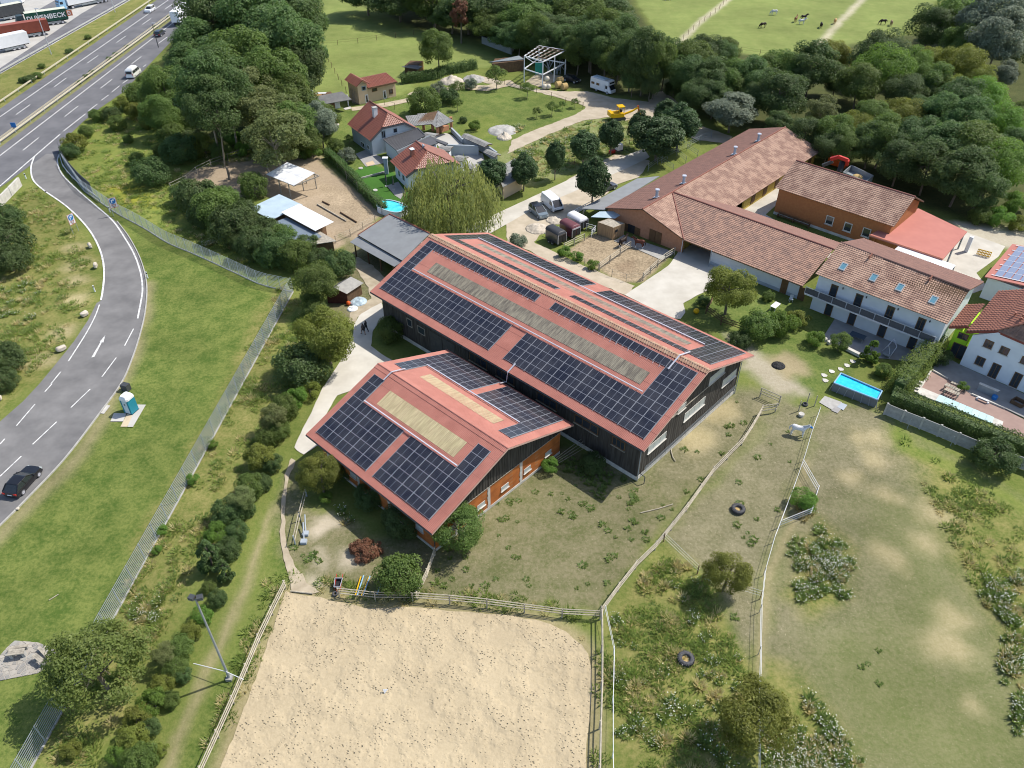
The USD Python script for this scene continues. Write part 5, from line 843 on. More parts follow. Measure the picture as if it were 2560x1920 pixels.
th=thing('long_shed','long dark shed with grey roof beside the steel frame','shed',C(1,2120,620));m=MB();m.sheet([B_(2018,535,2.6),B_(2215,520,2.6),C(2,105,510,2.6),C(2,60,480,3.0),B_(2212,490,3.0)],.12);part(th,'roof',m,M('shed_roof_grey',(.22,.25,.27),(.18,.2,.22),1,.7));a,b=C(1,2040,640),C(2,95,610);wallbox(th,[a,b,b+v3(.6,4,0),a+v3(.6,4,0)],0,2.4,DARKWOOD)
th=thing('ruin','roofless grey walled ruin with collapsed pale roof at wood edge','ruin',C(1,2080,400));q=[v3(*C(1,x,y)[:2],0)for x,y in((1955,375),(2205,470),(2230,420),(2030,340))]
for a,b in zip(q,q[1:]+q[:1]):m=MB();m.bar(a+zz*.9,b+zz*.9,.3,1.8);part(th,'wall',m,GREYREN)
m=MB();rr=random.Random(3)
for k in range(26):
    s,t=rr.random(),rr.random();p=lerp(lerp(q[0],q[1],s),lerp(q[3],q[2],s),t)+zz*(.9+rr.random());d=unit(v3(rr.uniform(-1,1),rr.uniform(-1,1),rr.uniform(-.3,.3)));e=unit(np.cross(d,v3(rr.uniform(-.3,.3),rr.uniform(-.3,.3),1)));m.sheet([p-d-e*.5,p+d-e*.5,p+d+e*.5,p-d+e*.5],.03)
part(th,'fallen_sheets',m,BLUESH,kind='stuff')
th=thing('lane_shed','shed with grey striped roof between willow and hornbeams','shed',O(1100,400));q=[O(1070,366,2.9),O(1086,404,2.5),O(1132,380,2.5),O(1112,342,2.9)];m=MB();m.sheet(q,.12);part(th,'roof',m,TILEG);c=sum(q)/4;wallbox(th,[lerp(p,c,.08)for p in q],0,2.35,BEIGE)
# ---------------------------------------------------------------- steel frame
th=thing('steel_frame','bare white steel frame of an unfinished hall beside straw bales','frame',C(2,260,660));b0,b1_,b2_,b3_=(v3(*C(2,x,y)[:2],0)for x,y in((105,712),(262,765),(457,660),(230,620)));Hs=6.0
c1=v3(*C(2,362,712)[:2],0)
tz={}
for p in(b0,b1_,b2_,b3_,c1):m=MB();m.bar(p,p+zz*Hs,.22);part(th,'column',m,WHITE)
for a,b in((b0,b1_),(b1_,b2_),(b2_,b3_),(b3_,b0)):
    for z in(Hs,Hs*.52):m=MB();m.bar(a+zz*z,b+zz*z,.16,.22);part(th,'beam',m,WHITE)
for t in(.2,.4,.6,.8):m=MB();m.bar(lerp(b0,b1_,t)+zz*Hs,lerp(b3_,b2_,t)+zz*Hs,.14,.2);part(th,'roof_beam',m,WHITE if t<.5 else GREYWOOD)
for t in(.15,.35,.55,.75,.9):m=MB();m.bar(lerp(b0,b3_,t)+zz*(Hs+.2),lerp(b1_,b2_,t)+zz*(Hs+.2),.12,.14);part(th,'purlin',m,DARKWOOD)
m=MB();m.bar(lerp(b0,b3_,.05)+zz*(Hs-.3),lerp(b0,b1_,.5)+zz*(Hs-.8),.1);m.bar(lerp(b0,b1_,.5)+zz*(Hs-.8),b1_+zz*(Hs-.2),.1);part(th,'brace',m,WHITE)
solo('frame_slab',flat([lerp(p,(b0+b2_)/2,.05)for p in(b0,b1_,b2_,b3_)],Z2),DIRT,'bare floor under the steel frame',kind='structure')
p=lerp(b3_,b0,.45);m=MB();m.box(p+zz*2.2+v3(1.5,-1,0),(1.8,.2,2.6),rz=.3);solo('tarpaulin',m,M('green_tarp',(.02,.22,.17),(.02,.18,.14),1,.6),'green tarpaulin hanging inside the steel frame','tarpaulin')
for i,(x,y)in enumerate(((320,640),(420,610),(395,640))):p=C(2,x,y);m=MB();[m.tube(p+v3(rr.uniform(-1,1),rr.uniform(-.5,.5),0),p+v3(rr.uniform(-1.2,1.2),rr.uniform(-.3,.3),rr.uniform(2,3.4)),.09,n=5)for _ in range(5)];solo('pipe_bundle',m,STEELG,['grey pipes standing in the middle of the steel frame','grey pipes standing at the back of the steel frame','grey pipes leaning near the straw bales'][i],'pipes')
# ---------------------------------------------------------------- small paving and terraces on the right
solo('patio',flat(Cs(7,(475,1255),(600,1060),(720,1120),(1260,1290),(1330,1400),(1250,1470),(1000,1440),(800,1430)),Z2),PAVE,'grey slab patio in front of the flats',kind='structure')
m=MB();cur=Cs(7,(620,1335),(800,1425));m.bar(cur[0]+zz*.2,cur[1]+zz*.2,.5,.4);solo('edging_wall',m,PLINTH,'pale low wall between the patio and the lawn','wall')
for i,(x,y)in enumerate(((480,1285),(535,1308))):p=C(7,x,y);m=MB();m.box(p+zz*.2,(.8,.5,.4),rz=.5*i);solo('edging_block',m,PLINTH,['pale edging block beside the round yellow green shrub','pale edging block nearer the clipped tree'][i],'block')
for i,(x,y)in enumerate(((732,1465),(683,1500),(628,1532),(550,1552),(485,1585),(495,1630))):
    p=C(7,x,y);m=MB();pts=[(p[0]+r*math.cos(a_),p[1]+r*math.sin(a_))for a_,r in zip(np.linspace(0,6.28,7)[:-1],(.42,.36,.45,.34,.4,.38))];m.prism(pts,.0,.05);solo('stepping_stone',m,PLINTH,'pale stepping stone, number %s from the patio towards the blue pool'%['one','two','three','four','five','six'][i],'stone','stepping stones across the garden lawn')
tz_=.55
ter=[G(*z5(930,260)),G(*z5(1150,380)),G(*z5(1480,590)),G(*z5(1945,790)),G(*z5(2300,980)),G(*z5(2400,1250)),G(*z5(1900,1060)),G(*z5(740,580))]
solo('terrace',flat(ter,Z3),PAVER,'reddish slab terrace beside the covered pool',kind='structure');solo('yard',flat([G(*z5(x,y))for x,y in((930,255),(1090,40),(1330,180),(2000,480),(2300,620),(2400,1000),(1945,785),(1480,585),(1150,375))],Z2),PAVE,'grey slab yard in front of the white house',kind='structure')
m=MB()
for a,b in(((930,255),(1150,378)),((1480,590),(1945,790))):m.bar(G(*z5(*a))+zz*.1,G(*z5(*b))+zz*.1,.18,.24)
m.bar(G(*z5(930,255))+zz*.1,G(*z5(735,575))+zz*.1,.2,.24);solo('terrace_kerb',m,PLINTH,'white kerb round the reddish terrace','kerb')
pc=[G(*z5(x,y),.0)for x,y in((740,580),(810,505),(1910,965),(1890,1050))];th=thing('covered_pool','long pool under pale blue slatted cover beside the hedge','pool',sum(pc)/4)
m=MB();m.sheet([lerp(p,sum(pc)/4,-.02)+zz*.10 for p in pc],.14);part(th,'coping',m,PLINTH)
for k in range(8):t0,t1=.22+k*.085,.22+(k+1)*.085-.006;m=MB();m.sheet([lerp(pc[0],pc[3],t0)+zz*.16,lerp(pc[0],pc[3],t1)+zz*.16,lerp(pc[1],pc[2],t1)+zz*.16,lerp(pc[1],pc[2],t0)+zz*.16],.05);part(th,'cover_panel',m,M('pool_cover_%d'%k,(.47,.66,.68),(.42,.62,.66),1,.4))
th=thing('steps','pale outdoor steps between hedge and terrace','steps',G(*z5(720,490)));
for k in range(4):a,b=G(*z5(650+k*15,525-k*28)),G(*z5(740+k*15,560-k*28));m=MB();m.bar(a+zz*(.06+.09*k),b+zz*(.06+.09*k),.34,.12+.18*k);part(th,'step',m,PLINTH)
# ---------------------------------------------------------------- fences and rails
def railfence(label,pts,h=1.25,rails=3,gap=3.0,r=.055,pr=.07,mat=POLE,pmat=GREYWOOD,name='rail_fence',group=None,jit=.06,sag=0.0,cat='fence',pn='post',rn='rail'):
    p=smooth_line(pts,6)if len(pts)>2 and jit<.5 else np.array([a[:2]for a in pts]);L=LineString(p);n=max(1,int(round(L.length/gap)));t_=thing(name,label,cat,(*p[0],0),group=group);q=[np.array(L.interpolate(i/n,normalized=True).coords[0])for i in range(n+1)]
    for a in q:m=MB();m.tube(v3(*a,-.1),v3(*(a+rng.normal(0,.01,2)),h+.08),pr,pr*.9,6);part(t_,pn,m,pmat)
    for k in range(rails):
        z=h*(1-k/(rails+.4))if rails>1 else h
        for a,b in zip(q[:-1],q[1:]):
            d=unit(v3(*(b-a),0));m=MB();z0,z1=z+rnd.uniform(-jit,jit)*.5,z+rnd.uniform(-jit,jit)*.5;o=v3(-d[1],d[0],0)*pr*.9
            if sag:c=v3(*((a+b)/2),(z0+z1)/2-sag);m.tube(v3(*a,z0),c,r,r,4);m.tube(c,v3(*b,z1),r,r,4)
            else:m.tube(v3(*a,z0)-d*.12+o,v3(*b,z1)+d*.12+o,r,r*.85,6)
            part(t_,rn,m,mat)
    return t_
def pts(*a):return[C(k,x,y)for k,x,y in a]
# double rod mesh fence along the lawn
def meshfence(label,line,h,n,name='mesh_fence',gate=None):
    L=LineString([a[:2]for a in line]);t_=thing(name,label,'fence',(*line[0][:2],0));q=[np.array(L.interpolate(i/n,normalized=True).coords[0])for i in range(n+1)]
    for a in q:m=MB();m.box((a[0],a[1],h/2),(.07,.07,h+.05));part(t_,'post',m,ZINC)
    for a,b in zip(q[:-1],q[1:]):
        m=MB();
        for k in range(10):z=.12+(h-.14)*k/9;m.bar(v3(*a,z),v3(*b,z),.03,.04)
        part(t_,'mesh_panel',m,ZINC)
    m=MB();[m.bar(v3(*a,.02),v3(*b,.02),.16,.14)for a,b in zip(q[:-1],q[1:])]
    part(t_,'base_strip',m,CONC);return t_
FH=2.43;u_=v3(math.cos(1.49293914),math.sin(1.49293914),0);f0=v3(-35.707,44.779,0);corner=C(4,2185,775);end=f0-u_*2.52*8
kk=np.dot(C(5,150,770,0)*0+C(5,175,855)-f0,u_);ct=f0+u_*kk
meshfence('long straight galvanised mesh fence between lawn and bush row',[end,ct],FH,int(round(np.linalg.norm(ct-end)/2.52)))
fl=smooth_line([C(0,560,1420),C(0,720,1640),C(4,800,40),C(4,1010,185),C(4,1240,310),C(4,1450,440),C(4,1640,520),C(4,1820,600),C(4,2080,720),C(5,60,805),ct],8)
meshfence('curved galvanised mesh fence running from slip road to the fence corner',fl,2.2,34)
# guard rails of the motorway
def guard(label,line,gap=4.0,h=.75,mat=ALU,double=False,name='guard_rail'):
    L=LineString([a[:2]for a in line]);n=int(L.length/gap);t_=thing(name,label,'guard rail',(*line[0][:2],0));q=[np.array(L.interpolate(i/n,normalized=True).coords[0])for i in range(n+1)]
    m=MB();
    for a,b in zip(q[:-1],q[1:]):m.bar(v3(*a,h-.15),v3(*b,h-.15),.09,.31)
    part(t_,'beam',m,mat)
    for a in q[:290]:m=MB();m.box((a[0],a[1],h/2),(.1,.14,h));part(t_,'post',m,ZINC)
    return t_
CREAM=M('cream_rail',(.62,.57,.43),(.54,.50,.38),1.5,.5)
guard('cream guard rail along the outer edge of the far carriageway',ext(C(0,0,905),C(0,1190,97),.05,.5),6,.8,CREAM);guard('cream guard rail on the median of the motorway',ext(C(0,0,1252),C(0,1690,5),.05,.25),6,.85,CREAM)
guard('second rail of the median, broken up by small shrubs',ext(C(0,0,1225),C(0,1640,15),.05,.2),6,.8,M('dull_rail',(.40,.37,.29),(.34,.31,.25),1.5,.6));guard('grey guard rail between the truck park lane and the verge',ext(C(0,0,640),C(0,1125,-2),.05,.4),4,.75,ALU)
guard('silver guard rail round the inner curve of the slip road',smooth_line([C(0,525,1340),C(0,545,1440),C(0,640,1560),C(0,760,1659),C(4,870,90)],8),3,.75)
th=thing('noise_screen','dark screen wall behind the silver guard rail on the curve','wall',C(0,620,1450));q=smooth_line([C(0,520,1300),C(0,575,1420),C(0,690,1560),C(0,800,1659)],5)
for a,b in zip(q[:-1],q[1:]):m=MB();m.bar(v3(*a,.9),v3(*b,.9),.08,1.8);part(th,'panel',m,DARKM)
th=thing('concrete_barrier','weathered concrete barrier panels at the road fork','barrier',C(0,100,1600));a,b=C(0,185,1605),C(4,-100,240)
for i in range(3):p,q=lerp(a,b,i/3),lerp(a,b,(i+.96)/3);m=MB();m.bar(p+zz*.8,q+zz*.8,.35,1.6);part(th,'panel',m,PLINTH)
# timber fences of the paddocks
railfence('long three rail timber fence from the barn corner down to the arena',pts((11,60,240),(10,2200,190),(10,2110,320),(10,2020,480),(10,1910,600),(10,1790,720),(10,1685,840),(10,1590,985),(10,1530,1070),(10,1410,1210),(10,1300,1370),(10,1160,1500),(10,1030,1640),(14,880,180),(14,765,340)),1.3,3,3.2)
railfence('timber end bay of the paddock fence beside the barn path',pts((10,2140,110),(11,-10,90),(11,90,180)),1.3,3,3.0,group=None)
railfence('weathered rail fence along the top of the riding arena',pts((13,720,180),(13,940,210),(13,1160,215),(13,1390,220),(13,1610,235),(13,1835,255),(13,2060,280),(14,75,310),(14,305,345),(14,535,365),(14,762,375)),1.2,3,3.3)
railfence('timber rail fence down the right side of the arena',pts((14,765,370),(14,770,560),(14,765,790),(14,765,1040),(14,755,1290),(14,750,1500),(14,745,1720),(14,735,2100)),1.25,2,3.2,.07)
railfence('pale rail fence down the left side of the arena',pts((13,255,110),(13,175,270),(13,80,480),(13,-40,720),(12,2110,920),(12,1990,1170),(12,1890,1400),(12,1780,1640),(12,1600,2050)),1.2,3,3.0)
railfence('short pale fence between barn corner and arena fence',pts((9,1545,1480),(9,1490,1640),(13,1390,200)),1.2,3,3.0)
railfence('white tape fence dividing the two long paddocks',pts((11,430,270),(11,340,520),(11,285,720),(11,200,950),(11,95,1230),(11,0,1490),(14,2140,170),(14,2135,530),(14,2118,900),(14,2120,1200),(14,2115,1560),(14,2110,2000)),1.25,2,4.2,.022,.035,WHITE,GREYWOOD,jit=.02)
railfence('white triple rail corner fence round the flowering weeds',pts((11,285,720),(11,410,940),(11,465,1030),(11,370,1130),(11,95,1240)),1.15,3,3.6,.03,.045,WHITE,GREYWOOD)
railfence('thin white tape fence beside the right arena fence',pts((14,800,330),(14,862,390),(14,875,820),(14,858,1280),(14,868,1720),(14,870,2100)),1.2,2,4.5,.018,.03,WHITE,WHITE,jit=.02)
railfence('thin wire cross fence in the rough paddock',pts((10,1310,1360),(10,1600,1640)),1.2,3,5.0,.012,.05,WHITE,DARKWOOD,jit=.02);railfence('thin white wire fence behind the bushy shrub',pts((14,1640,50),(14,1990,170),(14,2140,200)),1.2,3,5.0,.012,.04,WHITE,DARKWOOD,jit=.02)
railfence('timber fence between garden and concrete yard',pts((6,1720,960),(6,1655,1015),(6,1740,1110),(6,1860,1170),(6,1990,1215)),1.2,3,3.0,.06,.08,DARKWOOD,DARKWOOD)
railfence('white pole fence on the edge of the stable run next to the yard',pts((6,1130,765),(6,1210,690),(6,1300,610),(6,1400,545)),1.25,3,2.6);railfence('pole fence dividing the two stable runs',pts((6,755,680),(6,850,610),(6,935,550),(6,1020,490)),1.25,3,2.5)
railfence('wire fence with thin posts along the outer edge of the stable runs',pts((6,450,520),(6,555,590),(6,650,650),(6,755,685),(6,850,725),(6,955,770),(6,1130,765)),1.2,2,2.6,.015,.035,POLE,GREYWOOD,jit=.02);railfence('white rail fence beside the horse trailers',pts((6,450,505),(6,540,460),(6,625,420)),1.2,3,2.2);railfence('white rail fence behind the horse trailers',pts((6,640,330),(6,715,350),(6,685,390)),1.2,3,2.0,.04,.05,WHITE,WHITE);railfence('white rail fence under the grey canopy',pts((6,490,240),(6,590,185),(6,700,130)),1.2,3,2.5,.06,.07,WHITE,WHITE)
railfence('grey tube railing along the shady side of the stable',pts((2,1175,1480),(2,1290,1400),(2,1420,1330),(2,1510,1290),(2,1600,1240),(2,1720,1190)),1.4,3,3.5,.03,.04,STEELG,STEELG)
for i,(a,b)in enumerate((((2,1290,1420),(2,1390,1480)),((2,1420,1345),(2,1500,1410)),((2,1510,1300),(2,1600,1360)))):railfence(['tube divider nearest the grey canopy','middle tube divider beside the stable','tube divider farthest along the stable'][i],[C(*a),C(*b)],1.3,3,3,.03,.04,STEELG,STEELG)
railfence('rustic fence along the left edge of the dirt paddock',pts((0,1480,1640),(0,1610,1580),(0,1740,1470),(0,1880,1420),(0,2070,1350),(1,60,1290)),1.2,2,4.0,.04,.09,GREYWOOD,GREYWOOD);railfence('wire fence between the dirt paddock and the clipped hedge',pts((1,640,1370),(1,720,1480),(1,800,1570),(1,900,1670),(5,980,70),(5,1090,200)),1.6,3,5.0,.012,.05,GREYWOOD,GREYWOOD,jit=.03)
railfence('rail fence below the grey shelter beside the dirt paddock',pts((5,690,440),(5,770,410),(5,910,330),(5,1030,260)),1.2,3,3.2,.03,.05,POLE,GREYWOOD)
for lab,p in(('dark wire fence across the north field',pts((1,530,395),(1,700,390),(1,870,375),(1,1020,350),(1,1250,320),(1,1390,300),(1,1530,290))),('dark post fence running down the north field to the bungalow',pts((1,530,400),(1,610,510),(1,680,630),(1,730,720),(1,780,800))),('wire fence along the garden lawn and gravel track',pts((2,-200,700),(2,200,800),(2,370,860),(2,450,890),(2,612,935))),('wire fence between the tree row and the flower strip',pts((2,10,1590),(2,210,1540),(2,295,1520),(2,460,1450),(2,540,1425),(2,780,1360),(2,1010,1270))),('wire fence along the near edge of the horse pasture',pts((2,1660,400),(2,1900,440),(2,2105,470),(3,150,500),(3,720,465))),('post fence along the pale track in the left of the pasture',pts((2,1850,10),(2,1780,90),(2,1640,200),(2,1530,290),(2,1440,385)))):
    railfence(lab,p,1.25,2,5.0,.015,.06,DARKWOOD,DARKWOOD,jit=.03)
railfence('orange toned gate rails at the open end of the cottage path',pts((1,1200,945),(1,1110,910)),1.4,1,3,.03,.05,GREYWOOD,DARKWOOD)
# concrete panel wall under the hedge
th=thing('panel_wall','grey concrete panel wall with posts below the long hedge','wall',G(*z5(300,860)));base=[z5(275,860),z5(510,960),z5(765,1060),z5(1010,1160),z5(1260,1270),z5(1510,1375),z5(1740,1460)];bp=[G(*b)for b in base];bp.append(bp[-1]+(bp[-1]-bp[-2])*2.5);bp.append(bp[-1]+(bp[-1]-bp[-2])*1.0);bp[-1]=bp[-2]+unit(bp[-1]-bp[-2])*2.5
for i,p in enumerate(bp):m=MB();m.box((p[0],p[1],.85),(.2,.2,1.75),ax=bp[1]-bp[0]);part(th,'post',m,CONC)
for a,b in zip(bp[:-1],bp[1:]):
    for k in range(4):m=MB();m.bar(a+zz*(.22+k*.4),b+zz*(.22+k*.4),.07+.01*(k%2),.39);part(th,'panel',m,M('panel_c',(.34,.34,.33),(.27,.27,.26),2.5,.9,detail=7.)if k==0 and a is bp[0]else UsdShade.Material.Get(stage,'/World/Looks/panel_c'))
for i,(x,y,x2,y2)in enumerate(((595,1060,650,945),(1190,1300,1230,1210))):p=G(*z5(x,y));m=MB();m.tube(p,p+zz*1.5,.03);solo('fence_post',m,STEELG,['thin grey post nearer the pool in front of the panel wall','thin grey post farther right in front of the panel wall'][i],'post')
# ---------------------------------------------------------------- vehicles
def ang(p,q):return math.atan2(q[1]-p[1],q[0]-p[0])
def hullm(pts):m=trimesh.Trimesh(pts,process=False).convex_hull;return m
def rectpts(x0,x1,w,z,r=.12):return[(x,s*y,z)for x,y in((x0+r,w),(x0,w-r*1.6),(x1-r,w),(x1,w-r*1.6))for s in(-1,1)]
def paintm(name,c):return M(name,c,tuple(x*.93 for x in c),1.0,.32,coat=.6,spec=.5,var=0)
def wheels(t_,xs,w,r,hubm=ALU,wd=.2):
    for x in xs:
        for s in(-1,1):
            m=MB();m.tube((x,s*(w-wd),r),(x,s*(w+.01),r),r,n=16);wq=part(t_,'wheel',m,RUBBER,local=True);m=MB();m.tube((x,s*(w-.02),r),(x,s*(w+.02),r),r*.62,n=12);part(wq,'rim',m,hubm,local=True)
def car(name,label,at,rz,paint,L=4.3,W=1.78,H=1.5,gh=(-.47,-.36,.02,.24),belt=.60,hood=.57,cat='car',glass=GLASS,roofm=None,group=None):
    t_=thing(name,label,cat,at,rz,group);w=W/2;B=H*belt
    p=rectpts(-L/2+.08,L/2-.08,w*.93,.22)+rectpts(-L/2,L/2,w,.45)+rectpts(-L/2+.04,gh[3]*L+.1,w*.97,B)+rectpts(gh[3]*L,L/2-.12,w*.93,H*hood-.04,.2)
    m=MB();m.tm(hullm(np.array(p)));part(t_,'body',m,paint,local=True,smooth=35)
    a,b,c,d=[x*L for x in gh];rw=w*.76;q=rectpts(a,d,w*.93,B-.02,.05)+rectpts(b,c,rw,H-.05,.08);m=MB();m.tm(hullm(np.array(q)));part(t_,'windows',m,glass,local=True)
    q=rectpts(b-.05,c+.05,rw*1.03,H-.06,.1)+rectpts(b+.05,c-.1,rw*.92,H,.1);m=MB();m.tm(hullm(np.array(q)));part(t_,'roof',m,roofm or paint,local=True,smooth=40)
    m=MB()
    for s in(-1,1):
        for x0,x1 in((a,b),(d,c),((a+d)/2,(b+c)/2)):m.bar((x0,s*w*.94,B),(x1,s*rw*1.02,H-.04),.07)
    part(t_,'pillars',m,paint,local=True)
    wheels(t_,(-L*.30,L*.31),w,.32)
    for s in(-1,1):
        m=MB();m.box((L/2-.1,s*w*.7,.62),(.16,.36,.14));part(t_,'headlight',m,PALEG,local=True);m=MB();m.box((-L/2+.05,s*w*.72,.72),(.12,.3,.2));part(t_,'tail_light',m,REDP,local=True)
        m=MB();m.box((d*.72,s*(w+.08),B+.06),(.12,.18,.13));part(t_,'mirror',m,paint,local=True)
    m=MB();m.box((-L/2+.01,0,.58),(.03,.5,.12));part(t_,'number_plate',m,WHITE,local=True);return t_
p0,p1=C(8,130,960),C(8,320,760);c_=C(8,205,850);car('parked_car','glossy black hatchback parked on the slip road beside the kerb',C(8,215,868),ang(C(8,60,950),C(8,250,740)),paintm('car_black',(.008,.008,.010)),4.3,1.8,1.45,(-.45,-.30,.0,.22))
MWA=ang(C(0,200,1298),C(0,1135,555))
car('white_car','white car on the far carriageway of the motorway',C(0,1300,100),MWA+math.pi,paintm('car_white',(.75,.76,.78)),4.5,1.85,1.6,(-.47,-.40,.05,.25))
car('dark_car','dark estate car behind the white lorry on the motorway',C(0,1385,305),MWA,paintm('car_navy',(.012,.016,.028)),4.5,1.8,1.5,(-.48,-.44,.06,.25));car('dark_car','dark car at the top edge ahead of the white lorry',C(0,1735,35),MWA,paintm('car_navy2',(.015,.018,.035)),4.4,1.8,1.5)
def vanbody(name,label,at,rz,paint,L,W,H,cat,windows=True,roofm=None):
    t_=thing(name,label,cat,at,rz);w=W/2;p=rectpts(-L/2,L/2-.1,w,.3)+rectpts(-L/2,L/2,w,.6)+rectpts(-L/2+.04,L/2-.1,w,1.0)+rectpts(-L/2+.08,L/2-1.3,w*.88,H,.15)
    m=MB();m.tm(hullm(np.array(p)));part(t_,'body',m,paint,local=True,smooth=30)
    for s in(-1,1):
        spans=((L/2-1.75,L/2-.75),)if not windows else((-L/2+.35,-.75),(-.6,.55),(L/2-1.75,L/2-.8));
        for x0,x1 in spans:
            m=MB();y0,y1=s*(w*.985),s*(w*.905);v=[(x0,y0+s*.02,1.12),(x1,y0+s*.02,1.12),(x1-.25*(x1>1),y1+s*.03,H-.25),(x0,y1+s*.03,H-.25)];m.sheet(v,.02);part(t_,'window',m,GLASS,local=True)
    m=MB();m.sheet([(L/2-.14,-w*.8,1.05),(L/2-.14,w*.8,1.05),(L/2-1.2,w*.72,H-.12),(L/2-1.2,-w*.72,H-.12)],.03,.03);part(t_,'windscreen',m,GLASS,local=True)
    if windows:m=MB();m.box((-L/2+.03,0,1.4),(.06,w*1.5,.6));part(t_,'rear_window',m,GLASS,local=True)
    wheels(t_,(-L*.3,L*.31),w,.33)
    for s in(-1,1):m=MB();m.box((L/2-.05,s*w*.72,.75),(.1,.35,.18));part(t_,'headlight',m,PALEG,local=True);m=MB();m.box((-L/2+.02,s*w*.88,1.0),(.06,.14,.4));part(t_,'tail_light',m,REDP,local=True)
    m=MB();m.box((L/2-.02,0,.5),(.12,W*.9,.25));part(t_,'bumper',m,BLACK,local=True);return t_
t_=vanbody('white_van','white minibus with roof boxes on the near carriageway',C(0,1160,655),MWA,paintm('van_white2',(.75,.76,.77)),4.9,1.9,2.0,'van');m=MB();m.box((-.3,0,2.1),(2.6,1.3,.18));part(t_,'roof_box',m,WHITE,local=True)
VA=ang(C(6,265,130),C(6,345,200));vanbody('white_van','white delivery van parked beside the grey car in the gravel yard',C(6,345,130),VA,paintm('van_white',(.76,.77,.78)),5.0,1.95,2.0,'van',False)
car('grey_car','grey people carrier with black roof parked beside the white van',C(6,228,195),ang(C(6,150,150),C(6,240,230)),paintm('car_grey',(.16,.20,.23)),4.3,1.8,1.6,(-.48,-.42,.02,.30),roofm=paintm('roof_black',(.012,.012,.014)))
car('dark_car','black car parked in tree shade behind the straw bales',C(2,515,705),ang(C(2,450,690),C(2,560,720)),paintm('car_black2',(.01,.011,.014)),4.4,1.8,1.45);car('dark_car','dark car half hidden behind the slender tree by the lane',C(2,810,1640),.6,paintm('car_grey2',(.10,.105,.13)),4.2,1.75,1.5)
def lorry(name,label,rear,front,boxm,cabm,H=3.9,text=None,roofm=None,cab=True,L=None):
    d=front[:2]-rear[:2];rz=math.atan2(d[1],d[0]);L=L or min(13.6,np.linalg.norm(d));t_=thing(name,label,'lorry',rear,rz);b=.95
    m=MB();m.box((L/2,0,(b+H)/2+.1),(L,2.5,H-b-.2));part(t_,'trailer_box',m,boxm,local=True);m=MB();m.box((L/2,0,H+.01),(L-.05,2.44,.06));part(t_,'trailer_roof',m,roofm or WHITE,local=True);m=MB();m.box((L/2,0,b-.05),(L-.3,1.0,.25));m2=MB()
    for s in(-1,1):m2.box((L*.45,s*1.22,.75),(L*.5,.04,.5))
    part(t_,'chassis',m,BLACK,local=True);part(t_,'side_guard',m2,STEELG,local=True);wheels(t_,(1.8,3.1,4.4),1.22,.5)
    if cab:
        x=L+.5;m=MB();m.tm(hullm(np.array(rectpts(x,x+2.1,1.25,.5)+rectpts(x,x+2.15,1.25,2.0)+rectpts(x+.1,x+1.6,1.15,3.5))));part(t_,'cab',m,cabm,local=True,smooth=30);m=MB();m.sheet([(x+2.17,-1.05,1.75),(x+2.17,1.05,1.75),(x+1.9,1.0,2.75),(x+1.9,-1.0,2.75)],.04,.02);part(t_,'windscreen',m,GLASS,local=True)
        for s in(-1,1):m=MB();m.box((x+1.3,s*1.24,2.2),(.9,.05,.7));part(t_,'side_window',m,GLASS,local=True)
        wheels(t_,(x+1.3,L-1.2),1.22,.5)
    if text:
        for s in(1,-1):
            tm_=meshkit.text_mesh(text,1.15,.02,True);v=tm_.vertices;v=np.stack([v[:,0]*1.05,np.zeros(len(v)),v[:,1]],1)+np.stack([np.zeros(len(v)),v[:,2]*-1,np.zeros(len(v))],1);wd=v[:,0].max()
            v[:,0]-=wd/2
            if s>0:v[:,0]*=-1;v[:,1]*=-1
            v+=np.array([L*.52,s*1.262,1.9]);m=MB();m.add(v,tm_.faces);part(t_,'lettering',m,WHITE,local=True)
            m=MB();m.box((L*.52+(-s)*(wd/2+1.1),s*1.262,2.6),(1.5,.02,1.5));lg=part(t_,'logo',m,M('logo_orange%d'%s,(.55,.2,.12),(.5,.18,.1),1,.6),local=True);tm2=meshkit.text_mesh('D',.9,.02,True);v=tm2.vertices;v=np.stack([v[:,0]-v[:,0].mean(),-v[:,2],v[:,1]],1)
            if s>0:v[:,0]*=-1;v[:,1]*=-1
            m=MB();m.add(v+np.array([L*.52+(-s)*(wd/2+1.1),s*1.275,2.15]),tm2.faces);part(lg,'letter',m,WHITE,local=True)
    return t_
GT=M('trailer_green',(.015,.075,.05),(.013,.065,.045),1,.5);CREAMR=M('cream_tarp',(.60,.62,.50),(.52,.55,.44),1,.6)
lorry('green_lorry','green lorry with DUVENBECK lettering in the truck park',C(0,600,190),C(0,250,240),GT,M('cab_teal',(.03,.05,.06),(.03,.05,.06),1,.4),text='DUVENBECK',roofm=CREAMR)
lorry('red_lorry','rust red container lorry in front of the green lorry',C(0,440,290),C(0,60,350),M('box_rust',(.25,.065,.04),(.21,.055,.035),1,.6),BLUEP,roofm=M('box_rust_top',(.33,.10,.07),(.28,.085,.06),1,.6),L=12.2,cab=False)
lorry('white_trailer','white curtain trailer nearest the picture edge in the truck park',C(0,260,400),C(0,-60,470),WHITE,WHITE,cab=False)
lorry('dark_trailer','dark grey trailer behind the green lorry',C(0,215,140),C(0,-60,195),DARKM,WHITE,roofm=CREAMR,cab=False)
lorry('white_lorry','long white lorry with pale blue cab and drawbar trailer',C(0,950,5),C(0,560,85),WHITE,SKYB);lorry('white_lorry','small grey lorry at the top left corner of the truck park',C(0,215,50),C(0,110,55),WHITE,SKYB,H=3.4,L=6)
lorry('white_lorry','white lorry driving on the near carriageway of the motorway',C(0,1530,232),C(0,1530,232)+np.array([math.cos(MWA),math.sin(MWA),0])*14,WHITE,WHITE,L=13.6)
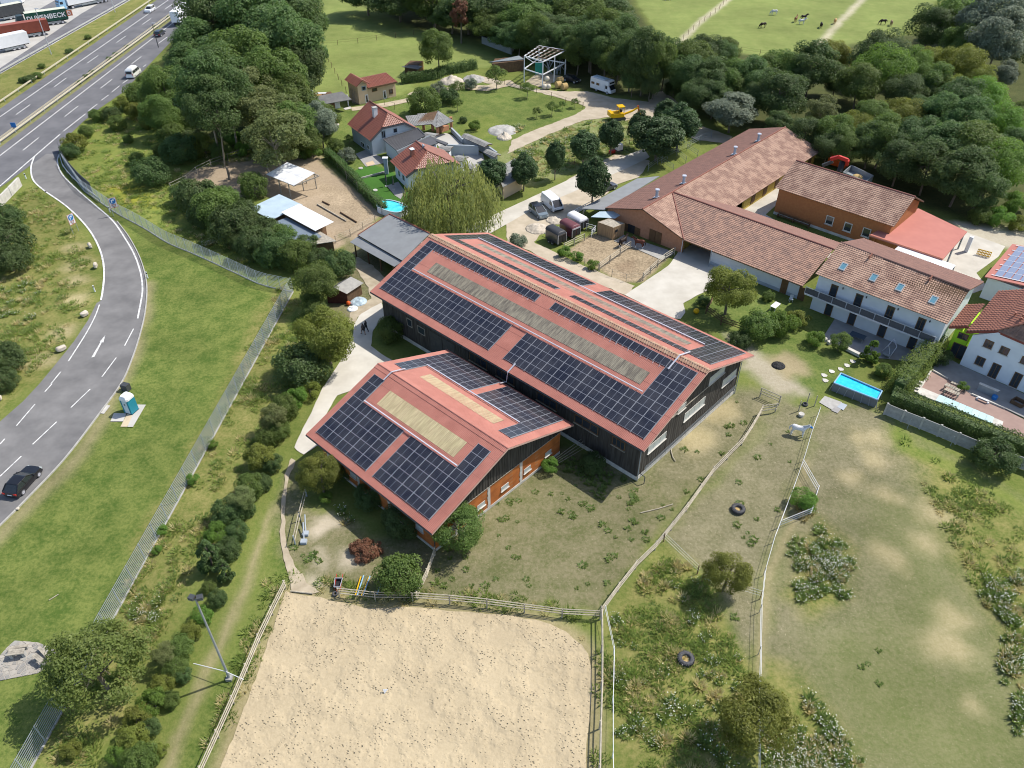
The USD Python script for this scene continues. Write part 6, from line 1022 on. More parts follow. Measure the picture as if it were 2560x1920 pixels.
# motorhome
rz=ang(C(2,690,770),C(2,830,815));th=thing('motorhome','white alcove motorhome parked under the trees','motorhome',C(2,785,790),rz);L=6.2
m=MB();m.tm(hullm(np.array(rectpts(-L/2,L/2-1.9,1.12,.5)+rectpts(-L/2,L/2-1.7,1.15,1.4)+rectpts(-L/2+.05,L/2-1.7,1.12,2.85))));part(th,'living_box',m,WHITE,local=True,smooth=30)
m=MB();m.tm(hullm(np.array(rectpts(L/2-2.0,L/2-.6,1.12,2.05)+rectpts(L/2-2.0,L/2-.75,1.1,2.85))));part(th,'alcove',m,WHITE,local=True,smooth=30);m=MB();m.tm(hullm(np.array(rectpts(L/2-2.0,L/2,.95,.4)+rectpts(L/2-2,L/2-.02,.95,.9)+rectpts(L/2-2,L/2-1.0,.85,2.06))));part(th,'cab',m,WHITE,local=True,smooth=30)
m=MB();m.sheet([(L/2-.2,-.8,1.05),(L/2-.2,.8,1.05),(L/2-.85,.72,1.95),(L/2-.85,-.72,1.95)],.03,.12);part(th,'windscreen',m,GLASS,local=True);m=MB();m.box((L/2-.62,0,2.5),(.06,1.5,.3));part(th,'alcove_window',m,GLASS,local=True)
for s in(-1,1):
    for x in(-2.2,-.7):m=MB();m.box((x,s*1.15,1.75),(.9,.04,.5));part(th,'window',m,BROWNWOOD,local=True)
    m=MB();m.box((L/2-1.5,s*.92,1.5),(.7,.1,.6));part(th,'cab_window',m,GLASS,local=True)
for x in(-2.3,-.9,.4):m=MB();m.box((x,.2,2.9),(1.0,1.2,.12));part(th,'roof_hatch',m,BLUESH,local=True)
wheels(th,(-L*.2,L*.33),.98,.35)
# yellow backhoe
th=thing('digger','old yellow digger with cab and folded arm at track edge','digger',C(2,915,1030),ang(C(2,870,1030),C(2,1060,1010)))
for s in(-1,1):m=MB();m.tm(hullm(np.array([(x,s*.9+y,z)for y in(-.22,.22)for x,z in((-1.4,.35),(1.4,.35),(-1.2,.02),(1.2,.02),(-1.2,.7),(1.2,.7))])));part(th,'track',m,DARKM,local=True)
m=MB();m.tm(hullm(np.array(rectpts(-1.7,1.1,1.1,.75)+rectpts(-1.7,.9,1.05,1.5))));part(th,'body',m,YELLOW,local=True);m=MB();m.box((-1.75,0,1.3),(.7,2.2,.9));part(th,'counterweight',m,YELLOW,local=True)
for x,y in((-.1,-.7),(-.1,.7),(.95,-.7),(.95,.7)):m=MB();m.bar((x,y,1.5),(x,y,2.7),.1);part(th,'cab_post',m,YELLOW,local=True)
m=MB();m.box((.42,0,2.75),(1.4,1.7,.14));part(th,'cab_roof',m,YELLOW,local=True);m=MB();m.box((.4,0,1.75),(.6,.6,.5));part(th,'seat',m,BLACK,local=True)
m=MB();m.bar((1.1,0,.9),(3.2,0,1.5),.3,.35);m.bar((3.2,0,1.5),(4.4,0,2.1),.25,.3);part(th,'boom',m,YELLOW,local=True);m=MB();m.bar((4.3,0,2.5),(4.8,0,.9),.22,.3);part(th,'stick',m,ORANGE,local=True);m=MB();m.tm(hullm(np.array([(x,y,z)for y in(-.4,.4)for x,z in((4.5,.9),(5.1,.8),(4.9,.2),(4.5,.3))])));part(th,'bucket',m,YELLOW,local=True)
# horse trailers
HTM=[paintm('trailer_black',(.03,.031,.036)),paintm('trailer_red',(.10,.02,.028)),paintm('trailer_grey',(.38,.41,.43))]
for i,(x,y)in enumerate(((375,430),(495,375),(560,310))):
    p=C(6,x,y);th=thing('horse_trailer',['black horse trailer nearest the barn','wine red horse trailer between black and grey trailers','pale grey horse trailer farthest from the barn'][i],'trailer',p,ang(C(6,300,400),C(6,420,470))if False else math.radians(-50),'horse trailers beside the stable run');mt=HTM[i]
    m=MB();m.tm(hullm(np.array(rectpts(-1.5,1.5,.95,.5)+rectpts(-1.5,1.5,.95,2.0))));part(th,'body',m,mt,local=True);m=MB();m.tm(hullm(np.array(rectpts(-1.6,1.5,.95,2.0)+rectpts(-1.6,1.4,.75,2.3)+rectpts(-1.5,1.2,.4,2.42))));part(th,'roof',m,[M('tr_roof0',(.05,.052,.058),(.045,.047,.052),1,.5),M('tr_roof1',(.16,.055,.065),(.14,.05,.06),1,.5),WHITE][i],local=True,smooth=40)
    for s in(-.5,.5):m=MB();m.box((1.52,s,1.15),(.06,.8,1.25));part(th,'ramp',m,BLACK,local=True)
    for s in(-1,1):
        m=MB();m.bar((1.54,s*.9,.5),(1.54,s*.9,2.0),.08);part(th,'frame_post',m,ALU,local=True);m=MB();m.box((-.1,s*1.05,.45),(1.3,.2,.2));part(th,'mudguard',m,BLACK,local=True)
    m=MB();m.box((1.56,0,1.9),(.06,1.5,.22));part(th,'rear_panel',m,ALU if i else mt,local=True);wheels(th,(-.45,.3),1.05,.3);m=MB();m.bar((-1.5,0,.45),(-2.7,0,.45),.1);part(th,'drawbar',m,STEELG,local=True)
# orange loader and grey skip wagon behind the stable
th=thing('loader','red and orange loading crane behind the stable roof','loader',C(3,600,1440));p=C(3,600,1440)*v3(1,1,0);m=MB();m.box(p+zz*1.8+v3(0,0,0),(3.4,2.4,2.6),rz=-.7);part(th,'body',m,ORANGE);ar_=[C(3,540,1375,5),C(3,610,1355,5.6),C(3,690,1385,5.2),C(3,680,1425,4.2)]
for a,b in zip(ar_[:-1],ar_[1:]):m=MB();m.bar(a,b,.55);part(th,'boom',m,REDP)
m=MB();m.tube(C(3,645,1400,4.6),C(3,615,1490,3.2),.5,n=10);part(th,'chute',m,BLACK);m=MB();m.bar(C(3,470,1430,3.6),C(3,560,1395,4.6),.5);part(th,'arm',m,DARKM)
th=thing('skip_wagon','grey open wagon body behind the orange hall roof','wagon',C(3,780,1520));q=[C(3,x,y,2.4)for x,y in((650,1490),(845,1570),(910,1520),(720,1430))]
for a,b in zip(q,q[1:]+q[:1]):m=MB();m.bar(a-zz*.5,b-zz*.5,.12,1.2);part(th,'side',m,STEELG)
m=MB();m.sheet([a-zz*.9 for a in q],.2);part(th,'floor',m,STEELG);m=MB();c=sum(q)/4;m.box(c*v3(1,1,0)+zz*.7,(3,2,1.4),rz=-.6);part(th,'chassis',m,BLACK);m=MB();s_=trimesh.creation.icosphere(2,.9);s_.apply_scale([1,1,.5]);s_.apply_translation(c-zz*.6);m.tm(s_);part(th,'load',m,STRAW)
# ---------------------------------------------------------------- animals
LEGS=[(.52,.17,0),(.52,-.17,.08),(-.55,.17,0),(-.55,-.17,-.1)]
def horse(name,label,at,rz,coat,graze=False,mane=None,socks=None,sc=1.0,cat='horse',group=None):
    t_=thing(name,label,cat,at,rz,group);b=[]
    b+=[((-.55,0,1.14),.31,(.0,0,1.06),.31),((0,0,1.06),.31,(.5,0,1.12),.30),((-.62,0,1.2),.26,(-.35,0,1.2),.27),((.5,0,1.2),.24,(.35,0,1.28),.2)]
    if graze:nk=[((.55,0,1.2),.22,(.98,0,.82),.14),((.98,0,.82),.14,(1.16,0,.48),.12),((1.16,0,.48),.12,(1.3,0,.12),.065)];pol=[(.5,0,1.45),(.8,0,1.2),(1.12,0,.85),(1.22,0,.62)]
    else:nk=[((.55,0,1.2),.22,(.92,0,1.52),.15),((.92,0,1.52),.15,(1.06,0,1.68),.12),((1.06,0,1.66),.12,(1.42,0,1.42),.065)];pol=[(.4,0,1.45),(.7,0,1.6),(.95,0,1.78),(1.08,0,1.82)]
    b+=nk
    for x,y,sw in LEGS:
        if x>0:b+=[((x,y,1.0),.13,(x+sw,y,.55),.075),((x+sw,y,.55),.065,(x+sw*.7,y,.12),.045),((x+sw*.7,y,.12),.05,(x+sw*.7+.05,y,.04),.06)]
        else:b+=[((x,y,1.0),.17,(x+.08+sw,y,.72),.10),((x+.08+sw,y,.72),.09,(x-.1+sw,y,.48),.06),((x-.1+sw,y,.48),.06,(x-.04+sw,y,.12),.045),((x-.04+sw,y,.12),.05,(x+.02+sw,y,.04),.06)]
    e=nk[1][2];b+=[((e[0]-.02,.07,e[2]+.1),.03,(e[0]-.03,.08,e[2]+.2),.012),((e[0]-.02,-.07,e[2]+.1),.03,(e[0]-.03,-.08,e[2]+.2),.012)]
    v,f=hullof(b);part(t_,'body',(v*sc,f),coat,smooth=True,local=True)
    m=MB();
    for a,c in zip(pol[:-1],pol[1:]):m.bar(np.array(a)*sc,np.array(c)*sc,.05*sc,.16*sc)
    part(t_,'mane',m,mane or coat,local=True);m=MB();m.tube(np.array((-.85,0,1.28))*sc,np.array((-.98,0,1.0))*sc,.05*sc,.09*sc);m.tube(np.array((-.98,0,1.0))*sc,np.array((-1.0,0,.55))*sc,.09*sc,.03*sc);part(t_,'tail',m,mane or coat,local=True)
    if socks:
        for x,y,sw in LEGS:k=x+sw*(.7 if x>0 else 1)-(0 if x>0 else .05);m=MB();m.tube(np.array((k,y,.05))*sc,np.array((k,y,.33))*sc,.072*sc,.068*sc,8);part(t_,'white_sock',m,socks,local=True)
    return t_
CG=M('coat_grey',(.62,.62,.62),(.52,.53,.55),4,.8);CBAY=M('coat_bay',(.10,.03,.018),(.08,.024,.015),3,.6);CDK=M('coat_dark',(.03,.018,.013),(.02,.013,.01),3,.6);CCH=M('coat_chestnut',(.20,.085,.035),(.17,.07,.03),3,.6);CPAL=M('coat_palomino',(.45,.28,.12),(.40,.24,.10),3,.7);CDUN=M('coat_dun',(.25,.17,.10),(.2,.13,.08),3,.7)
t_=horse('horse','grey horse with blue fly mask beside the white tape fence',C(11,250,440),ang(C(11,180,425),C(11,340,460)),CG,sc=1.0);m=MB();m.tube((1.08,0,1.64),(1.36,0,1.46),.14,.1,8);part(t_,'fly_mask',m,BLUEP,local=True)
horse('horse','bay horse standing along the brick gable wall',C(6,1095,480),ang(C(6,1150,470),C(6,1050,450)),CBAY,socks=WHITE,mane=CDK);horse('horse','dark piebald horse with white legs beside the shed',C(6,955,465),ang(C(6,950,460),C(6,1000,430)),CDK,socks=WHITE)
for lab,k,x,y,rz,ct,gz__ in(('white horse grazing at left of the pasture group',3,50,128,3.1,CG,1),('chestnut horse standing behind the pale horse in the group',3,235,190,1.0,CCH,0),('dark brown horse facing right in the pasture group',3,305,175,0.1,CDK,0),('pale horse in front of the brown pair in the pasture',3,288,210,.05,CG,0),('black horse seen end on in the pasture',3,455,240,1.4,CDK,1),('golden horse beside the pale track in the pasture',3,575,205,1.0,CPAL,1),('dark horse grazing right of the pale track',3,990,212,3.0,CDK,1),('light brown horse beside the dark grazing horse',3,1060,222,1.3,CDUN,1),('dark horse grazing alone left of the track fence',2,2165,240,3.4,CDK,1),('white horse cut by the top edge of the pasture',2,1345,3,0,CG,1)):horse('horse',lab,C(k,x,y),rz,ct,gz__,mane=ct)
# ---------------------------------------------------------------- two people
SKIN=M('skin',(.45,.27,.19),(.42,.25,.17),3,.6)
def person(label,at,rz,top,legs,bag=None,short=False,hair=CDK):
    t_=thing('person',label,'person',at,rz);st=.28
    b=[((0,0,1.02),.13,(0,0,1.38),.15),((0,-.13,1.4),.075,(0,.13,1.4),.075),((0,0,1.45),.05,(.01,0,1.56),.05),((.01,0,1.62),.095,(.03,0,1.66),.098),((.11,0,1.62),.02,(.12,0,1.60),.02)]
    for s in(-1,1):
        b+=[((0,s*.09,.98),.10,(s*st*.5+.05,s*.09,.52),.068),((s*st*.5+.05,s*.09,.52),.062,(s*st,s*.09,.09),.042),((s*st-.03,s*.09,.05),.045,(s*st+.15,s*.1,.035),.035)]
        b+=[((0,s*.2,1.38),.052,(-s*.06,s*.25,1.1),.042),((-s*.06,s*.25,1.1),.04,(.1-s*.03,s*.22,.9),.03),((.1-s*.03,s*.22,.9),.034,(.14-s*.03,s*.21,.82),.028)]
        for k in range(4):b+=[((.14-s*.03,s*(.195+k*.012),.82),.009,(.16-s*.03,s*(.195+k*.012),.755+.008*abs(k-1)),.008)]
        b+=[((.15-s*.03,s*.19,.85),.010,(.185-s*.03,s*.185,.80),.008)]
    v,f=hullof(b);part(t_,'body',(v,f),SKIN,smooth=True,local=True)
    b=[((0,0,1.02),.15,(0,0,1.38),.168),((0,-.15,1.39),.09,(0,.15,1.39),.09)]
    for s in(-1,1):b+=[((0,s*.2,1.38),.066,(-s*.05,s*.25,1.14),.055)]+([]if short else[((-s*.06,s*.25,1.1),.052,(.08-s*.03,s*.225,.94),.042)])
    part(t_,'shirt',hullof(b),top,smooth=True,local=True);b=[((0,-.08,.98),.125,(0,.08,.98),.125)]
    for s in(-1,1):b+=[((0,s*.09,.96),.115,(s*st*.5+.05,s*.09,.52),.082)]+([]if short else[((s*st*.5+.05,s*.09,.52),.078,(s*st,s*.09,.12),.058)])
    part(t_,'trousers',hullof(b),legs,smooth=True,local=True);part(t_,'hair',hullof([((-.02,0,1.69),.1,(.0,0,1.71),.095),((-.06,0,1.6),.06,(-.05,0,1.68),.08)]),hair,smooth=True,local=True)
    for s in(-1,1):part(t_,'shoe',hullof([((s*st-.03,s*.09,.05),.055,(s*st+.16,s*.1,.04),.045)]),BLACK,smooth=True,local=True)
    if bag:part(t_,'bag',hullof([((-.2,0,1.15),.11,(-.2,0,1.32),.1)]),bag,smooth=True,local=True)
person('person in black walking beside a companion on the concrete path',C(5,955,1205),2.6,BLACK,BLACK);person('person in grey top with a bag and bare lower legs',C(5,930,1230),2.5,M('grey_shirt',(.12,.10,.10),(.10,.085,.085),3,.9),BLACK,BLACK,True)
# ---------------------------------------------------------------- street furniture
TEAL=M('toilet_blue',(.02,.22,.30),(.02,.2,.27),1,.5);LB=M('toilet_door',(.50,.60,.64),(.46,.56,.6),1,.5)
th=thing('portable_toilet','white and blue portable toilet cabin on concrete slabs','toilet',C(8,1140,235),-.35);m=MB()
for s in(-1,1):m.box((s*.53,0,1.08),(.08,1.14,2.0))
m.box((0,.53,1.08),(1.0,.08,2.0));part(th,'cabin',m,TEAL,local=True);m=MB();m.box((0,-.55,1.08),(.72,.06,1.9));d_=part(th,'door',m,LB,local=True);m=MB();m.box((-.02,-.59,1.45),(.14,.02,.2));part(d_,'pictogram',m,BLACK,local=True);m=MB()
for s in(-1,1):m.box((s*.46,-.55,1.08),(.14,.1,1.95))
part(th,'front_post',m,TEAL,local=True);m=MB();m.box((0,0,.06),(1.2,1.2,.1));part(th,'base',m,BLACK,local=True);m=MB();m.tm(hullm(np.array(rectpts(-.64,.64,.64,2.05)+rectpts(-.62,.62,.62,2.3)+rectpts(-.42,.42,.5,2.58))));part(th,'roof',m,WHITE,local=True)
for i,q in enumerate((((870,255),(925,180),(955,190),(900,260)),((955,325),(985,255),(1095,255),(1065,325)),((1042,372),(1100,260),(1165,262),(1100,372)),((1102,374),(1185,180),(1262,182),(1150,374)))):solo('slab',flat(Cs(8,*q),.05+.004*i),[PLINTH,PARKC,M('slab_tan',(.55,.46,.32),(.48,.40,.28),1.5,.9),PARKC][i],'concrete slab, %s from the road in the toilet footing'%['first','second','third','fourth'][i],'slab')
m=MB();m.box(C(8,1095,50)+zz*.45,(.9,.7,.9),rz=-.3);solo('crate',m,DARKM,'dark box behind the portable toilet','box')
def sign(label,k,x,y,x2,y2,face):
    p=C(k,x,y)*v3(1,1,0);r=unit(v3(*(C(k,x2,y2)-C(k,x,y))[:2],0));n=v3(r[1],-r[0],0);th=thing('road_sign',label,'road sign',p);w,h,zb=1.1,1.75,1.5;P=lambda a,z,o=0:p+r*a+n*o+zz*z
    for a in(0,w):m=MB();m.tube(P(a,0),P(a,zb+h),.04);part(th,'pole',m,ZINC)
    m=MB();m.panel(P(-.05,zb,.05),r*(w+.1),zz*h,.03);part(th,'board',m,WHITE);m=MB()
    for a,z,da,dz in((-.05,zb,.05,h),(w,zb,.05,h),(0,zb,w,.05),(0,zb+h-.05,w,.05)):m.panel(P(a,z,.082),r*da,zz*dz,.006)
    part(th,'border',m,ORANGE);c=P(w/2,zb+h-.58,.085);m=MB();m.tube(c,c+n*.012,.48,n=24);ds=part(th,'blue_disc',m,BLUEP);m=MB();q=c+n*.014
    m.panel(q-r*.22-zz*.28,r*.13,zz*.4,.006);m.panel(q-r*.22+zz*.1,r*.3,zz*.13,.007)
    for s_ in(1,):v=[q+r*.06+zz*.36,q+r*.06-zz*.04,q+r*.32+zz*.16];m.add([a+n*o for o in(0,.008)for a in v],[[3,5,4],[0,1,2]])
    part(ds,'arrow',m,WHITE);c=P(w/2,zb+.38,.085);tri=lambda s,o:[c+n*o+r*s*.5+zz*s*.29,c+n*o-r*s*.5+zz*s*.29,c+n*o-zz*s*.58]
    for s,o,mt,nm in((.8,.012,REDP,'yield_triangle'),(.55,.018,WHITE,'triangle_centre')):m=MB();a=tri(s,o);m.add(a,[[0,1,2],[0,2,1]]);part(th,nm,m,mt)
sign('blue arrow and yield sign on the inner side of the slip road',4,635,362,692,330,1);sign('blue arrow and yield sign in front of the mesh fence',4,985,210,1050,195,1)
for i,(k,x,y,h)in enumerate(((4,822,862,1),(4,1278,745,1),(4,952,175,1),(0,228,1545,1))):
    p=C(k,x,y)*v3(1,1,0);th=thing('marker_post',['white marker post inside the slip road bend','white marker post outside the slip road bend','white marker post beside the fence sign','white marker post beside the concrete barrier'][i],'post',p);m=MB();m.box(p+zz*.55,(.14,.1,1.1));part(th,'post',m,WHITE);m=MB();m.box(p+zz*.85,(.15,.11,.18));part(th,'reflector',m,BLACK)
STONE=M('pale_boulder',(.60,.54,.45),(.42,.37,.30),2.5,.9,detail=7.0)
for i,(k,x,y,s,rz,st)in enumerate(((4,782,480,(1.5,.7,1.0),2.2,1),(4,832,655,(1.3,.7,1.1),1.8,1),(4,735,1070,(1.5,1.0,.9),1.0,0),(4,535,1370,(1.7,1.1,.9),.9,0),(8,155,1085,(.45,.4,.3),0,0),(8,0,140,(.8,.7,1.0),.3,1))):
    b=trimesh.creation.icosphere(2,.5);v=b.vertices;v=np.sign(v)*np.abs(v)**.6*.55;v+=(meshkit.noise(v*3.1+i*7)[:,None]-.5)*.22*unit(v3(1,1,1));v=v*np.array(s);c,q=math.cos(rz),math.sin(rz);p=C(k,x,y);m=MB();m.add(np.stack([v[:,0]*c-v[:,1]*q,v[:,0]*q+v[:,1]*c,v[:,2]],1)+p*v3(1,1,0)+zz*s[2]*.4,b.faces)
    solo('boulder',m,STONE,['upright pale boulder farthest along the inside of the bend','second upright boulder along the inside of the bend','pale square boulder beside the road where the edge line breaks','pale square boulder nearest the straight arrow','small white stone on the verge near the black car','dark stone at the left picture edge'][i],'boulder')
p=C(12,1985,890)*v3(1,1,0);th=thing('floodlight_mast','tall grey floodlight mast beside the riding arena','mast',p);m=MB();m.tube(p,p+zz*11.2,.11,.07,10);part(th,'pole',m,STEELG);m=MB();m.box(p+zz*.15,(.5,.5,.3));part(th,'footing',m,CONC);
for s in(-1,1):m=MB();m.box(p+zz*11.3+v3(.3*s,.1,0),(.45,.4,.3),rz=.3*s);part(th,'floodlight',m,DARKM)
m=MB();m.bar(p+zz*11.15-v3(.55,0,0),p+zz*11.15+v3(.55,0,0),.08);part(th,'crossbar',m,STEELG)
a,b,c=C(12,1670,755,1.0),C(12,1950,825,1.3),C(12,2105,895,1.1);m=MB();m.path([a,b,c],.035);solo('cable',m,WHITE,'pale cable sagging past the floodlight mast to the fence','cable')
for i,(k,x,y,x1,y1,h)in enumerate(((0,445,470,372,195,11),(0,995,105,965,-20,11),(0,1370,410,1352,318,6),(0,40,310,0,160,10))):p=C(k,x,y)*v3(1,1,0);th=thing('lamp_post',['grey lamp post beside the white curtain trailer','grey lamp post at the far end of the truck park lane','dark post on the verge of the near carriageway','grey lamp post among the parked lorries'][i],'lamp post',p);m=MB();m.tube(p,p+zz*h,.12,.07);part(th,'pole',m,ALU if i!=2 else DARKM);m=MB();m.box(p+zz*h+v3(.4,0,0),(1.0,.3,.14));part(th,'lamp_head',m,ALU)
p=C(0,135,1130);m=MB();m.box(p+zz*1.2,(1.0,.1,1.0));m.tube(p*v3(1,1,0),p*v3(1,1,0)+zz*1.2,.05);solo('median_sign',m,BLUEP,'small blue sign on the motorway median','sign')
# picnic place with crazy paving
pc_=Polygon(ring(Cs(12,(-60,700),(0,690),(70,610),(130,560),(330,575),(480,640),(480,760),(330,840),(0,905),(-120,900))));solo('picnic_paving',flat(pc_,Z1),M('joint_mortar',(.40,.37,.33),(.36,.33,.29),2,.95),'mortar bed of the picnic place paving',kind='structure')
x0,y0,x1,y1=pc_.bounds;th=thing('crazy_paving','irregular grey flagstones of the picnic place','paving',(x0,y0,0));sp=rng.uniform([x0,y0],[x1,y1],(150,2))
from scipy.spatial import Voronoi
vo=Voronoi(np.vstack([sp,[[x0-20,y0],[x1+20,y0],[x0,y1+20],[x0,y0-20]]]));FS=[M('flag%d'%i,c_,tuple(x*.82 for x in c_),3,.9)for i,c_ in enumerate(((.34,.33,.30),(.28,.27,.25),(.40,.37,.32)))]
for i in range(150):
    r=vo.regions[vo.point_region[i]]
    if-1 in r or not r:continue
    g=Polygon(vo.vertices[r]).buffer(-.045,join_style=1).intersection(pc_)
    if g.area>.03 and g.geom_type=='Polygon':m=MB();m.prism(g.simplify(.03),.0,.045+rnd.random()*.02);part(th,'flagstone',m,FS[i%3])
def slabset(label,corners,h,name,cat,legs=True):
    c=[G(*nat(12,*q),h)for q in corners];th=thing(name,label,cat,sum(c)/4*v3(1,1,0))
    for k in range(3):t0,t1=k/3+.01,(k+1)/3-.01;m=MB();m.sheet([lerp(c[0],c[3],t0),lerp(c[1],c[2],t0),lerp(c[1],c[2],t1),lerp(c[0],c[3],t1)],.08);part(th,'plank',m,GREYWOOD)
    for t in(.12,.88):a,b=lerp(c[0],c[1],t),lerp(c[3],c[2],t);m=MB();m.bar((a*.8+b*.2)*v3(1,1,0)+zz*(h-.1)/2,(a*.2+b*.8)*v3(1,1,0)+zz*(h-.1)/2,.25,h-.1);part(th,'leg',m,CONC)
slabset('grey timber picnic table at left of the paved picnic place',((55,690),(195,670),(215,620),(75,635)),.75,'picnic_table','table');slabset('grey timber picnic table nearer the light green tree',((270,690),(345,750),(385,720),(310,660)),.75,'picnic_table','table');slabset('slatted bench behind the left picnic table',((60,640),(230,610),(245,585),(100,605)),.45,'picnic_bench','bench');slabset('slatted bench behind the right picnic table',((320,625),(410,720),(425,695),(345,600)),.45,'picnic_bench','bench')
# tractor tyres
def torus(c,R,r,hz,m,n=28,k=10):
    a=np.linspace(0,2*math.pi,n,endpoint=False);b=np.linspace(0,2*math.pi,k,endpoint=False);A,B=np.meshgrid(a,b,indexing='ij');rr_=R+r*np.sign(np.cos(B))*np.abs(np.cos(B))**.7;z=hz/2*np.sign(np.sin(B))*np.abs(np.sin(B))**.7
    v=np.stack([rr_*np.cos(A)+c[0],rr_*np.sin(A)+c[1],z+hz/2+.01],-1).reshape(-1,3);i,j=np.meshgrid(np.arange(n),np.arange(k),indexing='ij');i2,j2=(i+1)%n,(j+1)%k;m.add(v,np.stack([i*k+j,i2*k+j,i2*k+j2,i*k+j2],-1).reshape(-1,4));return m
for i,(k,x,y,R)in enumerate(((10,1952,1090,.50),(14,1500,725,.52))):
    p=C(k,x,y);th=thing('tractor_tyre',['big old tractor tyre lying on the bare paddock','big old tractor tyre lying in the rough grass'][i],'tyre',p*v3(1,1,0));part(th,'casing',torus(p,R,.19,.38,MB()),RUBBER,smooth=True)
    for q in range(22):a=q/22*6.283;m=MB();m.box(p*v3(1,1,0)+v3(math.cos(a),math.sin(a),0)*(R+.19)+zz*.2,(.07,.08,.3),rz=a);part(th,'tread_block',m,RUBBER)
    solo('straw_fill',flat(Point(p[0],p[1]).buffer(R-.16),.12),STRAW,['straw inside the tyre on the bare paddock','grass inside the tyre in the rough grass'][i],'straw')
m=MB();p=C(13,685,160);torus(p,.2,.08,.2,m);solo('small_tyre',m,RUBBER,'small tyre beside the wheelbarrow at the arena gate','tyre',smooth=True)
# wheelbarrow and jump poles by the arena
p=C(13,715,90)*v3(1,1,0);th=thing('wheelbarrow','dark wheelbarrow with pale rim at the arena corner','wheelbarrow',p);m=MB()
q=[p+v3(*a,.6)for a in((-.28,-.5),(.28,-.5),(.35,.5),(-.35,.5))]
for a,b in zip(q,q[1:]+q[:1]):m.bar(a,b,.05)
part(th,'rim',m,ALU);m=MB();m.sheet([lerp(a,sum(q)/4,.25)-zz*.3 for a in q],.05);
for a,b in zip(q,q[1:]+q[:1]):c4=sum(q)/4;m.sheet([a,b,lerp(b,c4,.25)-zz*.3,lerp(a,c4,.25)-zz*.3],.02)
part(th,'tray',m,BLACK);m=MB();m.tube(p+v3(-.06,-.55,.18),p+v3(.06,-.55,.18),.18,n=12);part(th,'wheel',m,ORANGE)
for s in(-1,1):m=MB();m.bar(p+v3(.25*s,-.6,.25),p+v3(.3*s,1.0,.55),.05);part(th,'handle',m,REDP)
for i,(x0,y0,x1,y1,mt)in enumerate(((858,165,905,5,YELLOW),(875,165,930,-5,SKYB),(910,170,975,10,YELLOW),(925,165,985,0,SKYB),(1045,160,1085,60,SKYB))):
    m=MB();a,b=C(13,x0,y0,.5 if i<4 else .3),C(13,x1,y1,.1);
    for k in range(3):m.tube(lerp(a,b,k/3),lerp(a,b,(k+.97)/3),.06)
    solo('jump_pole',m,mt,['yellow jump pole, outermost of the pair nearer the wheelbarrow','pale blue jump pole, nearer the wheelbarrow','yellow jump pole in the middle of the leaning poles','pale blue jump pole in the middle of the leaning poles','pale blue jump pole beside the silvery bush'][i],'pole')
for i,(x,y,x1,y1)in enumerate(((340,1385,385,1180),(385,1180,440,970))):
    a,b=C(9,x,y)*v3(1,1,0),C(9,x1,y1)*v3(1,1,0);th=thing('jump_stand',['pale pole rack nearer the arena on the worn grass','pale pole rack nearer the bright shrub'][i],'rack',a)
    for p in(a,b):m=MB();m.tube(p,p+zz*1.3,.07);part(th,'upright',m,GREYREN)
    for z in(.5,1.2):m=MB();m.tube(a+zz*z,b+zz*z,.045);part(th,'pole',m,POLE)
for i,(x,y)in enumerate(((430,1300),(415,1370))):a=C(9,x,y)*v3(1,1,0);m=MB();m.tube(a,a+v3(-.4,2.0,.7),.07);m.box(a+zz*.15,(.6,.5,.3));solo('leaning_pole',m,GREYREN,['grey pole on a block, farther from the arena','grey pole on a block, nearer the arena'][i],'pole')
# reddish heap, soil heaps, gravel heaps, trap
def heap(name,label,k,x,y,r,h,mat,cat='heap',seed=1,sq=1.0):
    p=C(k,x,y);n=26;a=np.linspace(-1,1,n);X,Y=np.meshgrid(a,a);R=np.hypot(X,Y);z=np.clip(1-R,0,1)**.8*h;q=np.c_[X.ravel()*3,Y.ravel()*3,np.full(n*n,seed)];z=z*(.3+1.3*meshkit.fbm(q,3,seed).reshape(n,n))+(meshkit.fbm(q*3,2,seed).reshape(n,n)-.5)*.35*h*(R<.9)-(R>.95)*.3
    i,j=np.meshgrid(np.arange(n-1),np.arange(n-1));b=(j*n+i).ravel();m=MB();m.add(np.c_[X.ravel()*r+p[0],Y.ravel()*r*sq+p[1],z.ravel()+.03],np.stack([b,b+1,b+n+1,b+n],1));return solo(name,m,mat,label,cat,smooth=True)
GH=M('gravel_heap',(.52,.46,.38),(.42,.37,.30),3,.95,bump=.5,bscale=6.);heap('gravel_heap','small pale gravel heap beside the black horse trailer',6,215,320,2.0,.7,GH,seed=5);heap('gravel_heap','low sandy heap behind the gravel heap',6,370,245,1.6,.5,GH,seed=6);heap('gravel_heap','pale sand heap on the path beside the hedge',1,1690,705,3.0,1.2,GH,seed=7);heap('gravel_heap','grey gravel heap beside the pale sand heap',1,1880,690,2.8,1.2,CONC,seed=8);heap('gravel_heap','stony grey heap by the gravel track bend',1,2130,1130,3.2,.8,CONC,seed=9);heap('stone_heap','pile of pale stones below the grey heap',1,2145,1190,1.6,1.0,STONE,seed=10);heap('ash_heap','black fire pit on the garden gravel',7,90,1500,.9,.35,M('ash',(.015,.015,.016),(.04,.04,.042),6,.9),seed=11)
heap('tarp_heap','crumpled pale grey tarpaulin beside the red shed',5,885,950,1.3,.5,BLUESH,seed=12);heap('tarp_heap','crumpled white sheeting beside the red shed',5,835,1010,.8,.35,WHITE,seed=13)
m=MB();b=trimesh.creation.icosphere(2,.32);b.apply_translation(C(5,800,975)+zz*.3);m.tm(b);solo('bucket',m,ORANGE,'orange round tub in front of the red shed','tub',smooth=True)
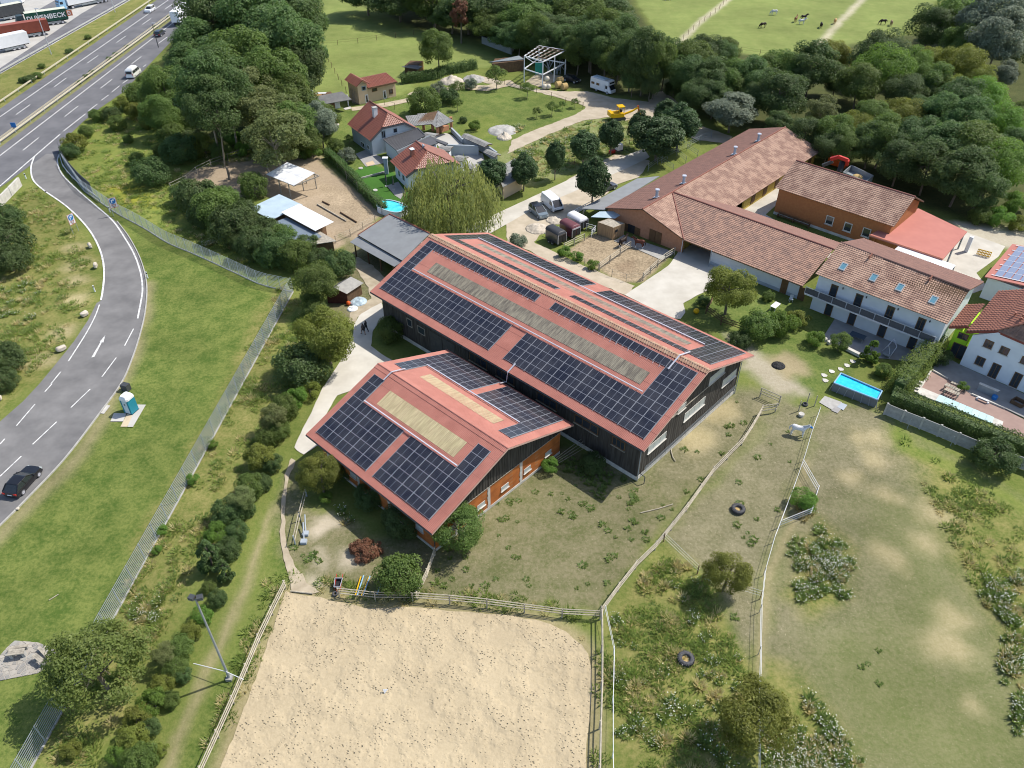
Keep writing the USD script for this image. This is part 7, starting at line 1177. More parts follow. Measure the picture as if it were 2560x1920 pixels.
for i,(k,x,y)in enumerate(((10,1530+0,1850),(2,300,745),(2,280,770),(2,315,770))[1:]):
    p=C(k,x,y)*v3(1,1,0)+zz*(.6 if i else 1.75);b=trimesh.creation.icosphere(2,.62);b.vertices=b.vertices*[1,1,.95];b.apply_translation(p);m=MB();m.tm(b);solo('wrapped_bale',m,WRAP,['pale wrapped bale on top of two others','pale wrapped bale at lower left of the stack','pale wrapped bale at lower right of the stack'][i],'bale',smooth=True)
for i,(x,y,z)in enumerate(((400,760,0),(452,775,0),(415,720,0))):
    p=C(2,x,y)*v3(1,1,0)+zz*.75;d=unit(v3(1,.55,0));m=MB();m.tube(p-d*.6,p+d*.6,.75,n=20);solo('straw_bale',m,STRAW,['round straw bale at the left of the front pair','round straw bale facing the gravel track','round straw bale behind the front pair'][i],'bale')
p=C(13,1110,1005)*v3(1,1,0);th=thing('arena_marker','small white folded board standing on the arena sand','marker',p);q=[C(13,1095,978,.35),C(13,1142,978,.35),C(13,1110,1018,0.05)];m=MB();m.sheet(q,.03);part(th,'board',m,WHITE);m=MB();m.bar(q[0],C(13,1080,1025,.02),.03);m.bar(q[1],C(13,1145,1010,.02),.03);part(th,'leg',m,GREYWOOD)
for i,(x,y,rz)in enumerate(((1430,1350,-.3),(1410,1300,-.15))):
    p=C(5,x,y)*v3(1,1,0);th=thing('pallet',['wooden pallet leaning at the foot of the long barn','second wooden pallet behind the leaning one'][i],'pallet',p);d=unit(v3(.73,-.68,0));up=unit(v3(-.25,.3,.9))
    for k in range(6):m=MB();m.panel(p+up*(.2*k),d*1.0,up*.13,.02);part(th,'slat',m,RAWOOD)
    for k in range(3):m=MB();m.bar(p+d*(.05+.45*k),p+d*(.05+.45*k)+up*1.15,.08);part(th,'bearer',m,RAWOOD)
# pools and garden things
th=thing('pool','rectangular grey frame pool with bright blue water','pool',C(11,740,90));pq=[C(7,570,1649,1.2),C(11,945,135,1.2),C(11,985,60,1.2),C(7,630,1565,1.2)]
m=MB()
for a,b in zip(pq,pq[1:]+pq[:1]):m.bar(a-zz*.6,b-zz*.6,.1,1.2)
part(th,'side_wall',m,M('pool_grey',(.14,.155,.165),(.12,.13,.14),1,.6));m=MB();c=sum(pq)/4;m.sheet([lerp(a,c,.02)-zz*.12 for a in pq],.05);part(th,'water',m,WATER);m=MB()
for a,b in zip(pq,pq[1:]+pq[:1]):m.tube(a,b,.09,n=8)
part(th,'top_rail',m,SKYB)
for a,b,n in((pq[0],pq[1],6),(pq[3],pq[2],6)):
    for k in range(n+1):p=lerp(a,b,k/n);m=MB();m.bar(p-zz*1.2+unit((p-c)*v3(1,1,0))*.25,p,.06);part(th,'brace',m,STEELG)
th=thing('pool','oval turquoise steel pool beside the willow','pool',C(5,1180,140));cc_=C(5,1175,120,1.1);d1_=unit(v3(*(C(5,1260,150)-C(5,1090,95))[:2],0));d2_=v3(-d1_[1],d1_[0],0);a_=np.linspace(0,2*math.pi,33)[:-1];el=[cc_+d1_*(abs(math.cos(t))**.7*math.copysign(1,math.cos(t))*2.7)+d2_*(abs(math.sin(t))**.7*math.copysign(1,math.sin(t))*1.75)for t in a_];m=MB()
for a,b in zip(el,el[1:]+el[:1]):m.bar(a-zz*.55,b-zz*.55,.07,1.1)
part(th,'side_wall',m,WHITE);m=MB();m.sheet([lerp(p,cc_,.03)-zz*.12 for p in el],.05);part(th,'water',m,WATER2);m=MB()
for a,b in zip(el,el[1:]+el[:1]):m.bar(a,b,.2,.05)
part(th,'rim',m,BLUESH);m=MB();p=C(5,1260,165);
for s in(0,.5):m.bar(p+d2_*s,p+d2_*s+zz*1.7-d1_*.4,.06)
for k in range(4):m.bar(p+zz*(.3+.35*k),p+d2_*.5+zz*(.3+.35*k),.05)
part(th,'ladder',m,WHITE);m=MB();m.sheet(Cs(5,(1265,190),(1300,185),(1305,200),(1270,205)),.05,.1);solo('mat',m,BLUEP,'bright blue mat beside the oval pool','mat')
p0_,p1_=[z5(x,y)for x,y in((1110,460),(1350,530))];
for i,(q,lab)in enumerate(((((1110,520),(1305,600),(1335,565),(1140,490)),'weathered slatted table nearest the covered pool'),(((1110,455),(1310,545),(1345,520),(1145,425)),'weathered slatted table farther from the covered pool'),(((1195,420),(1420,515),(1432,500),(1215,402)),'long pale bench behind the slatted tables'))):
    h=.75 if i<2 else .45;c=[G(*z5(*a),h)for a in q];th=thing('garden_table' if i<2 else 'garden_bench',lab,'table' if i<2 else 'bench',sum(c)/4*v3(1,1,0))
    for k in range(6):t0,t1=k/6+.01,(k+.86)/6;m=MB();m.sheet([lerp(c[0],c[1],t0),lerp(c[0],c[1],t1),lerp(c[3],c[2],t1),lerp(c[3],c[2],t0)],.05);part(th,'slat',m,GREYWOOD)
    for a in c:m=MB();m.bar(lerp(a,sum(c)/4,.1)*v3(1,1,0),lerp(a,sum(c)/4,.1)-zz*.04,.08);part(th,'leg',m,GREYWOOD)
q=[G(*z5(x,y),1.0)for x,y in((1590,435),(1850,545),(1885,530),(1605,415))];m=MB();m.sheet(q,.06);th=thing('bar_counter','pale outdoor counter on the grey yard','counter',sum(q)/4*v3(1,1,0));part(th,'top',m,PLINTH);wallbox(th,[lerp(a,sum(q)/4,.06)for a in q],0,.93,STEELG,'front');m=MB();a,b=G(*z5(1575,615),.4),G(*z5(1725,680),.4);m.bar(a,b,.3,.06);m.bar(a-zz*.2,a*v3(1,1,0),.2);m.bar(b-zz*.2,b*v3(1,1,0),.2);solo('white_bench',m,WHITE,'white bench in front of the outdoor counter','bench');m=MB();m.tube(G(*z5(1795,650)),G(*z5(1795,650))+zz*.5,.3,.33,10);solo('blue_tub',m,BLUEP,'blue tub beside the outdoor counter','tub')
q=[G(*z5(x,y),.5)for x,y in((2040,660),(2190,735),(2260,690),(2110,615))];m=MB()
for a,b in zip(q,q[1:]+q[:1]):m.bar(a-zz*.25,b-zz*.25,.12,.5)
solo('planter',m,DARKWOOD,'dark wooden planter box on the grey yard','planter');p=C(7,780,1240);th=thing('table_tennis_table','dark blue table tennis table on the patio','table',p);q=[G(*zpx(x,y),.76)for x,y in((610,1150),(880,1250),(940,1180),(670,1080))];m=MB();m.sheet(q,.05);part(th,'top',m,M('tt_blue',(.06,.09,.12),(.055,.08,.11),1,.5))
for a in q:m=MB();b=lerp(a,sum(q)/4,.15);m.bar(b*v3(1,1,0),b-zz*.04,.06);part(th,'leg',m,STEELG)
th=thing('garden_swing','white curved pole swing frame on the patio','swing',G(*zpx(1400,1480)));
for q in(((1210,1470),(1330,1355),(1440,1230)),((1350,1580),(1355,1400),(1335,1355)),((1345,1590),(1490,1380),(1440,1230))):
    hs=(0,1.6,2.2)if q[0][0]<1340 or q[0][0]==1345 else(0,1.3,1.6);m=MB();m.path([G(*zpx(*a),h)for a,h in zip(q,hs)],.045,7);part(th,'pole',m,ALU)
q=[G(*zpx(x,y),.5)for x,y in((1220,1500),(1350,1560),(1440,1430),(1310,1390))];m=MB();m.sheet(q,.12);part(th,'lounge_bed',m,STEELG)
for i,(x,y)in enumerate(((1270,1200),(1490,1240))):p=G(*zpx(x,y));th=thing('armchair',['dark armchair at the patio wall beside the house door','dark armchair under the balcony end'][i],'chair',p);m=MB();m.box(p+zz*.3,(.7,.7,.5),rz=.8);part(th,'seat',m,BLACK);m=MB();m.box(p+zz*.7+v3(.2,.25,0),(.75,.15,.5),rz=-.7);part(th,'back',m,BLACK)
for i,(x,y)in enumerate(((925,590),(1660,920))):
    p=G(*zpx(x,y),2.72);th=thing('balcony_bench',['grey bench on the balcony beside the second door','grey chairs on the balcony beside the fourth door'][i],'bench',p*v3(1,1,0));m=MB();m.box(p+zz*.45,(1.4,.5,.08),ax=uP);part(th,'seat',m,STEELG);m=MB();m.box(p+zz*.75-oP*.25,(1.4,.06,.45),ax=uP);part(th,'back',m,STEELG);m=MB();[m.bar(p+uP*s*.6,p+uP*s*.6+zz*.45,.06)for s in(-1,1)];part(th,'legs',m,STEELG)
p=C(7,195,945);th=thing('plastic_chair','white plastic chair beside the flats','chair',p);m=MB();m.box(p+zz*.43,(.5,.5,.05));part(th,'seat',m,WHITE);m=MB();m.box(p+zz*.7+v3(.1,.25,0),(.5,.06,.5));part(th,'back',m,WHITE);m=MB();[m.bar(p+v3(a*.2,b*.2,0),p+v3(a*.2,b*.2,.42),.05)for a in(-1,1)for b in(-1,1)];part(th,'legs',m,WHITE)
q=[C(7,x,y,.75)for x,y in((20,985),(65,1005),(112,965),(68,945))];th=thing('white_table','white square table on the lawn beside the flats','table',sum(q)/4*v3(1,1,0));m=MB();m.sheet(q,.05);part(th,'top',m,WHITE);m=MB();[m.bar(lerp(a,sum(q)/4,.15)*v3(1,1,0),lerp(a,sum(q)/4,.15),.05)for a in q];part(th,'legs',m,WHITE)
p=C(7,1855,545);th=thing('barrier','yellow plastic barrier in the courtyard','barrier',p);a,b=C(7,1800,540),C(7,1912,570);m=MB();d=unit(b-a);L=np.linalg.norm(b-a)
for z in(.15,.55,.95):m.bar(a+zz*z,b+zz*z,.06,.14)
part(th,'rail',m,YELLOW)
for k in range(10):m=MB();m.bar(a+d*L*k/9+zz*.1,a+d*L*k/9+zz*1.0,.07);part(th,'bar',m,YELLOW)
p=C(2,920,1320);th=thing('water_tank','white water tank in cage on red frame beside the lane','tank',p);m=MB();m.box(p+zz*1.25,(1.2,1.0,1.1),rz=.5);part(th,'tank',m,WHITE);m=MB();m.box(p+zz*.55,(1.3,1.1,.2),rz=.5);part(th,'pallet',m,DARKM);m=MB();m.box(p+zz*.3+v3(-1.3,-.2,0),(1.2,.6,.6),rz=.5);part(th,'red_frame',m,REDP)
p=C(11,285,275)*v3(1,1,0);m=MB();m.tube(p,p+zz*.35,.3,.34,14);solo('feed_tub',m,PLINTH,'pale round feed tub in the horse paddock','tub');p=C(11,320,180)*v3(1,1,0);m=MB();torus(p,.25,.1,.2,m);solo('small_tyre',m,RUBBER,'small black tyre at the paddock gate posts','tyre')
for i,(x,y,x1,y1)in enumerate(((262,235,290,145),(335,165,355,85),(400,190,430,85))):a=C(11,x,y)*v3(1,1,0);m=MB();m.tube(a,a+zz*1.6,.06,n=6);solo('gate_post',m,GREYWOOD,['lowest of three bare gate posts by the paddock','middle of three bare gate posts by the paddock','gate post nearest the pool'][i],'post')
for i,q in enumerate((((440,160),(490,105),(640,160),(560,230)),((545,230),(580,195),(635,215),(600,255)),((595,200),(635,165),(685,185),(650,230)))):solo('paving_slab',flat(Cs(11,*q),.05+.01*i),[CONC,PAVE,GREYREN][i],['pale concrete slab beside the blue pool','dark rubber mat nearer the paddock','dark rubber mat nearer the blue pool'][i],'slab')
a=[C(10,1370,520),C(10,1375,590),C(10,1390,640),C(10,1412,670)];m=MB();m.path([p+zz*.1 for p in a],.06);solo('hose',m,POLE,'pale curved pipe lying on the ground by the barn','pipe');m=MB();m.path([C(10,1110,1115)+zz*.05,C(10,1260,1080)+zz*.05,C(10,1390,1040)+zz*.05],.05);solo('pole_on_ground',m,POLE,'long pale stick lying in the worn paddock','stick');m=MB();m.tube(C(12,425,212)+zz*.06,C(12,508,160)+zz*.06,.04);solo('stick',m,POLE,'pale stick lying on the lawn left of the mesh fence','stick');m=MB();m.tube(C(13,300,135)+zz*.08,C(13,490,155)+zz*.08,.08);solo('ground_pole',m,POLE,'pale pole lying across the arena entrance','pole')
for i,(x0,y0,x1,y1)in enumerate(((530,110,780,255),(730,180,870,265),(575,85,635,115))):m=MB();m.tube(C(5,x0,y0)+zz*.12,C(5,x1,y1)+zz*.12,.12);solo('ground_log',m,[POLE,DARKWOOD,DARKWOOD][i],['long pale log lying on the dirt paddock','dark log nearer the grey shelter on the dirt paddock','short dark log on the dirt paddock'][i],'log')
for i,(k,x,y)in enumerate(((0,1985,1550),(0,1615,1700))):p=C(k,x,y)*v3(1,1,0);m=MB();m.tube(p,p+zz*2.4,.22,.2,9);solo('stump',m,TRUNK,['dark upright stump on the dirt paddock','dark upright stump at the paddock fence'][i],'stump')
p=C(6,1590,1045);m=MB();b=trimesh.creation.icosphere(2,.4);b.apply_translation(p+zz*.35);m.tm(b);solo('yellow_ball',m,YELLOW,'yellow tub at the edge of the concrete yard','tub',smooth=True);p=C(10,1120,850);th=thing('bracket_rail','small dark hitching rail at the corner of the long barn','rail',p);a,b=C(10,1085,820),C(10,1140,860);m=MB();m.path([a,a+zz*1.0,b+zz*1.0,b],.05);part(th,'rail',m,DARKM)
m=MB()
for k in range(4):a,b=C(10,380+8*k,640+14*k,1.2-.25*k),C(10,600+15*k,475+22*k,1.2-.25*k);m.tube(a,b,.025,n=5)
solo('wire_gate',m,POLE,'four thin rails closing the gap between the two barns','gate')
# ---------------------------------------------------------------- trees and bushes
LF={'mid':leaf('leaf_mid',(.085,.138,.030),(.150,.205,.052),.4),'mid2':leaf('leaf_mid_cool',(.070,.125,.038),(.130,.190,.062),.4),'dark':leaf('leaf_dark',(.055,.098,.030),(.110,.160,.050),.35),'yel':leaf('leaf_yellow_green',(.135,.165,.030),(.225,.245,.055),.45),'fresh':leaf('leaf_fresh',(.098,.178,.030),(.165,.255,.048),.45),
      'horn':leaf('leaf_hornbeam',(.036,.070,.024),(.080,.130,.044),.25),'wil':leaf('leaf_willow',(.17,.195,.055),(.27,.28,.10),.45),'silver':leaf('leaf_silver',(.14,.175,.115),(.22,.255,.18),.3),'olive':leaf('leaf_olive',(.115,.145,.048),(.19,.215,.08),.4),'brown':leaf('leaf_brown',(.17,.085,.042),(.25,.13,.065),.2),'loc':leaf('leaf_locust',(.125,.175,.042),(.205,.25,.072),.45),'white':leaf('leaf_white_flower',(.6,.6,.52),(.75,.75,.68),.3,val=.05)}
def cards(P,Nrm,size,rs,aspect=.62):
    n=len(P);a=rs.normal(size=(n,3));t=np.cross(Nrm,a);t/=np.linalg.norm(t,axis=1)[:,None]+1e-9;b=np.cross(Nrm,t);s=size*rs.uniform(.6,1.35,(n,1));k=Nrm*s*.16
    v=np.stack([P-t*s*.5,P-b*s*.5*aspect+k,P+t*s*.5,P+b*s*.5*aspect+k],1).reshape(-1,3);i=np.arange(n)[:,None]*4
    return v,np.vstack([i+[0,1,2],i+[0,2,3]])
def unitv(a):return a/(np.linalg.norm(a,axis=1)[:,None]+1e-9)
def crown(R,zc,hz,nclus,nleaf,size,seed,spread=.68,cr=(.17,.46),low=-.7,shape=None,fill=.2):
    rs=np.random.default_rng(seed);d=unitv(rs.normal(size=(nclus*6,3)));d=d[d[:,2]>low][:nclus];k=spread*rs.uniform(.75,1.15,(len(d),1));c=d*k*[R,R,hz]
    if shape:w=shape((c[:,2]/hz+1)/2);c[:,:2]*=w[:,None]
    r=R*rs.uniform(*cr,len(c));
    if shape:r=r*np.clip(w,.45,1)
    pi=rs.choice(len(c),nleaf,p=r**2/(r**2).sum());dd=unitv(rs.normal(size=(nleaf,3))+unitv(c[pi])*.55+[0,0,.25]);rad=r[pi]*np.where(rs.random(nleaf)<fill,rs.uniform(.2,.85,nleaf),rs.uniform(.8,1.16,nleaf));P=c[pi]+dd*rad[:,None]*[1,1,.85]
    nr=unitv(dd*.9+unitv(P/[R,R,hz])*.5+[0,0,.45]+rs.normal(size=(nleaf,3))*.5);return cards(P+[0,0,zc],nr,size,rs)
def limbs(H,r,R,zc,n,seed,m=None):
    rs=np.random.default_rng(seed);m=m or MB();p=v3(0,0,-.2);q=v3(rs.normal()*.03*H,rs.normal()*.03*H,H*.38);e=v3(q[0]*1.5,q[1]*1.5,H*.78);m.tube(p,q,r,r*.72,8);m.tube(q,e,r*.72,r*.2,7)
    for i in range(n):a=rs.uniform(0,6.28);s=lerp(q,e,rs.uniform(0,.6));t=v3(math.cos(a)*R*.7,math.sin(a)*R*.7,zc+rs.uniform(-.1,.45)*H*.4);mid=lerp(s,t,.5)+v3(0,0,.05*H);m.tube(s,mid,r*.36,r*.22,6);m.tube(mid,t,r*.22,r*.07,5)
    return m
PROTO={}
def mk(key,name,lf,R,H,zc,hz,bark=TRUNK,tr=.22,nl=7,trunkname='trunk',**kw):
    path=thing(name,'x','tree');INV.pop(path);m=limbs(H,tr,R,zc,nl,kw.get('seed',1));part(path,trunkname,m,bark,local=True);part(path,'crown',crown(R,zc,hz,**kw),LF[lf],local=True);PROTO[key]=(path,R,H,zc)
mk('bigA','broadleaf_tree','mid',4.5,12,7.2,5.0,nclus=54,nleaf=13000,size=.38,seed=11,spread=.8);mk('bigB','broadleaf_tree','mid2',4.5,12,7.0,5.2,nclus=70,nleaf=13000,size=.38,seed=12,spread=.84,cr=(.15,.38));mk('bigC','broadleaf_tree','yel',4.5,11,6.6,4.6,nclus=60,nleaf=12000,size=.36,seed=13,spread=.82);mk('bigD','broadleaf_tree','dark',4.5,12,7.0,5.0,nclus=44,nleaf=13000,size=.38,seed=14,spread=.78,cr=(.2,.52));mk('bigF','broadleaf_tree','fresh',4.5,11,6.6,4.6,nclus=64,nleaf=12000,size=.36,seed=15,spread=.82)
mk('tall','tall_tree','mid2',4.2,18,12.0,6.6,bark=PALEBARK,tr=.2,nl=9,nclus=60,nleaf=11000,size=.38,seed=21,spread=.84,fill=.25);mk('open','airy_tree','olive',4.0,11,7.0,4.6,bark=PALEBARK,tr=.16,nl=10,nclus=40,nleaf=6000,size=.36,seed=22,spread=.8,cr=(.2,.34));mk('silver','silver_poplar','silver',5.0,16,9.0,7.0,nclus=40,nleaf=12000,size=.45,seed=23,spread=.72)
sh=lambda t:np.interp(t,[0,.25,.6,1],[.85,1.0,.85,.3]);mk('hornA','hornbeam_tree','horn',2.0,6.5,3.9,2.7,tr=.12,nl=6,nclus=70,nleaf=9000,size=.26,seed=31,spread=.72,cr=(.28,.42),low=-.97,shape=sh);mk('hornB','hornbeam_tree','horn',2.2,5.6,3.5,2.2,tr=.12,nl=6,nclus=56,nleaf=9000,size=.26,seed=32,spread=.8,cr=(.24,.36),low=-.9)
mk('walnut','walnut_tree','yel',3.2,7,4.4,2.9,nclus=40,nleaf=12000,size=.24,seed=33,spread=.76,cr=(.24,.38),low=-.8);mk('round','round_tree','mid',3.0,6,3.6,2.7,nclus=40,nleaf=12000,size=.22,seed=34,spread=.76,cr=(.24,.36),low=-.9);mk('locust','locust_tree','loc',3.6,6.5,4.2,2.5,nclus=60,nleaf=11000,size=.25,seed=35,spread=.86,cr=(.17,.30),low=-.7,fill=.3);mk('dead','dead_tree','brown',2.0,9,5.6,3.6,nclus=24,nleaf=2500,size=.36,seed=36,spread=.8,fill=.4)
mk('small','fruit_tree','mid',1.4,3.4,2.2,1.2,tr=.07,nl=6,nclus=22,nleaf=1600,size=.2,seed=37,spread=.8);mk('bushA','bush','mid',1.8,3.0,1.45,1.6,tr=.08,nl=8,trunkname='stems',nclus=44,nleaf=6000,size=.2,seed=41,low=-.6,spread=.82);mk('bushB','bush','dark',1.8,3.0,1.45,1.6,tr=.08,nl=8,trunkname='stems',nclus=44,nleaf=6000,size=.2,seed=42,low=-.6,spread=.82);mk('bushC','bush','yel',1.8,2.8,1.35,1.5,tr=.08,nl=8,trunkname='stems',nclus=30,nleaf=5000,size=.22,seed=43,low=-.6,spread=.8);mk('bushF','bush','fresh',1.8,2.8,1.4,1.5,tr=.08,nl=8,trunkname='stems',nclus=30,nleaf=5200,size=.2,seed=44,low=-.7,spread=.8);mk('bushS','bush','silver',1.8,2.8,1.35,1.5,tr=.08,nl=8,trunkname='stems',nclus=30,nleaf=4500,size=.22,seed=45,low=-.6,spread=.8,fill=.3)
mk('cone','conifer','dark',1.1,3.2,1.6,1.7,tr=.08,nl=4,nclus=34,nleaf=3600,size=.2,seed=46,spread=.85,cr=(.22,.34),low=-.95,shape=lambda t:np.interp(t,[0,.2,1],[1,1,.12]));mk('coney','golden_conifer','fresh',1.1,3.2,1.6,1.7,tr=.08,nl=4,nclus=30,nleaf=3000,size=.2,seed=47,spread=.85,cr=(.22,.34),low=-.95,shape=lambda t:np.interp(t,[0,.2,1],[1,1,.15]))
# willow: hanging strands
rs=np.random.default_rng(5);m=MB();path=thing('willow_tree','x','tree');INV.pop(path);part(path,'trunk',limbs(8,.35,4.0,5.5,10,5),TRUNK,local=True);Pw,Nw=[],[]
for i in range(1000):
    d=unit(v3(rs.normal(),rs.normal(),abs(rs.normal())*.9));lb=.78+.5*float(meshkit.fbm(d*2.6+5,2,3));q=d*v3(5.0,5.0,3.7)*rs.choice([1.0,.86,.68],p=[.5,.3,.2])*lb*rs.uniform(.93,1.04)+v3(0,0,4.2);q[2]+=.5*math.sin(q[0]*1.3)*math.cos(q[1]*1.1);L=rs.uniform(1.2,4.2)*(.5+.6*np.hypot(d[0],d[1]));n=int(L/.17)
    for j in range(n):
        t=j/n*L;o=d*v3(1,1,0)*(.5*(1-math.exp(-t)));p=q+o-v3(0,0,t)+rs.normal(size=3)*.07
        if p[2]>.35:Pw.append(p);Nw.append(unit(d*v3(1,1,.3)+rs.normal(size=3)*.5))
Pw,Nw=np.array(Pw),np.array(Nw);n=len(Pw);dn=unitv(np.c_[rs.normal(size=(n,2))*.25,-np.ones(n)]);sd=unitv(np.cross(dn,Nw));s=rs.uniform(.16,.34,(n,1));v=np.stack([Pw,Pw+dn*s-sd*s*.22,Pw+dn*s*2,Pw+dn*s+sd*s*.22],1).reshape(-1,3);i=np.arange(n)[:,None]*4
part(path,'crown',(v,np.vstack([i+[0,1,2],i+[0,2,3]])),LF['wil'],local=True);PROTO['willow']=(path,5.3,8.2,4.4)
VD=v3(0,math.cos(PITCH),-math.sin(PITCH));trr=random.Random(99)
def put(key,P,R,h,label,cat='tree',group=None):path,r0,h0,zc=PROTO[key];copy(path,mtx((P[0],P[1],0),trr.uniform(0,6.28),(R/r0,R/r0*trr.uniform(.94,1.06),h/h0)),label,cat,group)
def tree(key,px,py,r,label,group=None,hk=1.0,cat='tree'):   # crown centre and half width in survey picture points
    path,r0,h0,zc=PROTO[key];P=G(px,py,3)
    for _ in range(5):R=r/FPX*np.dot(P-EYE,VD);h=h0*R/r0*hk;P=G(px,py,zc/h0*h)
    put(key,P,R*(1.2 if key[:3]in('big','tal','sil','ope')else 1.0),h,label,cat,group)
def woods(k,lst,label,group,kinds,hk=1.0,adj=None):
    for i,q in enumerate(lst):
        x,y=nat(k,q[0],q[1])if k is not None else(q[0]*1.15732,q[1]*1.15732);r=q[2]/3.456 if k is not None else q[2]*1.15732
        key=q[3]if len(q)>3 else kinds[i%len(kinds)];tree(key,x,y,r,(adj or{}).get(key,'')+label,group and(adj or{}).get(key,'')+group,hk)
ADJ={'bigA':'mid green ','bigB':'cool green ','bigC':'yellowish green ','bigD':'dark green ','bigF':'fresh green ','tall':'tall pale stemmed ','open':'thin airy olive ','silver':'silvery ','bushA':'mid green ','bushB':'dark green ','bushC':'yellowish ','bushF':'fresh green ','bushS':'silvery ','cone':'dark conical ','small':'small '}
woods(None,[(437,112,48),(360,195,38),(470,55,58),(560,60,66),(625,105,60),(520,140,58),(440,195,46,'tall'),(402,152,40),(640,35,52),(595,175,52),(500,15,55),(560,5,55),(455,235,40,'tall'),(345,245,30),(480,180,46,'tall'),(492,95,38),(540,205,46,'open'),(620,215,40),(650,150,42),(600,20,55),(470,15,40)],'tree in the wood between motorway and north field','trees of the wood beside the motorway',('bigB','bigA','bigD','bigB'),1.15,ADJ)
woods(None,[(600,300,54,'open'),(560,245,48,'open'),(640,270,40,'bigA'),(690,262,33,'silver'),(660,300,26,'bigA'),(620,245,40,'open')],'tree beside the dirt paddock and bungalow','trees beside the dirt paddock and bungalow',('open',),1.0,ADJ)
woods(None,[(300,205,28),(265,224,18),(322,180,24),(240,246,17),(207,250,14),(163,308,22),(186,284,14),(150,326,17),(252,266,17),(292,240,20),(370,288,28),(386,322,34,'bushB'),(325,372,34,'bushB'),(440,312,28),(296,342,15),(412,296,20),(476,326,20),(505,302,18,'bushF'),(346,324,15),(524,322,16,'bushF'),(275,300,10),(318,268,12),(395,262,24),(355,248,22)],'bush on the sunny bank beside the slip road','bushes on the bank beside the slip road',('bushA','bushC','bushA','bushB'),1.0,ADJ)
def bytrunk(key,k,xb,yb,yt,hw,label,group=None,cat='tree'):P=C(k,xb,yb);d=ray(*nat(k,xb,yt));h=CAMH+P[1]/d[1]*d[2];R=hw/3.456/FPX*np.dot(P-EYE,VD);put(key,P,R,h,label,cat,group)
CW='tree in the wood between north field and horse pasture';CG_='trees of the wood beside the horse pasture'
woods(None,[(790,-20,44),(860,-8,46),(935,-2,50),(1010,15,50),(1075,22,50),(1130,40,48),(1120,0,50),(1185,15,50),(1245,25,54),(1290,70,50),(1310,30,46),(1060,55,36),(975,30,36),(900,-35,50),(1000,-35,50),(1250,-30,50),(1180,60,42),(1205,45,40),(1100,75,32),(1340,95,40),(1150,85,30),(1230,75,40),(1275,110,40)],CW,CG_,('bigB','bigD','bigA'),.72,ADJ)
for i,q in enumerate(((60,500,190,130),(190,520,120,140),(330,560,200,140),(470,600,230,130),(560,650,300,130),(680,640,170,150),(800,680,220,150),(900,730,380,150),(1010,790,310,150),(1110,830,250,165),(1210,860,330,140),(1290,790,330,120),(960,640,150,150),(760,560,60,150),(1180,880,560,90),(1030,840,560,90))):bytrunk(('bigB','bigA','bigD')[i%3],2,*q,ADJ[('bigB','bigA','bigD')[i%3]]+'tree behind the steel frame and the motorhome',ADJ[('bigB','bigA','bigD')[i%3]]+'trees behind the motorhome')
tree('dead',*nat(1,1765,130),75/3.456,'slim brown dead tree at the edge of the north field',hk=1.1);tree('bigA',*nat(1,1570,420),112/3.456,'lone green tree at the near edge of the north field',hk=1.15)
woods(3,[(100,590,130),(110,820,160),(390,570,160),(570,480,110,'bigC'),(600,680,95),(960,470,160,'bigD'),(800,720,140),(980,620,175,'bigF'),(1240,560,120,'bigF'),(1400,700,130),(1440,540,110,'bigC'),(1660,560,150,'bigC'),(1700,370,130),(1600,170,150,'bigA'),(1420,230,140,'bigD'),(1960,120,220,'silver'),(2010,330,190,'silver'),(2050,640,90,'silver'),(1850,850,140,'bigF'),(1650,850,140),(1520,1000,150),(1700,1050,170,'bigB'),(1350,1000,120),(1150,1000,130,'bigC'),(900,1020,125),(740,1100,120,'bigC'),(460,970,120,'open'),(560,1150,130),(340,1150,110),(90,1080,90),(1000,1200,160),(1250,1230,170),(1500,1290,190),(1750,1290,200,'bigA'),(1960,1440,190,'bigF'),(1680,1500,190),(1400,1430,170,'bigB'),(1150,1380,150),(900,1240,140),(720,1290,110),(520,1270,100),(2120,1250,110),(2150,1020,110),(2000,1050,130,'bigF'),(1850,1620,150),(1350,760,110,'bigD'),(1180,800,130,'bigD'),(250,700,100),(1800,680,110,'bigC'),(1550,760,110,'bigC'),(2190,420,110,'bigB'),(2200,150,120,'bigB'),(1760,20,160,'silver')],'tree in the wood behind the stable and the orange hall','trees of the wood behind the stable',('bigA','bigD','bigB'),1.05,ADJ)
woods(2,[(1560,540,150),(1640,470,130),(1800,500,115),(1850,440,95),(1520,650,140),(1700,690,150),(1850,690,140),(1600,820,115),(2080,690,150),(2150,620,120),(2110,850,110),(1750,850,110),(1980,780,110)],'tree at the near corner of the horse pasture','trees at the near corner of the pasture',('bigA','bigD','bigB'),1.05,ADJ)
tree('bigS' if 'bigS' in PROTO else 'silver',*nat(2,1905,950),178/3.456,'dense dull grey green tree behind the far end of the stable',hk=.62);tree('bushB',*nat(2,1400,770),75/3.456,'dark bush beside the track into the pasture')
woods(None,[(2195,440,26,'bushF'),(2160,470,24,'bushF'),(2120,465,22,'bushA'),(2205,485,20,'bushC')],'bush beside the lane at the right picture edge','bushes beside the lane at the right edge',('bushF',),1.0,ADJ)
HN=['first','second','third','fourth','fifth','sixth','seventh','eighth','ninth','tenth','eleventh']
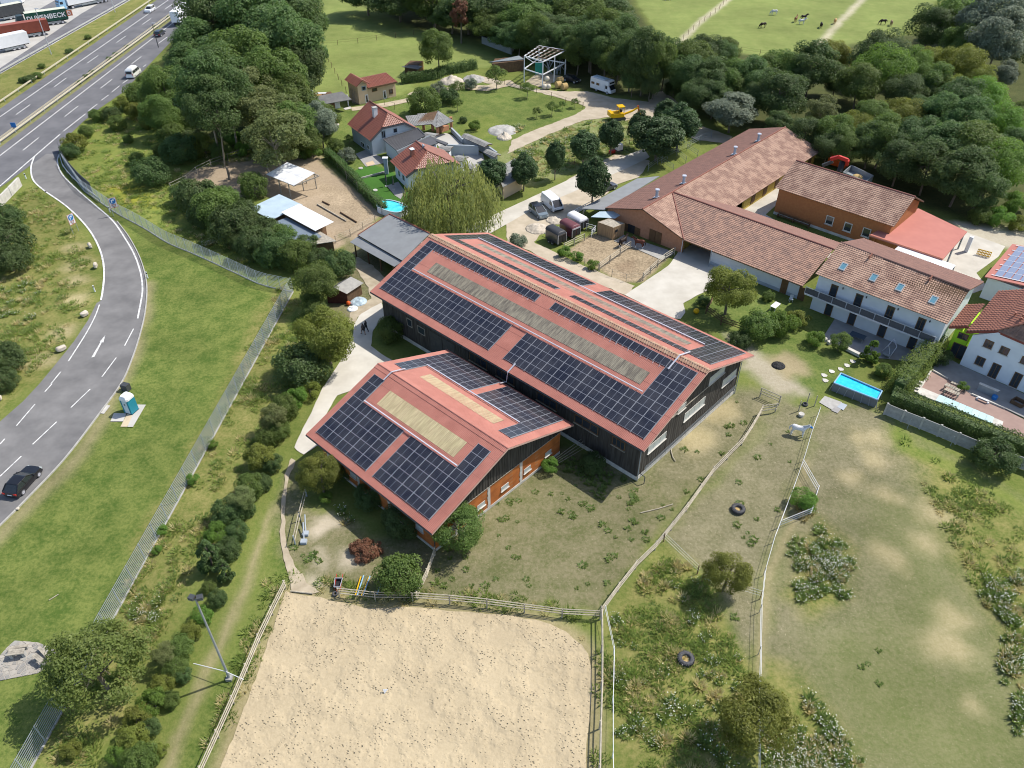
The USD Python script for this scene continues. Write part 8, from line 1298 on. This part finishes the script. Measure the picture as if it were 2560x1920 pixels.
for i,(key,k,xb,yb,yt,hw)in enumerate((('hornA',1,2040,1680,1380,105),('hornA',2,100,1650,1325,92),('hornA',2,370,1555,1215,68),('hornA',2,610,1430,1135,105),('hornA',2,690,1800,1345,112),('hornA',2,850,1345,1040,88),('hornA',2,1080,1275,955,74),('hornB',2,1240,1390,1055,150),('hornA',2,1420,1300,890,132),('hornA',2,1320,1130,865,95),('hornA',2,1540,1010,780,64))):
    bytrunk(key,k,xb,yb,yt-30,hw*1.28,['dark slender hornbeam touching the willow','dark hornbeam beside the flat roof at the lane start','slimmest dark hornbeam between lane and flower strip','dark hornbeam behind the parked vans across the lane','tall dark hornbeam on the yard side of the lane','dark hornbeam left of the white water tank','dark hornbeam in front of the yellow digger arm','broad round topped hornbeam right of the water tank','tall dark hornbeam beside the tube railing','dark hornbeam behind the two broad ones','pointed dark hornbeam at the far end of the row'][i])
tree('willow',*nat(5,1690,30),415/3.456,'broad weeping willow between the second house and the big barn')
# garden trees and shrubs of the houses
for key,k,x,y,r,lab in(('small',1,2080,640,80,'young tree by the gravel track at the garden lawn'),('small',1,1740,760,65,'young tree beside the pale sand heap'),('bushA',1,1450,880,130,'big olive bush between cottage and gazebo'),('bushB',1,1670,830,75,'dark bush beside the garden lawn'),('small',1,1740,890,45,'thin young tree on the garden lawn edge'),('bushS',1,1570,770,70,'pale leafless shrub beside the sandy path'),('bushS',1,1860,720,55,'pale shrub beside the grey gravel heap'),('bushB',1,1790,1035,30,'small dark conifer behind the gazebo'),('bushF',1,1890,1085,50,'low green shrub by the white board'),('small',2,130,760,55,'bushy young tree at the fence of the garden lawn'),('small',2,345,920,50,'small drooping tree on the garden lawn'),('small',2,215,960,38,'thin young tree on the garden lawn'),('small',2,435,900,32,'small slim tree at the lawn tip'),('small',2,545,880,34,'spindly tree nearest the lawn tip'),('small',1,800,1190,32,'small round tree on the lawn beside the white house'),('bushF',1,490,1310,70,'bright yellow green bush behind the dirt paddock'),('bushA',1,680,1260,70,'bush at the hedge end beside the white house'),('bushS',1,785,1340,75,'pale green round bush beside the artificial lawn'),('bushA',1,500,960,110,'leafy tree hiding the bungalow wing')):
    tree(key,*nat(k,x,y),r/3.456,lab,cat='bush' if key.startswith('bush')else 'tree')
woods(1,[(20,880,120,'bigB'),(200,1000,130,'open'),(330,1120,120,'bigA'),(100,1180,150,'open'),(230,1260,130,'open'),(560,1030,110,'bigA'),(450,1170,100,'bigA'),(260,930,90,'bigB'),(80,770,110,'open'),(600,1120,60,'bushA'),(380,1330,60,'bushA')],'tree around the ochre bungalow','trees around the bungalow',('bigA',),.9,ADJ)
# bushes left of the dirt paddock, and the row beside the barns
woods(None,[(425,425,40),(462,455,42),(505,485,44),(440,460,32),(545,400,28,'bushA'),(555,525,38),(598,540,38),(637,552,34),(578,500,30),(528,462,30),(608,512,28),(664,530,24),(692,560,24),(480,430,28),(395,418,24),(520,522,22),(580,552,24),(540,490,30)],'bush in the dense belt beside the sheet roofed sheds','bushes of the belt beside the sheds',('bushB','bushA','bushB'),1.1,ADJ)
for key,x,y,r,lab in(('bushB',735,568,30,'dark round evergreen shrub beside the bright round bush'),('round',682,610,50,'bright green dense round tree beside the red shed'),('walnut',702,722,62,'yellow green walnut tree beside the concrete path'),('bushB',650,790,50,'dark undergrowth below the walnut tree'),('bushA',680,670,26,'dull bush between round tree and walnut'),('bushA',843,712,28,'light green shrub at the wall of the long barn'),('bushF',1068,870,12,'weed bush between the two barns'),('walnut',690,1020,44,'light green tree at the west corner of the brick barn'),('bushF',705,1075,14,'bright green shrub below the corner tree'),('bushB',740,1010,26,'dark bush in the shade of the brick barn'),('round',988,1140,54,'dense dark green tree at the south corner of the brick barn'),('bushA',865,1245,46,'spreading green bush behind the arena rail'),('bushF',1188,1005,18,'green sumac shrub at the brick gable wall'),('walnut',1572,1237,46,'round yellow green tree in the bare paddock'),('walnut',1632,1545,78,'big yellow green tree at the bottom of the paddocks'),('locust',205,1435,100,'airy light green tree over the mesh fence'),('walnut',1578,622,50,'round yellow green tree beside the concrete yard'),('bushA',1640,705,36,'leafy garden bush nearer the barn'),('bushF',1690,700,30,'fresh green garden bush beside the flats'),('bushC',1725,690,22,'yellowish garden bush beside the flats'),('bushB',1600,735,20,'low dark garden shrub'),('bushF',1762,732,19,'clipped round yellow green shrub at the patio corner'),('round',1816,737,21,'small clipped tree at the patio edge'),('coney',1884,757,21,'golden conical tree at the patio edge'),('bushA',1908,800,16,'low bush behind the blue pool'),('bushF',1738,1082,26,'white flowering bush inside the triple rail corner'),('bushB',1520,650,13,'spiky dark yucca like shrub at the concrete yard'),('bushF',2080,835,11,'round bright green shrub on the grey yard'),('bushB',2150,985,40,'dark bush at the right end of the panel wall'),('bushF',1220,545,14,'green shrub at the edge of the stable run nearest the trailers'),('bushF',1248,555,13,'second green shrub at the stable run'),('bushF',1280,572,12,'third green shrub at the stable run'),('bushS',1118,520,18,'grey green shrub behind the far end of the barn'),('bushA',2010,775,14,'reddish shrub beside the green house corner'),('bushC',250,1490,16,'yellow leaved sapling under the airy tree'),('bushC',150,1620,20,'yellowish bush beside the lower mesh fence'),('bushB',12,470,30,'dark bush at the left picture edge beside the barrier'),('bushB',15,520,44,'big dark bush at the left picture edge'),('bushB',20,560,36,'dark bush below the big one at the left edge'),('bushB',10,770,34,'dark bush at the left edge beside the slip road'),('bushB',8,820,26,'small dark bush at the left edge above the dark stone'),('bushB',870,1120,40,'dark scrub in the shade of the brick barn'),('bushB',800,1070,30,'shaded scrub under the eave of the brick barn'),('bushB',1280,1000,24,'low weeds at the shaded corner of the long barn'),('bushF',460,960,10,'small shrub against the mesh fence, uppermost'),('bushF',415,1035,13,'rounded shrub against the mesh fence below the first'),('bushF',350,1145,12,'light shrub against the mesh fence, third'),('bushF',340,1188,10,'small low shrub beside the mesh fence, lowest'),('bushA',1660,640,12,'small dark bush on the lawn beside the white table'),('bushB',2032,770,20,'dark shrub at the end of the tall hedge')):
    tree(key,x*1.15732,y*1.15732,r*1.15732,lab,cat='bush' if key.startswith('bush')else 'tree')
woods(None,[(668,842,22,'bushC'),(640,860,24,'bushF'),(612,880,27),(590,902,24,'open'),(603,932,22),(574,946,22,'bushA'),(560,985,30,'bushC'),(588,1000,19),(540,1050,27),(566,1044,18,'bushB'),(522,1078,24,'open'),(494,1105,30),(533,1100,17,'bushB'),(468,1152,24,'bushF'),(510,1148,22,'bushB'),(448,1198,32,'cone'),(492,1188,24,'bushB'),(482,1230,22,'cone'),(452,1268,14),(470,1292,18,'bushB'),(436,1332,20,'bushF'),(408,1368,22),(388,1400,28),(352,1414,22,'open'),(380,1440,24),(350,1476,22),(396,1458,16,'bushB'),(330,1515,28,'bushF'),(367,1512,18),(298,1552,26),(284,1594,30,'bushC'),(326,1570,18,'bushB'),(300,1642,34),(346,1622,16),(258,1628,22,'bushF')],'bush in the row between mesh fence and footpath','bushes in the row beside the footpath',('bushA','bushC','bushA','bushB'),1.1,ADJ)
woods(0,[(250,680,45),(320,650,38),(195,690,34),(360,570,30),(600,440,30),(760,320,26)],'low bush on the verge of the far carriageway','bushes on the motorway verge',('bushB','bushA'),.7,ADJ);woods(0,[(680,710,22),(740,660,26),(790,620,22),(940,505,22),(995,465,20),(1090,400,18),(1330,230,16),(1455,145,14)],'small shrub between the rails of the motorway median','shrubs on the motorway median',('bushB',),.8)
# hedges: clipped foliage along a line
def hedge(name,label,line,w,h,lf,per=260,size=.2,seed=1,rough=.16):
    L=LineString([a[:2]for a in line]);rs=np.random.default_rng(seed);n=int(L.length*per);s=rs.random(n)*L.length;q=np.array([L.interpolate(x).coords[0]for x in s]);e=np.array([L.interpolate(min(x+.1,L.length)).coords[0]for x in s])-q+1e-6;bad=np.linalg.norm(e,axis=1)<.05;e[bad]=(1,0);e/=np.linalg.norm(e,axis=1)[:,None];sd=np.stack([-e[:,1],e[:,0]],1)
    peri=rs.random(n)*(2*h+w);z=np.where(peri<h,peri,np.where(peri<2*h,peri-h,h));off=np.where(peri<h,-w/2,np.where(peri<2*h,w/2,(peri-2*h)-w/2));bump=meshkit.fbm(np.c_[q*.8,z*.8],3,seed)-.5;nrm=np.where((peri<2*h)[:,None],np.c_[sd*np.sign(off)[:,None],np.full(n,.25)],np.c_[np.zeros((n,2)),np.ones(n)])
    P=np.c_[q+sd*off[:,None],z]+nrm*(bump*rough*6+rs.normal(size=n)*rough*.6)[:,None];P[:,2]=np.maximum(P[:,2],.1);t_=thing(name,label,'hedge',(*line[0][:2],0));part(t_,'foliage',cards(P,unitv(nrm+rs.normal(size=(n,3))*.45),size,rs),LF[lf],kind='stuff');m=MB()
    for a in np.arange(.3,L.length,1.2):p=L.interpolate(a).coords[0];m.tube((*p,0),(*p,h*.7),.05)
    m2=MB()
    for a,b in zip(line[:-1],line[1:]):m2.bar(v3(*a[:2],h*.42),v3(*b[:2],h*.42),w*.62,h*.74)
    part(t_,'stems',m,TRUNK,kind='stuff');part(t_,'inner_foliage',m2,LF['dark']);return t_
hp_=lambda*a:[G(*z5(x,y),0)for x,y in a]
hedge('hedge','long dark clipped hedge between panel wall and covered pool',hp_((330,720),(700,850),(1100,1010),(1500,1180),(1900,1320),(2300,1500)),1.7,2.2,'dark',420,.2,2);hedge('hedge','tall feathery light green hedge between garden and terrace',hp_((420,620),(560,470),(700,300),(830,150),(960,-20)),1.9,2.8,'loc',520,.22,3,.3)
hedge('hedge','clipped hedge along the artificial lawn of the white house',[C(1,620,1360),C(1,740,1470),C(1,880,1600),C(5,930,20),C(5,1050,130),C(5,1120,190)],1.1,1.9,'mid2',330,.2,4);hedge('hedge','dark hedge behind the field shed and gravel heaps',[C(1,1260,720),C(1,1420,700),C(1,1560,680),C(1,1620,640),C(1,1760,620),C(1,1900,590)],1.6,2.0,'mid2',260,.28,5,.25)
p=C(9,950,1455)*v3(1,1,0);th=thing('brush_heap','rusty brown heap of dead conifer twigs beside the brick barn','heap',p);vv,ff=crown(1.5,.35,.5,30,4200,.16,77,spread=.8,cr=(.12,.34),low=-.2);part(th,'twigs',(vv+p,ff),LF['brown'],kind='stuff')
# ---------------------------------------------------------------- grasses, weeds, white flowers
def tuft(seed,n,h,spread,w=.035,lean=.8):
    rs=np.random.default_rng(seed);a=rs.uniform(0,6.28,n);r=spread*np.sqrt(rs.random(n));d=np.c_[np.cos(a),np.sin(a),np.zeros(n)];b=d*r[:,None];hh=h*rs.uniform(.4,1.15,n);tip=b+d*(hh*lean*rs.uniform(.6,1.6,n))[:,None]+[0,0,1]*hh[:,None];s=np.c_[-np.sin(a),np.cos(a),np.zeros(n)]*w*rs.uniform(.7,1.4,(n,1));v=np.stack([b-s,tip,b+s],1).reshape(-1,3);f=np.arange(3*n).reshape(-1,3);nz=np.cross(v[f[:,1]]-v[f[:,0]],v[f[:,2]]-v[f[:,0]])[:,2];f[nz<0]=f[nz<0][:,::-1];return v,f,tip
def scatter(name,label,areas,protos,z=-.02,seed=1,smin=.6,smax=1.5):
    rs=np.random.default_rng(seed);pos=[]
    for g,dens in areas:
        g=g if hasattr(g,'area')else Polygon(ring(g)).buffer(0);x0,y0,x1,y1=g.bounds;n=int((x1-x0)*(y1-y0)*dens);q=rs.uniform([x0,y0],[x1,y1],(n,2));q=q[shapely.contains(g,shapely.points(q))];k=meshkit.fbm(np.c_[q*.35,np.zeros(len(q))],3,seed);pos.append(q[k+rs.normal(size=len(q))*.08>.47])
    pos=np.vstack(pos);n=len(pos);path='/World/'+name;pi=UsdGeom.PointInstancer.Define(stage,path);rel=pi.CreatePrototypesRel()
    for i,parts_ in enumerate(protos):
        pp='%s/plant_%d'%(path,i);UsdGeom.Xform.Define(stage,pp)
        for nm,ms,mt in parts_:
            usdkit.mesh(stage,pp+'/'+nm,ms,mt)
        rel.AddTarget(pp)
    pi.CreateProtoIndicesAttr(Vt.IntArray.FromNumpy(rs.integers(0,len(protos),n).astype(np.int32)));pi.CreatePositionsAttr(Vt.Vec3fArray.FromNumpy(np.c_[pos,np.full(n,z)].astype(np.float32)));a=rs.uniform(0,6.28,n);pi.CreateOrientationsAttr(Vt.QuathArray([Gf.Quath(float(math.cos(x/2)),0,0,float(math.sin(x/2)))for x in a]));s=rs.uniform(smin,smax,n);pi.CreateScalesAttr(Vt.Vec3fArray.FromNumpy(np.stack([s,s,s*rs.uniform(.7,1.2,n)],1).astype(np.float32)));return tag(path,label,kind='stuff')
GR1=leaf('blade_green',(.14,.21,.042),(.25,.30,.08),.5,.8,0,0);GR2=leaf('blade_dry',(.36,.31,.14),(.48,.42,.22),.5,.8,0,0);WD=leaf('weed_green',(.10,.165,.04),(.19,.24,.065),.5,.8,0,0)
def umbels(tip,rs,k,s=.07):p=tip[rs.choice(len(tip),k)];v=[];f=[];return cards(p+[0,0,.03],unitv(np.c_[rs.normal(size=(k,2))*.3,np.ones(k)]),s,rs,.9)
t1,t2,t3=tuft(1,40,.3,.4),tuft(2,34,.34,.36),tuft(3,44,.25,.46);r9=np.random.default_rng(9);w1_,w2_=tuft(5,60,.5,.4,.07),tuft(6,48,.4,.36,.07)
ROUGHA=[(Os((0,480),(60,400),(125,445),(195,560),(190,650),(160,710),(100,780),(-60,930),(-150,700)),2.2),(Os((605,615),(650,650),(640,760),(590,880),(440,1180),(330,1400),(190,1680),(70,1680),(245,1325),(440,960)),2.4),(Os((1322,1330),(1440,1190),(1500,1225),(1560,1310),(1590,1410),(1630,1480),(1600,1680),(1322,1680)),3.0),(Os((1950,945),(2212,1115),(2212,1440),(2110,1270),(2010,1080)),2.6),(Os((150,310),(220,235),(330,200),(420,305),(590,340),(400,372),(380,440),(590,560),(590,600),(470,555),(270,450),(195,395)),1.6),(Cs(2,(0,1350),(600,1050),(850,1020),(1030,1050),(1110,1280),(780,1380),(300,1540),(0,1640)),2.0),(Os((640,640),(690,640),(690,760),(650,870),(605,890),(620,780)),2.5),(Polygon(ring(ARENA)).buffer(2.2).difference(Polygon(ring(ARENA)).buffer(.4)),2.0)]
scatter('tall_grass','tall rough grass tufts on verges, banks and paddock edges',ROUGHA,[[('blades',t1[:2],GR1)],[('blades',t2[:2],GR2)],[('blades',t3[:2],GR1)],[('blades',t1[:2],GR1)],[('blades',t3[:2],WD)]],seed=3)
WEEDA=[(Os((1705,1165),(1775,1125),(1840,1195),(1830,1285),(1760,1320),(1710,1275)),5),(Os((1650,1420),(1720,1450),(1860,1640),(1840,1680),(1650,1680)),4.5),(Os((1715,1085),(1745,1060),(1760,1110),(1735,1125)),8),(Os((1330,1330),(1440,1190),(1500,1225),(1600,1400),(1600,1680),(1330,1680)),.7),(Os((2110,1240),(2212,1220),(2212,1640),(2150,1400)),3),(Cs(4,(0,700),(420,760),(250,1200),(0,1250)),.9),(Cs(12,(1080,180),(1380,150),(1380,420),(1060,420)),3.0),(Cs(2,(0,1330),(600,1050),(850,1040),(1000,1200),(300,1500)),.8),(Cs(2,(0,1080),(110,1090),(60,1140),(0,1150)),4),(Cs(4,(1680,350),(1900,400),(2080,500),(1900,520),(1690,430)),4),(Cs(9,(680,1000),(760,1200),(860,1240),(800,1020)),3)]
scatter('flowering_weeds','weeds with white flower heads in the paddocks and verges',WEEDA,[[('leaves',w1_[:2],WD),('flowers',umbels(w1_[2],r9,26,.09),LF['white'])],[('leaves',w2_[:2],WD),('flowers',umbels(w2_[2],r9,14,.08),LF['white'])],[('leaves',w2_[:2],GR2)]],seed=4,smin=.5,smax=1.2)
scatter('low_weeds','low green weed clumps in the worn paddocks',[(Os((960,1210),(1010,1060),(1230,990),(1390,1040),(1600,860),(1660,860),(1310,1290),(900,1285)),.45),(Os((1480,1190),(1620,1000),(1720,900),(1730,1000),(1650,1240),(1630,1450)),.12),(Os((1850,1450),(1900,1400),(1960,1500),(1900,1560)),.3),(Os((1040,975),(1230,985),(1390,1045),(1370,1100),(1290,1060),(1200,1000)),2.5),(Os((640,1150),(690,1180),(720,1270),(620,1190)),1.0)],[[('leaves',tuft(8,40,.1,.3,.06,1.6)[:2],WD)],[('leaves',tuft(9,34,.14,.24,.06,1.4)[:2],WD)]],seed=5)
